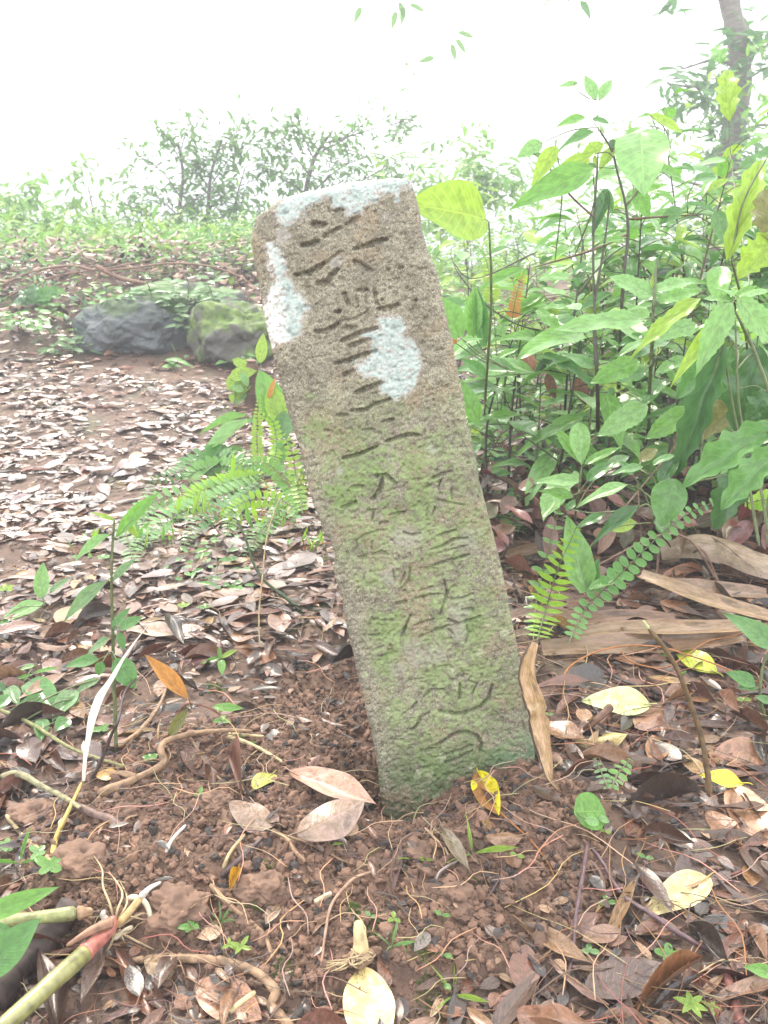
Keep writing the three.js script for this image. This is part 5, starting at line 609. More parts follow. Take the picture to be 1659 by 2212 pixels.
{ // wet leaves and second stalk reaching in from the left edge
  const o = thing('ginger_leaf_stalk', 'cut pale green stalk with two glossy leaves reaching in at the bottom left edge', 'plant', gp(...zc(460, 760))), d = gdepth(...zc(250, 800)) - 0.05, Z = (x, y, k = 0) => dp(...zc(x, y), d + k).sub(o.position);
  mesh('stalk', tubeGeo([Z(-80, 815), Z(120, 795), Z(300, 775), Z(450, 755)], 0.006, 0.007, 24, 9, 0.04), wood(0.34, 0.36, 0.16, 0.45), o); mesh('cut_end', tubeGeo([Z(448, 755), Z(545, 748, 0.01)], 0.0068, 0.0035, 8, 8, 0.3), wood(0.42, 0.28, 0.17), o);
  leaves(o, zc, [['ovate2', 'fresh', -160, 800, 285, 620, d - 0.04, 0.3, 0.75], ['ovate2', 'mid', -120, 1130, 180, 840, d - 0.07, 0.6, 0.7], ['ovate', 'mid', -120, 860, 60, 850, d - 0.05, 0.6, 0.6]]);
}
{ // root ball stub at bottom centre
  const o = thing('root_stub', 'pale pulled-up stem stub with a knotty fibrous root ball at bottom centre', 'root', gp(...zm(640, 1180))), P = (a, l) => groundPts(zm, a, l).map((p) => p.sub(o.position));
  mesh('stub', tubeGeo(P([[632, 985, 0.03], [636, 1040, 0.03], [645, 1130, 0.018], [645, 1170, 0.01]], 0.006), 0.0042, 0.0085, 20, 9, 0.1), wood(0.66, 0.54, 0.3), o); mesh('root_ball', tubeGeo(P([[640, 1150, 0.012], [642, 1190, 0.01], [640, 1250, 0.004]], 0.004), (u) => 0.0125 * Math.pow(Math.sin(Math.PI * clamp(0.12 + 0.8 * u)), 0.5), 0, 22, 14, 0.9), rootM, o);
  seed(31); for (let i = 0; i < 60; i++) { const a = i < 26; mesh('root', tubeGeo(P(a ? [[600 + rr(-20, 10), 1215 + rr(-10, 20), 0.01], [520 + rr(-20, 20), 1245 + rr(-30, 30), rr(0.003, 0.016)], [400 + rr(-20, 90), 1275 + rr(-55, 40), 0]] : [[640 + rr(-40, 40), 1185 + rr(-30, 40), 0.018], [655 + rr(-70, 70), 1190 + rr(-40, 60), 0.018], [665 + rr(-100, 85), 1190 + rr(-50, 90), 0.002]], 0.003), 0.0012, 0.0004, 12, 4, 0.2), rootP, o); }
}
for (const [x0, y0, x1, y1, l] of [[970, 412, 1092, 238, 'slim white shoot standing on the soil above the big clod'], [1310, 500, 1440, 292, 'thin pale stick beside the dark stick on the soil at lower left']]) { const o = thing('white_shoot', l, 'shoot', gp(...zc(x0, y0))), d = gdepth(...zc(x0, y0)); mesh('shoot', tubeGeo([dp(...zc(x0, y0), d).sub(o.position), dp(...zc(lerp(x0, x1, 0.4) - 6, lerp(y0, y1, 0.5)), d).sub(o.position), dp(...zc(x1, y1), d - 0.005).sub(o.position)], 0.0026, 0.0014, 14, 7, 0.08), l[0] === 's' ? white : straw, o); }
stick('straw_stick', 'short yellow straw at the bottom left edge over the spotted leaf', 'straw', zc, [[1265, 1410], [1380, 1310, 0.012], [1500, 1218, 0.012]], 0.003, 0.0024, straw); stick('white_chip', 'short white split stick on the soil left of the thin pale root loop', 'stick', zm, [[372, 878], [420, 850, 0.003], [475, 825, 0.003]], 0.0026, 0.0022, wood(0.66, 0.56, 0.4)); stick('branch_left', 'long thin dark twig across the soil at the left edge', 'twig', zc, [[-10, 385], [160, 300], [300, 230], [440, 150]], 0.0028, 0.002, twigD);
// dry palm straps and sheath on the right
{
  const M = [dry(0.24, 0.15, 0.09, 0.42, 0.35), dry(0.34, 0.235, 0.14, 0.42, 0.35), dry(0.2, 0.11, 0.065, 0.42, 0.4), dry(0.29, 0.22, 0.155, 0.5, 0.2)];
  const strap = (label, reg, pts, w, m, cup = 0.4, name = 'palm_strap') => { const q = groundPts(reg, pts, 0.012), o = thing(name, label, 'palm strap', q[0]), c = new THREE.CatmullRomCurve3(q.map((p) => p.clone().sub(q[0])), false, 'centripetal'); mesh('strap', gridGeo(8, 44, (a, u) => { const p = c.getPointAt(u), t = c.getTangentAt(u), x = t.clone().cross(V(0, 1, 0.55)).normalize(), n = x.clone().cross(t).normalize(), k = a * 2 - 1, ww = w * (0.55 + 0.45 * Math.sin(Math.PI * clamp(0.1 + u * 0.85))) * (1 + 0.12 * n3(u * 7, a, w * 99)); return p.clone().addScaledVector(x, k * ww).addScaledVector(n, (cup * (k * k - 0.4) + 0.12 * n3(u * 6, k * 2.5, w * 55)) * ww); }), m, o); };
  strap('broad weathered grey-brown palm sheath lying behind the litter at the right edge', z5, [[1120, 1500, 0.03], [1300, 1470, 0.05], [1450, 1500, 0.05], [1600, 1560, 0.05], [1800, 1640, 0.04]], 0.035, M[3], -0.5, 'palm_sheath');
  strap('light brown palm strap running right below the weathered palm sheath', z6, [[860, 60, 0.03], [1000, 110, 0.03], [1200, 190, 0.02], [1420, 260, 0.02], [1720, 340, 0.02]], 0.016, M[1], 0.6); strap('long tan palm strap with a bright edge crossing right of the stone', z6, [[430, 440, 0.012], [700, 400, 0.02], [1000, 400, 0.025], [1300, 395, 0.025], [1620, 380, 0.03]], 0.014, M[1], 0.7); strap('brown palm strap beneath the long tan one right of the stone', z6, [[250, 520, 0.0], [560, 500, 0.01], [800, 490, 0.01], [1100, 480, 0.01], [1500, 440, 0.01]], 0.02, M[0], 0.3); strap('dark brown palm strap at the far side right of the stone', z6, [[30, 330, 0], [250, 300, 0.01], [480, 350, 0.01], [760, 330, 0.01], [1080, 340, 0.01]], 0.018, M[2], 0.3); strap('pale tan rolled palm strap behind the bright sword fern', z5, [[290, 1560, 0.01], [420, 1520, 0.015], [560, 1500, 0.015], [760, 1490, 0.01]], 0.014, M[1], 0.9); strap('thin pale palm strap end touching the right edge of the stone', z6, [[45, 445, 0], [120, 425, 0.004], [190, 405, 0.004]], 0.006, M[3], 0.8); strap('tan strap with torn end lying toward the lobed fern', z5, [[1050, 1650, 0.02], [1200, 1690, 0.02], [1400, 1710, 0.015], [1659, 1730, 0.01]], 0.018, M[0], 0.5);
}
// rocks, clods, moss
function lumpGeo(rx, ry, rz, s, det = 4, rough = 0.25, fine = 0.05) { const g0 = new THREE.IcosahedronGeometry(1, det), p = g0.attributes.position, q = V(); for (let i = 0; i < p.count; i++) { q.fromBufferAttribute(p, i); const k = 1 + rough * fbm(q.x * 1.4 + s, q.y * 1.4, q.z * 1.4 + s, 3) + fine * fbm(q.x * 7 + s, q.y * 7, q.z * 7 + s, 3); p.setXYZ(i, q.x * k * rx, q.y * k * ry, q.z * k * rz); } g0.deleteAttribute('uv'); g0.deleteAttribute('normal'); const g = mergeVertices(g0, 1e-5); g.computeVertexNormals(); const uv = new Float32Array(g.attributes.position.count * 2); for (let i = 0; i < uv.length / 2; i++) { uv[i * 2] = g.attributes.position.getX(i) * 3; uv[i * 2 + 1] = g.attributes.position.getY(i) * 3 + g.attributes.position.getZ(i) * 2; } g.setAttribute('uv', new THREE.BufferAttribute(uv, 2)); return g; }
function paint(g, fn) { const p = g.attributes.position, n = g.attributes.normal, c = new Float32Array(p.count * 3); for (let i = 0; i < p.count; i++) c.set(fn(p.getX(i), p.getY(i), p.getZ(i), n.getY(i)), i * 3); g.setAttribute('color', new THREE.BufferAttribute(c, 3)); return g; }
const rockBump = dataTex(256, 256, (u, v) => 0.5 + 0.5 * fbm(u * 24, v * 24, 2.2, 4), false), vertexRock = new THREE.MeshStandardMaterial({ vertexColors: true, roughness: 0.75, bumpMap: rockBump, bumpScale: 0.006 }), vertexSoil = new THREE.MeshStandardMaterial({ vertexColors: true, roughness: 0.88, bumpMap: rockBump, bumpScale: 0.004 });
function rock(label, px, py, rx, ry, rz, s, fn, sink = 0.25, name = 'rock', back = 0) { const p = gp(px, py); p.z -= back; const o = thing(name, label, name.replace('_', ' '), p); const g = lumpGeo(rx, ry, rz, s, 40, 0.5, 0.08); paint(g, fn); g.translate(0, ry * (1 - sink), 0); mesh('boulder', g, vertexRock, o); return o; }
rock('smooth dark blue-grey boulder at the back left edge of the litter clearing', 270, 772, 0.23, 0.15, 0.17, 3.1, (x, y, z) => mix3(mix3([0.035, 0.045, 0.035], [0.085, 0.095, 0.098], sstep(-0.2, 0.3, fbm(x * 6, y * 6, z * 6, 3) + 0.5 - y * 3)), [0.06, 0.1, 0.03], 0.7 * sstep(0.0, 0.3, fbm(x * 9, y * 9, z * 9, 3) + y * 2.2 - 0.25)), 0.25, 'rock', 0.12);
rock('boulder with a bright green moss cap left of the stone', 500, 792, 0.2, 0.165, 0.19, 8.4, (x, y, z) => mix3([0.075, 0.07, 0.06], mix3([0.05, 0.085, 0.022], [0.15, 0.22, 0.045], 0.5 + fbm(x * 60, y * 60, z * 60, 2)), 0.95 * sstep(-0.35, 0.1, fbm(x * 14, y * 14, z * 14, 4) * 0.9 + x * 1.1 + y * 0.8 - 0.12)), 0.3, 'rock', 0.12);
rock('low dark mossy rock wedged behind between the two boulders', 392, 720, 0.3, 0.13, 0.2, 5.7, (x, y, z) => mix3([0.055, 0.055, 0.05], [0.08, 0.13, 0.04], sstep(-0.1, 0.3, fbm(x * 9, y * 9, z * 9, 3) + y)), 0.35, 'rock', 0.1);
const soilC = (x, y, z) => { const f = fbm(x * 70, y * 70, z * 70, 3); return mix3([0.09, 0.052, 0.036], [0.2, 0.118, 0.079], 0.5 + f); };
const clod = (label, reg, x, y, r, s, flat2 = 0.75) => { const q = reg(x, y), o = thing('soil_clod', label, 'soil clod', gp(...q)), g = lumpGeo(r, r * flat2 * 0.85, r * 0.85, s, 20, 0.7, 0.17); paint(g, soilC); g.translate(0, r * 0.1, -r * 0.2); mesh('lump', g, vertexSoil, o); return o; };
clod('big rounded soil clod at lower left beside the uprooted roots', zc, 1030, 790, 0.036, 2.2); clod('earth clod left of the big rounded one, roots trailing over it', zc, 480, 500, 0.029, 6.1); clod('small pale clod among sticks in the left foreground', zc, 730, 190, 0.017, 4.4); clod('clod with a moss tuft on its side right of the small golden leaf', zc, 1540, 650, 0.024, 9.3, 0.9); clod('yellowish clod at the far left edge of the soil', zc, 200, 220, 0.03, 7.7, 0.6); clod('brown clod below the dug pit above the twig', zc, 1270, 130, 0.02, 1.9); clod('squarish clod before the stone on the right of the loose soil', zm, 1230, 860, 0.017, 12.3, 1); clod('rounded clod left of the squarish clod', zm, 1060, 840, 0.014, 3.9); clod('mossy lump at the left of the loose soil', zm, 90, 860, 0.02, 14.2); clod('clod below the squarish one with green tinge', zm, 1240, 960, 0.014, 5.2, 0.7); clod('clod directly before the stone foot', zm, 990, 620, 0.017, 6.6, 0.7);
// ---------------------------------------------------------------- scattered litter: the largest as things, the rest as ground cover
const M4 = () => new THREE.Matrix4();
function compose(pos, dir, nrm, len, wid) { const o = new THREE.Object3D(); setBasis(o, pos, dir, nrm, len, wid); return o; }
function instanced(name, geo, mat, list, label, category, colors) { const m = new THREE.InstancedMesh(geo, mat, list.length); list.forEach((a, i) => { m.setMatrixAt(i, a); if (colors) m.setColorAt(i, colors[i]); }); m.castShadow = m.receiveShadow = true; m.name = numbered(name); tag(m, label, category, null, 'stuff'); scene.add(m); return m; }
const inFrame = (p, mx = 60) => { const [x, y, d] = proj(p); return d > 0.3 && x > -mx && x < W + mx && y > -mx && y < H + mx; };
{
  seed(101);
  const all = [], KIND = ['narrow', 'oval', 'pointed', 'narrow', 'narrow', 'oval', 'oval', 'pointed', 'pointed', 'folded', 'blunt'];
  for (let z = -0.5; z > -6.2; z -= 0.05) {
    const hw = -z * 0.52 + 0.12, n = Math.round(0.05 * hw * 2 * (z > -2.4 ? 1700 : 950) + rnd());
    for (let i = 0; i < n; i++) {
      const x = rr(-hw, hw), zz = z + rr(-0.025, 0.025), m = soilMask(x, zz); if (rnd() < m * 0.9 || rnd() < 0.85 * sstep(0.12, 0.4, fbm(x * 3.2, zz * 3.2, 7.9, 3))) continue;
      if (Math.abs(x - SO.x) < 0.13 && zz < SO.z + 0.02 && zz > SO.z - 0.13) continue;
      const path = x < 0.1 && zz < -1.5, big = rnd(), geo = path ? pick([0, 0, 1, 1, 2, 2, 3, 5, 7]) : pick([0, 0, 0, 3, 3, 3, 4, 4, 9, 9, 1, 2, 5, 8, 10]);
      let len = path ? 0.022 + 0.075 * Math.pow(rnd(), 1.6) : big > 0.9 ? rr(0.055, 0.085) : rr(0.022, 0.06); if (m > 0.3) len *= 0.6;
      if (!path && [0, 3, 4, 9].includes(geo)) len *= 1.45; const wid = len * ([0, 3, 4, 9].includes(geo) ? rr(0.13, 0.26) : rr(0.36, 0.58)), nr = normalAt(x, zz).add(path ? V(rr(-0.1, 0.1), 0, rr(-0.1, 0.1)) : V(rr(-0.3, 0.3), 0, rr(-0.25, 0.35))).normalize(), a = rr(0, 6.283), dir = V(Math.cos(a), path ? rr(-0.05, 0.06) : rr(-0.1, 0.12), Math.sin(a)), h = rr(0.002, 0.014);
      const w = rnd(), ti = path ? (w < 0.24 ? 2 : w < 0.46 ? 3 : w < 0.7 ? 0 : w < 0.8 ? 4 : w < 0.97 ? 1 : 6) : w < 0.3 ? 0 : w < 0.56 ? 1 : w < 0.63 ? 2 : w < 0.71 ? 3 : w < 0.83 ? 4 : w < 0.98 ? 5 : 6;
      const pos = V(x, G(x, zz) + h, zz), [px, py, d] = proj(pos), vis = inFrame(pos, 0) ? len * wid / (d * d) : 0;
      const behind = zz < SO.z && px > lerp(540, 830, (py - 460) / 1300) && px < lerp(900, 1160, (py - 460) / 1250);
      all.push({ pos, dir, nr, len, wid, geo, ti, size: behind ? 0 : vis, px, zone: path ? 0 : x > SO.x + 0.1 && zz < SO.z + 0.1 ? 1 : x > SO.x ? 2 : 3 });
    }
  }
  all.sort((a, b) => b.size - a.size);
  const zones = ['on the open litter clearing behind the stone at left', 'among the litter right of the stone', 'in the lower right foreground litter', 'in the lower left foreground litter'], protos = new Map();
  all.slice(0, 250).forEach((l) => {
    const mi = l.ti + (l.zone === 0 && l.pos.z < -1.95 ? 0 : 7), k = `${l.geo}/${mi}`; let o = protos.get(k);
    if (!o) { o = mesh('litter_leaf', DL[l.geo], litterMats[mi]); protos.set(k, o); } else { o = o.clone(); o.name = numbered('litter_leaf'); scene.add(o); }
    setBasis(o, l.pos, l.dir, l.nr, l.len, l.wid);
    tag(o, `${TINT[l.ti][0]} ${KIND[l.geo]} fallen leaf ${zones[l.zone]}`, 'fallen leaf', `${TINT[l.ti][0]} ${KIND[l.geo]} leaves ${zones[l.zone]}`);
  });
  const rest = [...DL, ...DL].map(() => [[], []]);
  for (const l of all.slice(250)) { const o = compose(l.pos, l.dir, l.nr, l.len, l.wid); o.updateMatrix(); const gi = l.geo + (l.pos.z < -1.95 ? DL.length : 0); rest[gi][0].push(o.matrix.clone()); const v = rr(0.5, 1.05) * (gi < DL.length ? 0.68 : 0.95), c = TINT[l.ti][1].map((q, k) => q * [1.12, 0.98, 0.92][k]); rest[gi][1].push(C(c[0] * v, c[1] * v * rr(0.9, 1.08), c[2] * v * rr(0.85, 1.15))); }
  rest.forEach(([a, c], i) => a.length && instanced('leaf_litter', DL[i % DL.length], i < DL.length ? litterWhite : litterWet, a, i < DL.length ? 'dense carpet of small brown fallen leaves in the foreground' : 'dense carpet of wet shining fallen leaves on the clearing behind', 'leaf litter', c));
  const fr = [[], []], fc = [[], []];
  for (let i = 0; i < 16000; i++) { const z = -0.55 - 3.6 * Math.pow(rnd(), 1.3), hw = -z * 0.52 + 0.1, x = rr(-hw, hw); if (rnd() < soilMask(x, z) * 0.8) continue; const a = rr(0, 6.283), len = rr(0.006, 0.026), o = compose(V(x, G(x, z) + rr(0.002, 0.009), z), V(Math.cos(a), rr(-0.15, 0.15), Math.sin(a)), V(rr(-0.4, 0.4), 1, rr(-0.4, 0.4)), len, len * rr(0.2, 0.7)); o.updateMatrix(); const k = i % 2, c = TINT[pick([0, 0, 1, 1, 3, 4, 5])][1], v = rr(0.5, 1.2); fr[k].push(o.matrix.clone()); fc[k].push(C(c[0] * v, c[1] * v, c[2] * v)); }
  fr.forEach((a, k) => instanced('leaf_fragments', [LG.small, LG.pinna][k], litterWhite, a, 'broken brown leaf bits and bark flakes between the fallen leaves', 'leaf litter', fc[k]));
  // needles, stalks and rootlets
  const nd = [0, 1, 2, 3].map((k) => tubeGeo([V(0, 0, -0.5), V(rr(-0.12, 0.12), rr(0, 0.08), -0.1), V(rr(-0.12, 0.12), rr(0, 0.08), 0.2), V(0, 0, 0.5)], 0.011, 0.006, 8, 4)), mats = [], cols = [];
  nd.forEach(() => { mats.push([]); cols.push([]); });
  for (let i = 0; i < 4300; i++) {
    const z = -0.55 - 3.2 * Math.pow(rnd(), 1.4), hw = -z * 0.52 + 0.1, x = rr(-hw, hw), m = soilMask(x, z), right = x > SO.x + 0.08; if (rnd() < m * 0.2) continue; if (!right && m < 0.3 && rnd() < 0.4) continue;
    const a = rr(0, 6.283), len = rr(0.03, right ? 0.16 : 0.1), k = i % 4, o = compose(V(x, G(x, z) + rr(0.003, 0.018), z), V(Math.cos(a), rr(-0.1, 0.12), Math.sin(a) * 0.8), V(0, 1, 0), len, Math.min(len, rr(0.035, 0.09))); o.scale.y = o.scale.x; o.updateMatrix(); mats[k].push(o.matrix.clone());
    const w = m > 0.4 ? 0.5 * rnd() + 0.36 : rnd(), c = w < 0.35 ? [0.24, 0.11, 0.055] : w < 0.6 ? [0.11, 0.06, 0.045] : w < 0.82 ? [0.42, 0.28, 0.16] : [0.07, 0.05, 0.05]; cols[k].push(C(...c.map((q) => q * rr(0.7, 1.2))));
  }
  nd.forEach((g, k) => instanced('twig_litter', g, new THREE.MeshStandardMaterial({ roughness: 0.55 }), mats[k], 'thin reddish stalks, needles and rootlets strewn over soil and leaves', 'twig litter', cols[k]));
  // soil crumbs
  const cg = [1, 2, 3].map((k) => lumpGeo(1, 0.8, 0.9, k * 3.7, 4, 0.8, 0.4)), cm = cg.map(() => []), cc = cg.map(() => []);
  for (let i = 0; i < 170000; i++) {
    const z = -0.6 - 1.5 * rnd(), hw = -z * 0.5, x = rr(-hw, hw), m = soilMask(x, z); if (rnd() > 0.04 + m) continue;
    const r = 0.0007 + 0.0062 * Math.pow(rnd(), 10), o = new THREE.Object3D(); o.position.set(x, G(x, z) + r * 0.3, z); o.rotation.set(rr(0, 6), rr(0, 6), rr(0, 6)); o.scale.set(r * rr(0.6, 1.4), r * rr(0.5, 1), r * rr(0.6, 1.3)); o.updateMatrix(); const k = i % 3; cm[k].push(o.matrix.clone()); const v = rr(0.6, 1.25), dark = rnd() < 0.12; cc[k].push(dark ? C(0.05, 0.04, 0.036) : C(0.172 * v, 0.099 * v, 0.067 * v));
  }
  cg.forEach((g, k) => instanced('soil_crumbs', g, new THREE.MeshStandardMaterial({ roughness: 0.9 }), cm[k], 'loose brown soil crumbs dug up around the stone', 'soil', cc[k]));
}
{ // small green seedlings and moss
  seed(303);
  const kinds = [];
  const sprout = (label, px, py, n, len, mat, geo = 'small', blade = false) => {
    const p = gp(px, py), o = thing(blade ? 'grass_tuft' : 'tiny_seedling', label, blade ? 'grass' : 'seedling', p, undefined), h = len * (blade ? 0.1 : 0.9); if (!blade) mesh('stem', tubeGeo([V(0, -0.004, 0), V(0.001, h * 0.5, 0), V(0, h, 0.001)], 0.0007, 0.0005, 5, 4), stemG, o);
    for (let i = 0; i < n; i++) { const a = i / n * 6.283 + rr(-0.3, 0.3) + 0.4; leafOn(o, LG[geo], mat, p.clone().add(V(0, h, 0)), V(Math.cos(a), blade ? rr(0.3, 1) : rr(0.05, 0.4), Math.sin(a)), V(0, 1, 0.4), len * rr(0.85, 1.15) * (blade ? 2 : 1), len * (blade ? 0.16 : 0.55)); }
    return o;
  };
  const S = [[zm(945, 635), 3, 0.016, 'lance2', 1, 'bright green grass seedling on the loose soil below the stone'], [zm(825, 1150), 4, 0.016, 'lance2', 1, 'green grass seedling beside the pale root stub'], [zm(1300, 610), 3, 0.026, 'lance2', 1, 'arching green grass blade right of the grey bent straw'], [zm(470, 545), 2, 0.01, 'lance2', 1, 'tiny grass shoot left of the loose soil'], [zm(1120, 990), 2, 0.008, 'ellip', 0, 'two-leaved seedling low on the dark wet leaves below the stone'], [zm(840, 1010), 3, 0.008, 'ellip', 0, 'small seedling above the pale root stub'], [zm(705, 995), 2, 0.008, 'ellip', 0, 'tiny seedling leaf by the top of the pale root stub'], [zm(1130, 1225), 2, 0.009, 'ellip', 0, 'seedling pair right of the root ball'], [zm(1560, 640), 2, 0.009, 'round', 0, 'two-leaved seedling at right of the loose soil'], [zm(1190, 1440), 4, 0.022, 'lance2', 1, 'light green grass seedling at the bottom centre right'], [zm(1130, 1410), 2, 0.01, 'ellip', 0, 'seedling leaf beside the bottom grass seedling'], [zr(1030, 1130), 4, 0.014, 'round', 0, 'clover-like seedling with round leaves in the lower right litter'], [zr(640, 330), 2, 0.008, 'ellip', 0, 'tiny seedling under the round dark green leaf'], [zr(650, 780), 3, 0.01, 'ellip', 0, 'seedling beside the narrow straw leaf'], [zr(890, 500), 2, 0.01, 'ellip', 0, 'pale seedling above the triangular yellow-tan leaf'], [zr(1165, 1450), 6, 0.016, 'ovate', 0, 'leafy seedling at the bottom right edge'], [zr(1300, 1440), 4, 0.01, 'ovate', 0, 'second leafy seedling at the bottom right edge'], [zr(540, 1090), 3, 0.01, 'ellip', 0, 'small green seedling beneath the rolled tan leaf'], [zr(875, 1320), 3, 0.01, 'ellip', 0, 'sprout on the long narrow brown leaf'], [zc(1420, 1010), 4, 0.012, 'ovate', 0, 'bright seedling above the bottom pale root'], [zc(1350, 990), 3, 0.01, 'ovate', 0, 'small seedling left of the bright one'], [zc(1130, 890), 5, 0.012, 'ellip', 0, 'low green seedling cluster below the big soil clod'], [zc(1300, 820), 6, 0.014, 'lance2', 1, 'tuft of short grass right of the big soil clod'], [zc(40, 420), 6, 0.012, 'round', 0, 'green sprig at the left edge above the pale stalk'], [zc(230, 450), 4, 0.012, 'round', 0, 'round seedling under the yellow stalk at left'], [zc(300, 560), 4, 0.018, 'round', 0, 'dark green seedling beside the earth clod at left'], [zc(120, 480), 3, 0.03, 'lance', 1, 'short green grass blade at the left edge'], [zb(590, 640), 6, 0.012, 'round', 0, 'pale green seedling behind the white blade'], [zb(885, 800), 6, 0.01, 'round', 0, 'bright green seedling in the bend of the exposed root'], [zb(1175, 1015), 3, 0.009, 'round', 0, 'three-leaved sprout at the lip of the dug pit'], [zb(1310, 600), 3, 0.014, 'lance', 0, 'green sprout beside the exposed root end'], [zb(1420, 690), 3, 0.012, 'lance2', 1, 'tiny grass in the pit wall'], [zl(880, 1130), 6, 0.012, 'round', 0, 'small trailing seedling on the litter left of the stone'], [zl(990, 1140), 5, 0.012, 'round', 0, 'yellow-green sprout left of the bare green stalk'], [zl(420, 1085), 3, 0.012, 'round', 0, 'low seedling between the upright seedling and the left edge'], [zl(500, 900), 5, 0.014, 'round', 0, 'pale creeping sprout beside the upright seedling'], [zl(30, 1060), 5, 0.016, 'round', 0, 'small fern-like sprout at the left edge of the litter'], [z6(990, 600), 2, 0.012, 'ellip', 0, 'green seedling leaf behind the long orange runner'], [z6(290, 965), 2, 0.008, 'ellip', 0, 'tiny seedling next to the dry curled sheath'], [z6(215, 1140), 2, 0.012, 'round', 0, 'small round seedling at the stone corner by the sheath'], [z6(1500, 890), 3, 0.012, 'ellip', 0, 'pale seedling in the litter right of the broken stem'], [z6(820, 940), 0, 0, '', 0, '']];
  for (const [q, n, len, g, b, l] of S) if (n) sprout(l, q[0], q[1], n, len * (b ? 1 : 1.05), pick([GR.fresh, GR.fresh, GR.pale, GR.lime]), g, !!b);
  for (const [x, y, n, h, kind] of [[640, 1085, 22, 0.07, 'right against the left edge of the stone'], [600, 1150, 16, 0.06, 'below the fern tuft left of the stone'], [540, 1040, 16, 0.08, 'at the foot of the fern clump'], [500, 1140, 14, 0.05, 'between the creeping plant and the fern clump'], [660, 1190, 12, 0.05, 'low beside the stone above the dug pit'], [420, 1120, 14, 0.06, 'behind the creeping plant'], [330, 1180, 12, 0.06, 'just right of the upright seedling'], [180, 1200, 10, 0.05, 'on the litter left of the upright seedling']]) {
    const p = gp(x, y), o = thing('weed_tuft', `tuft of thin grass and small weeds ${kind}`, 'weed', p);
    for (let i = 0; i < n; i++) { const a = rr(0, 6.283), r = 0.05 * Math.sqrt(rnd()), q = V(p.x + Math.cos(a) * r, 0, p.z + Math.sin(a) * r); q.y = G(q.x, q.z); if (i % 2) leafOn(o, LG.lance2, pick([GR.fresh, GR.lime, GR.fern]), q, V(rr(-0.6, 0.6), 1, rr(-0.5, 0.5)), V(rr(-1, 1), 0.3, 1), h * rr(0.6, 1.5), 0.0045); else leafOn(o, LG.small, pick([GR.mid, GR.fresh, GR.pale]), q.add(V(0, h * rr(0.1, 0.9), 0)), V(rr(-1, 1), rr(-0.1, 0.4), rr(-1, 1)), V(0, 1, 0.5), rr(0.014, 0.028), rr(0.008, 0.016)); }
    for (let i = 0; i < 4; i++) { const l = rr(0.06, 0.14), a = rr(0, 6.283); mesh('dry_stalk', tubeGeo([V(0, 0, 0), V(Math.cos(a) * l * 0.4, l * rr(0.15, 0.5), Math.sin(a) * l * 0.3), V(Math.cos(a) * l, l * rr(0.05, 0.5), Math.sin(a) * l * 0.6)], 0.0011, 0.0006, 8, 4), wood(0.36, 0.16, 0.07), o); }
  }
  const e = plant('edge_plant', 'dark green leafy plant at the right edge beside the broken stem', 'plant', 1655, 1560), d = gdepth(1655, 1560) - 0.02;
  leaves(e, z6, [['acum', 'blue', 1720, 520, 1425, 300, d, 0.45, 0.6], ['ovate', 'mid', 1580, 750, 1420, 670, d, 0.55, 0.6], ['ovate', 'mid', 1590, 770, 1480, 760, d, 0.5, 0.5], ['ovate', 'mid', 1680, 860, 1590, 820, d, 0.6, 0.5]]); leaves(e, zr, [['lance', 'fresh', 1720, 1200, 1520, 1130, d - 0.3, 0.3, 0.5]]);
  stemPx(e, [[1655, 1560, d + 0.02], [1642, 1500, d], [1655, 1420, d], [1680, 1390, d]], 0.003, 0.002, stemG);
  const mossM = green(0.12, 0.24, 0.03, 0, 0.2), gm = [];
  for (const [q, r, n] of [[zm(30, 850), 0.016, 260], [zm(1010, 1130), 0.016, 160], [zm(620, 965), 0.012, 140], [zm(1060, 1440), 0.016, 130], [zc(1500, 680), 0.015, 220], [zb(1260, 370), 0.016, 160], [zm(760, 1020), 0.02, 90], [zm(200, 1300), 0.014, 120], [zm(130, 740), 0.014, 90], [zl(1450, 1130), 0.025, 160], [zm(1270, 780), 0.012, 70], [zm(1110, 100), 0.02, 120], [zm(1330, 90), 0.02, 80]]) { const c = gp(...q); for (let i = 0; i < n; i++) { const a = rr(0, 6.283), k = r * Math.sqrt(rnd()), x = c.x + Math.cos(a) * k, z = c.z + Math.sin(a) * k, o = compose(V(x, G(x, z) + 0.001 + 0.004 * (1 - k / r), z), V(rr(-0.7, 0.7), 1, rr(-0.7, 0.7)), V(rr(-1, 1), 0.3, 1), rr(0.003, 0.006), 0.0016); o.updateMatrix(); gm.push(o.matrix.clone()); } }
  instanced('moss', LG.small, mossM, gm, 'small tufts of green moss on the soil', 'moss');
}
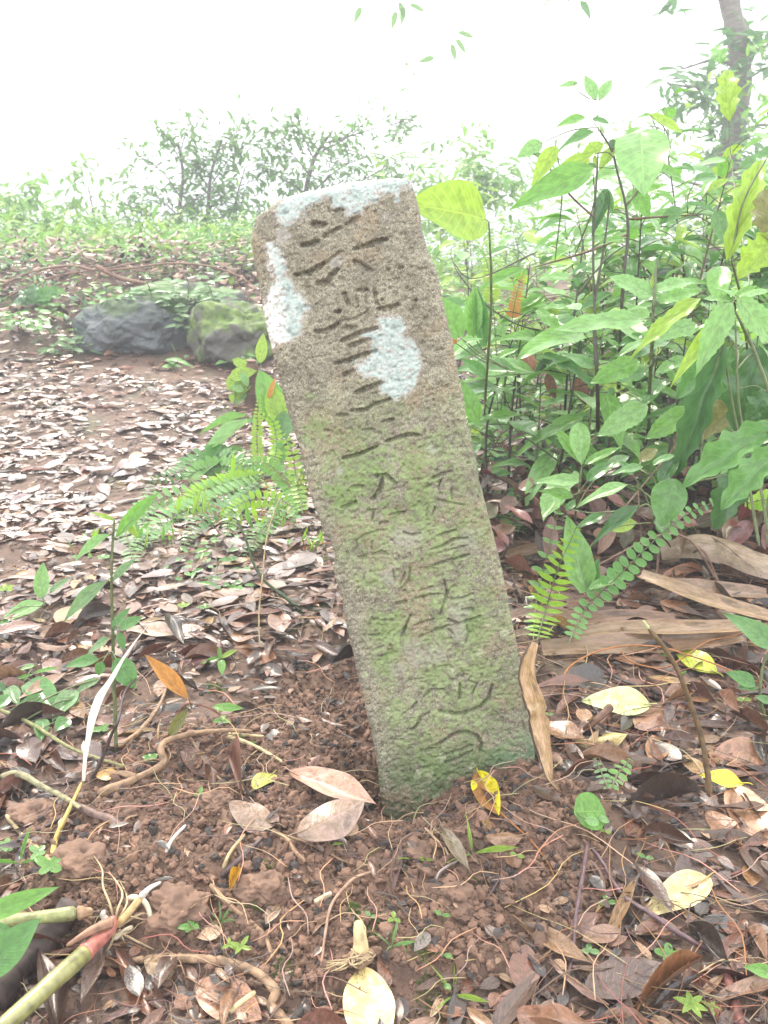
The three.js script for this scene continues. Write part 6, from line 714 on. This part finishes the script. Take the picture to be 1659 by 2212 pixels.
// ---------------------------------------------------------------- thicket on the right, shrubs and wood behind
function freePlant(name, label, group, pos, h, n, len, mats, geos, leanX = 0) {
  const o = thing(name, label, 'shrub', pos, group), top = V(leanX + rr(-0.1, 0.1) * h, h, rr(-0.1, 0.1) * h), mid = top.clone().multiplyScalar(0.5).add(V(rr(-0.04, 0.04), 0, rr(-0.04, 0.04))), c = new THREE.CatmullRomCurve3([V(0, -0.03, 0), mid, top]);
  const parts = [tubeGeo([V(0, -0.03, 0), mid, top], 0.003 + h * 0.003, 0.0012, 14, 5, 0.1)];
  for (let i = 0; i < n; i++) { const u = lerp(0.22, 1, Math.pow(i / (n - 1), 0.8)), p = c.getPoint(u), a = i * 2.4 + rr(-0.5, 0.5), r = rr(0.02, 0.16) * (1.15 - u * 0.7), q = p.clone().add(V(Math.cos(a) * r, rr(0, 0.05), Math.sin(a) * r)); parts.push(tubeGeo([p, p.clone().lerp(q, 0.5).add(V(0, 0.006, 0)), q], 0.0014, 0.0008, 5, 4)); const l = len * rr(0.65, 1.2); leafOn(o, LG[pick(geos)], pick(mats), q.clone().add(pos), V(Math.cos(a), rr(-0.55, 0.35), Math.sin(a)), V(rr(-0.3, 0.3), 1, rr(0, 0.5)), l, l * rr(0.4, 0.6)); }
  mesh('stem', mergeGeometries(parts), pick([stemD, stemG, stemB]), o);
  return o;
}
{
  seed(404);
  const gl = ['ovate', 'acum', 'acum2', 'ovate2', 'serr', 'ellip'], mm = [GR.mid, GR.fresh, GR.fresh, GR.lime, GR.pale, GR.blue, GR.dark], mf = [GR.fresh, GR.lime, GR.pale, GR.lime];
  for (let i = 0; i < 36; i++) { const z = rr(-2.15, -3.5), x = lerp(0.16, 1, Math.pow(rnd(), 0.85)) * -z * 0.5 + 0.06, p = V(x, G(x, z), z), edge = clamp((x / -z - 0.05) / 0.4); { const w = `${i % 3 ? 'mid-green' : 'yellow-green'} shrub in the ${z > -2.9 ? 'front' : 'back'} of the thicket, ${edge < 0.33 ? 'close beside the stone' : edge < 0.7 ? 'behind the tall brown-stemmed shrub' : 'toward the right edge'}`; freePlant('thicket_shrub', w, w.replace('shrub', 'shrubs'), p, rr(0.28, 0.5) + 0.55 * edge * rnd(), Math.round(rr(24, 40)), rr(0.08, 0.145), i % 3 ? mm : mf, gl); } }
  for (let i = 0; i < 14; i++) { const z = rr(-1.95, -2.6), x = lerp(0.12, 1, rnd()) * -z * 0.5 + 0.06, p = V(x, G(x, z), z); freePlant('low_shrub', 'low leafy seedling on the ground of the thicket right of the stone', 'low seedlings of the thicket floor', p, rr(0.1, 0.26), Math.round(rr(8, 14)), rr(0.05, 0.09), mm, gl); }
  for (let i = 0; i < 15; i++) { const z = rr(-3.6, -6.4), x = rr(0.05, 0.52) * -z, p = V(x, G(x, z), z); const w = `pale sunlit shrub at the back of the thicket, ${x / -z < 0.2 ? 'just right of the stone top' : x / -z < 0.36 ? 'behind the tall brown-stemmed shrub' : 'below the mossy leaning tree'}`; freePlant('far_shrub', w, w.replace('shrub', 'shrubs'), p, rr(0.35, 0.8), 26, rr(0.07, 0.12), mf, gl); }
  for (let i = 0; i < 19; i++) { const z = rr(-1.75, -2.4), t = (i + rnd()) / 19, x = lerp(0.115, 0.5, t) * -z, p = V(x, G(x, z), z), q = i % 4 === 0 ? 'yellow-green' : i % 4 === 1 ? 'glossy mid-green' : 'fresh green', w = `${q} broad-leaved shrub filling the middle of the thicket ${t < 0.33 ? 'next to the stone' : t < 0.66 ? 'under the tall brown-stemmed shrub' : 'before the right edge'}`; freePlant('broadleaf_shrub', w, w.replace('shrub', 'shrubs'), p, rr(0.2, 0.5) + 0.12 * t, Math.round(rr(11, 17)), rr(0.1, 0.165), i % 4 === 0 ? [GR.lime, GR.fresh] : i % 4 === 1 ? [GR.mid, GR.blue] : [GR.fresh, GR.pale, GR.fresh], ['ovate', 'acum', 'serr', 'ovate2', 'serr2']); }
  for (let i = 0; i < 14; i++) { const z = rr(-2.3, -3.3), t = (i + rnd()) / 14, x = lerp(0.2, 0.54, t) * -z, p = V(x, G(x, z), z), q = i % 2 ? 'sunlit yellow-green' : 'light green', w = `tall ${q} shrub in the thicket ${t < 0.4 ? 'between stone and brown-stemmed shrub' : t < 0.7 ? 'behind the toothed pale-veined leaves' : 'behind the wavy-lobed leaves at right'}`; freePlant('tall_shrub', w, w.replace('shrub', 'shrubs'), p, rr(0.5, 0.75) + 0.35 * t, Math.round(rr(22, 34)), rr(0.09, 0.15), i % 2 ? [GR.lime, GR.fresh, GR.pale] : [GR.fresh, GR.pale, GR.mid], ['ovate', 'acum', 'serr', 'ovate2', 'acum2'], rr(-0.12, 0.12)); }
  // bare stems and dead fronds low in the thicket
  const dm = [wood(0.17, 0.09, 0.06), wood(0.08, 0.06, 0.05), wood(0.28, 0.18, 0.13)];
  for (let i = 0; i < 46; i++) { const z = rr(-1.5, -2.4), x = rr(0.08, 0.5) * -z, p = V(x, G(x, z), z), a = rr(0, 6.28), l = rr(0.15, 0.45), o = thing('dead_stem', 'thin dead brown stem leaning low in the thicket right of the stone', 'stem', p, 'dead stems in the thicket'); mesh('stem', tubeGeo([V(0, -0.02, 0), V(Math.cos(a) * l * 0.4, rr(0.03, 0.14), Math.sin(a) * l * 0.3), V(Math.cos(a) * l, rr(0.0, 0.3), Math.sin(a) * l * 0.6)], 0.003, 0.0012, 12, 5, 0.2), dm[i % 3], o); }
  const bl = [], bc = []; for (let i = 0; i < 800; i++) { const x = rr(-2.6, 0.2), z = rr(-4.5, -6), o = compose(V(x, G(x, z) + rr(0.01, 0.1), z), V(rr(-1, 1), rr(-0.12, 0.12), rr(-1, 1)), V(rr(-0.4, 0.4), 1, rr(0, 0.6)), rr(0.05, 0.1), rr(0.025, 0.05)); o.updateMatrix(); bl.push(o.matrix.clone()); const v = rr(0.6, 1.4); bc.push(C(0.26 * v, 0.15 * v, 0.1 * v)); } instanced('bank_litter', DL[6], litterWhite, bl, 'dead brown leaves heaped on the bank behind the boulders', 'dead leaves', bc);
  const dl = [], dc = []; for (let i = 0; i < 520; i++) { const z = rr(-1.6, -2.4), x = rr(0.06, 0.5) * -z, o = compose(V(x, G(x, z) + rr(0.01, 0.14), z), V(rr(-1, 1), rr(-1, 0.4), rr(-1, 1)), V(rr(-1, 1), 1, rr(-0.5, 1)), rr(0.04, 0.09), rr(0.015, 0.04)); o.updateMatrix(); dl.push(o.matrix.clone()); dc.push(C(0.14 * rr(0.6, 1.3), 0.068 * rr(0.6, 1.2), 0.036)); } instanced('dead_foliage', DL[5], litterWhite, dl, 'withered brown leaves caught low in the thicket', 'dead leaves', dc);
  // undergrowth right and left, seen only as a mass
  const cover = (name, label, n, at, len, cols) => { const a = [], c = []; for (let i = 0; i < n; i++) { const p = at(); if (!p) continue; const o = compose(p, V(rr(-1, 1), rr(-0.4, 0.6), rr(-1, 1)), V(rr(-0.5, 0.5), 1, rr(-0.2, 0.8)), len * rr(0.6, 1.4), len * rr(0.3, 0.6)); o.updateMatrix(); a.push(o.matrix.clone()); const q = pick(cols), v = rr(0.7, 1.25); c.push(C(q[0] * v, q[1] * v, q[2] * v)); } return instanced(name, LG.small, green(1, 1, 1, 0.5, 0.45), a, label, 'undergrowth', c); };
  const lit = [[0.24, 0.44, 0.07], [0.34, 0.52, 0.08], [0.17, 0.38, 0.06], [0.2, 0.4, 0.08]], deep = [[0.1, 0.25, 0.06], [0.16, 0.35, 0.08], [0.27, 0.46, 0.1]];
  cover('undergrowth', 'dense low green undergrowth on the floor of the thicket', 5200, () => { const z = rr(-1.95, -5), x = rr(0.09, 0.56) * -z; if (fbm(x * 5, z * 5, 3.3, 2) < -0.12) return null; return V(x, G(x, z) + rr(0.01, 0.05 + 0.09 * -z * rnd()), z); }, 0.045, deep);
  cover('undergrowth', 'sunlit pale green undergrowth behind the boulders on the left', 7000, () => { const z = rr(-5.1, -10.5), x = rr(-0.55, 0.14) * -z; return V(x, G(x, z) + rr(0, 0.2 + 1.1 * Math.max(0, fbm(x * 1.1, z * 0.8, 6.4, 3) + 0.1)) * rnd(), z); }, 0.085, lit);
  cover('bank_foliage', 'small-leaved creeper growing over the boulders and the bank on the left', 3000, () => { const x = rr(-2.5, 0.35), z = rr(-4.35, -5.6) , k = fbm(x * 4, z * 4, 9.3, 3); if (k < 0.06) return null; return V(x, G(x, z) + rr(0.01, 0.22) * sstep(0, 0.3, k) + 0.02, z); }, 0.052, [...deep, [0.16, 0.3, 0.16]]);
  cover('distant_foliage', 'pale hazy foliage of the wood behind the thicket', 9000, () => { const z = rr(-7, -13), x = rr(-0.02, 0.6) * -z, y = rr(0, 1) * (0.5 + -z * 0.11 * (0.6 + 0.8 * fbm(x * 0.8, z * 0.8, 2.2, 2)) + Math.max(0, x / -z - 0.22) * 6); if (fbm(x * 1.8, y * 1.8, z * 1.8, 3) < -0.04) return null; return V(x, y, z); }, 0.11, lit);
}
{ // slender trees and bushes behind the boulders; crown = many small leaves on twigs
  seed(505);
  const leafy = (n, at, len, dirY = -0.2) => { const gs = []; const m = M4(); for (let i = 0; i < n; i++) { const p = at(i); if (!p) continue; const l = len * rr(0.6, 1.3), o = compose(p, V(rr(-1, 1), rr(-0.6, 0.5) + dirY, rr(-1, 1)), V(rr(-0.6, 0.6), 1, rr(-0.3, 0.9)), l, l * rr(0.45, 0.65)); o.updateMatrix(); gs.push(LG.small.clone().applyMatrix4(o.matrix)); } return mergeGeometries(gs); };
  const tree = (name, label, base, trunkPts, r0, limbs, nLeaf, len, mat, bark, cat = 'tree') => {
    const foot = V(dp(base[0], 560, 8.6).x, 0, dp(base[0], 560, 8.6).z), o = thing(name, label, cat, foot.setY(G(foot.x, foot.z))), d = foot.clone().sub(CAM).dot(FWD), P = ([x, y, k = 0]) => dp(x, y, d + k).sub(o.position);
    mesh('trunk', tubeGeo([V(0, -0.1, 0), ...trunkPts.map(P)], r0 * 1.0, r0 * 0.3, 30, 8, 0.12), bark, o);
    const tips = []; limbs.forEach((l) => { const q = l.map(P), c = new THREE.CatmullRomCurve3(q, false, 'centripetal'); mesh('limb', tubeGeo(q, r0 * 0.24, r0 * 0.07, 16, 5, 0.15), bark, o); tips.push(c); });
    const tw = []; const pts = [];
    for (const c of tips) for (let k = 0; k < 14; k++) { const u = rr(0.1, 1), a = c.getPoint(u), L = c.getLength() * rr(0.15, 0.55), b = a.clone().add(V(rr(-1, 1), rr(-0.45, 0.7), rr(-1, 1)).setLength(L)); tw.push(tubeGeo([a, a.clone().lerp(b, 0.5).add(V(0, L * 0.08, 0)), b], r0 * 0.12, r0 * 0.05, 6, 3)); pts.push([a, b]); }
    mesh('twigs', mergeGeometries(tw), bark, o);
    mesh('crown', leafy(nLeaf, () => { const [a, b] = pick(pts); return a.clone().lerp(b, Math.pow(rnd(), 0.6)).add(V(rr(-0.09, 0.09), rr(-0.09, 0.09), rr(-0.09, 0.09))); }, len), mat, o); return o;
  };
  const far = (x, y) => [x, y];
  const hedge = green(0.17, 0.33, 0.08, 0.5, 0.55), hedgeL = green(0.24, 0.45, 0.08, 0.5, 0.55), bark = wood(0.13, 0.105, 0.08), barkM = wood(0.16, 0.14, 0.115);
  tree('slender_tree', 'slender small tree with thin dark trunk behind the grey boulder on the left', far(390, 640), [[390, 560], [388, 450], [395, 380], [385, 310]], 0.03, [[[390, 470], [330, 420], [255, 390]], [[392, 430], [350, 370], [290, 330]], [[392, 400], [440, 350], [470, 300]], [[390, 350], [370, 310], [345, 275]], [[388, 500], [330, 470], [270, 440]], [[390, 450], [440, 420], [480, 385]], [[388, 340], [400, 290], [425, 240]]], 700, 0.082, hedge, bark);
  tree('slender_tree', 'second slender tree with straight dark trunk just left of the stone top', far(450, 630), [[449, 540], [450, 450], [455, 380], [480, 300]], 0.026, [[[450, 450], [500, 410], [545, 390]], [[452, 410], [420, 360], [395, 330]], [[455, 400], [500, 340], [560, 290]], [[450, 500], [490, 460], [530, 440]], [[470, 330], [520, 280], [600, 270]], [[450, 480], [420, 450], [400, 420]]], 520, 0.082, hedge, bark);
  tree('bushy_tree', 'bushy small-leaved tree behind the top of the stone', far(650, 660), [[655, 520], [660, 420], [680, 340], [720, 280]], 0.035, [[[660, 430], [740, 360], [830, 330]], [[670, 380], [620, 320], [570, 280]], [[690, 330], [760, 290], [810, 240]], [[680, 350], [650, 280], [640, 240]], [[660, 450], [800, 380], [890, 320]], [[665, 420], [600, 380], [560, 350]], [[700, 310], [840, 270], [900, 260]], [[660, 440], [840, 400], [930, 390]], [[665, 430], [780, 400], [870, 400]]], 1150, 0.085, hedge, bark);
  tree('light_bush', 'light green bush right of the stone top fading in the bright haze', far(1010, 660), [[1010, 520], [1020, 430]], 0.022, [[[1010, 470], [1050, 400], [1090, 340]], [[1012, 460], [960, 420], [925, 400]], [[1020, 440], [1060, 420], [1110, 400]], [[1018, 430], [1010, 360], [1030, 290]], [[1010, 500], [960, 480], [930, 470]]], 520, 0.12, hedgeL, bark, 'bush');
  tree('small_bush', 'small bush with bright leaves at the far left edge', far(30, 640), [[28, 540], [25, 480]], 0.016, [[[28, 520], [0, 450], [-20, 400]], [[26, 500], [50, 430], [60, 400]], [[26, 540], [80, 500], [110, 480]], [[28, 550], [-10, 520], [-30, 500]]], 420, 0.12, hedgeL, bark, 'bush');
  tree('wispy_bush', 'thin wispy bush with few leaves between the far left bush and the slender trees', far(215, 640), [[215, 540], [200, 450], [190, 400]], 0.014, [[[212, 500], [160, 450], [120, 420]], [[205, 470], [240, 420], [265, 370]], [[214, 520], [260, 480], [290, 450]], [[200, 440], [170, 390], [165, 350]], [[214, 530], [150, 510], [90, 500]]], 260, 0.1, hedgeL, bark, 'bush');
  tree('wispy_bush', 'thin wispy bush close behind the left edge of the stone', far(520, 640), [[520, 540], [510, 440], [530, 360]], 0.016, [[[515, 480], [480, 430], [470, 400]], [[512, 450], [545, 400], [570, 360]], [[520, 380], [500, 320], [520, 270]], [[518, 500], [550, 470], [575, 450]], [[525, 370], [560, 320], [600, 300]]], 320, 0.1, hedge, bark, 'bush');
  { const d = 8.4, b = gp(1560, 600), o = thing('mossy_tree', 'leaning tree trunk with ivy and bluish leaves high at the upper right', 'tree', b), P = (x, y, k = 0) => dp(x, y, d + k).sub(b); o.position.copy(b);
    mesh('trunk', tubeGeo([V(0, -0.1, 0), P(1535, 620), P(1560, 440), P(1580, 300), P(1600, 150), P(1560, -60), P(1500, -250)], 0.12, 0.08, 40, 10, 0.2), barkM, o);
    for (const l of [[[1600, 150], [1550, 130], [1470, 150]], [[1600, 130], [1640, 110], [1700, 60]], [[1598, 170], [1530, 190], [1440, 180]], [[1580, 300], [1640, 270], [1700, 280]], [[1560, 420], [1510, 400], [1470, 390]], [[1565, 0], [1400, -40], [1250, -30]]]) mesh('limb', tubeGeo(l.map(([x, y]) => P(x, y)), 0.02, 0.008, 14, 6, 0.15), barkM, o);
    const cl = [[1600, 110, 70, 45, 60, 0.7], [1470, 170, 45, 30, 30, 0.7], [1640, 90, 60, 70, 36, 0.7], [1530, 200, 60, 30, 60, 0.6], [1460, 15, 14, 22, 10, 0.7], [1230, 0, 40, 12, 12, 0.7], [1580, 290, 55, 60, 170, 0.3], [1570, 420, 45, 80, 170, 0.3], [1560, 560, 50, 80, 150, 0.3], [1500, 220, 70, 60, 70, 0.3]];
    mesh('crown', mergeGeometries(cl.flatMap(([x, y, w, h, n, big]) => { const q = V(); return [leafy(n, () => P(x + rr(-1, 1) * w, y + rr(-1, 1) * h, rr(-0.4, 0.4)), big > 0.5 ? 0.2 : 0.12)]; })), green(0.13, 0.28, 0.09, 0.5, 0.5), o); }
  { const d = 9, o = thing('overhanging_branch', 'faint hazy leafy twig hanging from above at the top of the frame', 'branch', dp(900, -160, d)), P = (x, y) => dp(x, y, d).sub(o.position);
    mesh('twig', mergeGeometries([tubeGeo([P(900, -160), P(880, -40), P(862, 20), P(852, 75)], 0.006, 0.002, 14, 5), tubeGeo([P(900, -160), P(990, -40), P(985, 60), P(940, 125)], 0.006, 0.0015, 14, 5)]), bark, o); let k = 0; for (const [x, y, a] of [[862, 5, 1.2], [872, 15, 1.7], [855, 25, 1.8], [885, 10, 0.4], [780, 15, 2], [985, 85, 0.9], [975, 95, 1.3], [990, 70, 0.3], [938, 125, 2.9], [430, 190, 1]]) if (k++ < 9) leafOn(o, LG.ovate, hedge, P(x, y).add(o.position), V(Math.cos(a), -Math.sin(a), 0.3), V(0.2, 0.5, 1), 0.17, 0.09); }
  // bank: arching bare twigs and a broad-leaved plant
  const tw = (label, pts, r) => { const d = 4.7, o = thing('arching_twig', label, 'twig', dp(pts[0][0], pts[0][1], d)); mesh('twig', tubeGeo(pts.map(([x, y, k = 0]) => dp(x, y, d + k).sub(o.position)), r, r * 0.5, 40, 5, 0.15), wood(0.24, 0.14, 0.1), o); };
  const K = (a) => a.map(([x, y]) => zk(x, y));
  tw('long reddish twig arching over the boulders toward the stone', K([[0, 760], [180, 680], [420, 640], [560, 665], [760, 655], [1000, 625], [1240, 645], [1400, 700], [1480, 750]]), 0.008); tw('thin brown twig arching over the bank at the left edge', K([[0, 845], [150, 770], [330, 700], [600, 660], [900, 600]]), 0.006); tw('dark branch lying over the top of the grey boulder', K([[560, 640], [700, 710], [860, 750], [1000, 830]]), 0.014); tw('twig curving down before the left end of the grey boulder', K([[230, 860], [400, 940], [520, 985], [570, 1030]]), 0.007); tw('upright leaning brown twig beside the grey boulder', K([[450, 920], [510, 800], [580, 690], [600, 640]]), 0.009); tw('thin twig across the dark mossy rock', K([[900, 970], [1010, 1030], [1100, 1110], [1150, 1180]]), 0.007); tw('brown stalk leaning between the two boulders', K([[970, 1010], [1050, 930], [1110, 860]]), 0.008);
  for (let i = 0; i < 40; i++) { const x0 = rr(-60, 330), y0 = rr(600, 690); tw('fine bare twig tangled in the bank on the left', [[x0, y0, rr(-0.1, 0.5)], [x0 + rr(40, 90), y0 - rr(5, 45), 0.2], [x0 + rr(100, 230), y0 - rr(-10, 60), rr(0, 0.6)]], 0.004); const o = scene.children[scene.children.length - 1]; o.userData.group = 'fine twigs on the bank'; }
  const bn = plant('birds_nest_fern', 'broad dark green wavy-leaved fern on the bank at the left', 'fern', 70, 690), dd = 4.5; leaves(bn, zk, [['lobed', 'dark', 190, 860, 60, 830, dd, 0.6, 0.6], ['lobed', 'mid', 200, 850, 350, 760, dd, 0.5, 0.6], ['lobed', 'dark', 190, 850, 200, 740, dd, 0.7, 0.7], ['lobed', 'dark', 200, 870, 120, 760, dd, 0.6, 0.6], ['lobed', 'mid', 210, 860, 290, 850, dd, 0.6, 0.5]]);
  // small leafy seedlings in front of the boulders
  const ss = (label, cx, cy, w, h, n, m) => { const q = zk(cx, cy), b = gp(q[0], q[1] + 14), d = Math.min(4.35, proj(b)[2]), o = thing('boulder_seedling', label, 'seedling', dp(q[0], q[1] + 14, d)); mesh('stem', tubeGeo([V(0, -0.02, 0), V(0.01, 0.05, 0), V(-0.01, 0.12, 0)], 0.004, 0.002, 6, 4), stemG, o); for (let i = 0; i < n; i++) { const a = rr(0, 6.28), p = zk(cx + rr(-1, 1) * w, cy + rr(-1, 0.8) * h); leafOn(o, LG.small, GR[m], dp(p[0], p[1], d + rr(-0.1, 0.08)), V(Math.cos(a), rr(-0.2, 0.3), Math.sin(a)), V(0, 1, 0.5), rr(0.05, 0.085), rr(0.03, 0.05)); } };
  ss('light green seedling in front of the grey boulder at its left', 420, 1120, 130, 70, 42, 'sage'); ss('grey-green seedling at the left edge below the bank', 120, 970, 140, 60, 44, 'pale'); ss('light seedling between the two boulders', 1080, 960, 80, 90, 34, 'sage'); ss('creeping leaves over the top of the dark mossy rock', 880, 830, 160, 60, 36, 'mid'); ss('large-leaved sprout on top of the grey boulder', 620, 820, 80, 60, 14, 'fresh'); ss('pale leaves above the mossy boulder', 1240, 850, 150, 60, 40, 'sage'); ss('tiny sprout at the foot of the grey boulder', 1030, 1210, 60, 30, 14, 'pale'); ss('seedlings at the base of the two slender trees', 1100, 780, 180, 70, 46, 'sage'); ss('pale sprout at the foot of the mossy boulder', 1400, 1190, 90, 50, 22, 'pale');
}
for (const [parent, a, dir] of leafBases) { // leaf stalks from the nearest point of the plant's own stem
  const s = stemPts.get(parent); if (!s) continue;
  let best = null, bd = 0.4; for (const q of s) { const d = q.distanceTo(a) + 0.3 * Math.max(0, q.y - a.y); if (d < bd) { bd = d; best = q; } }
  if (best && best.distanceTo(a) > 0.006) { const m = best.clone().lerp(a, 0.55).addScaledVector(dir, -0.1 * bd).add(V(0, 0.04 * bd, 0)), r = Math.min(0.0016, 0.0006 + bd * 0.01); mesh('leaf_stalk', tubeGeo([best, m, a.clone().addScaledVector(dir, 0.004)], r, r * 0.7, 8, 5), stemG, parent); }
}
renderer.render(scene, camera);
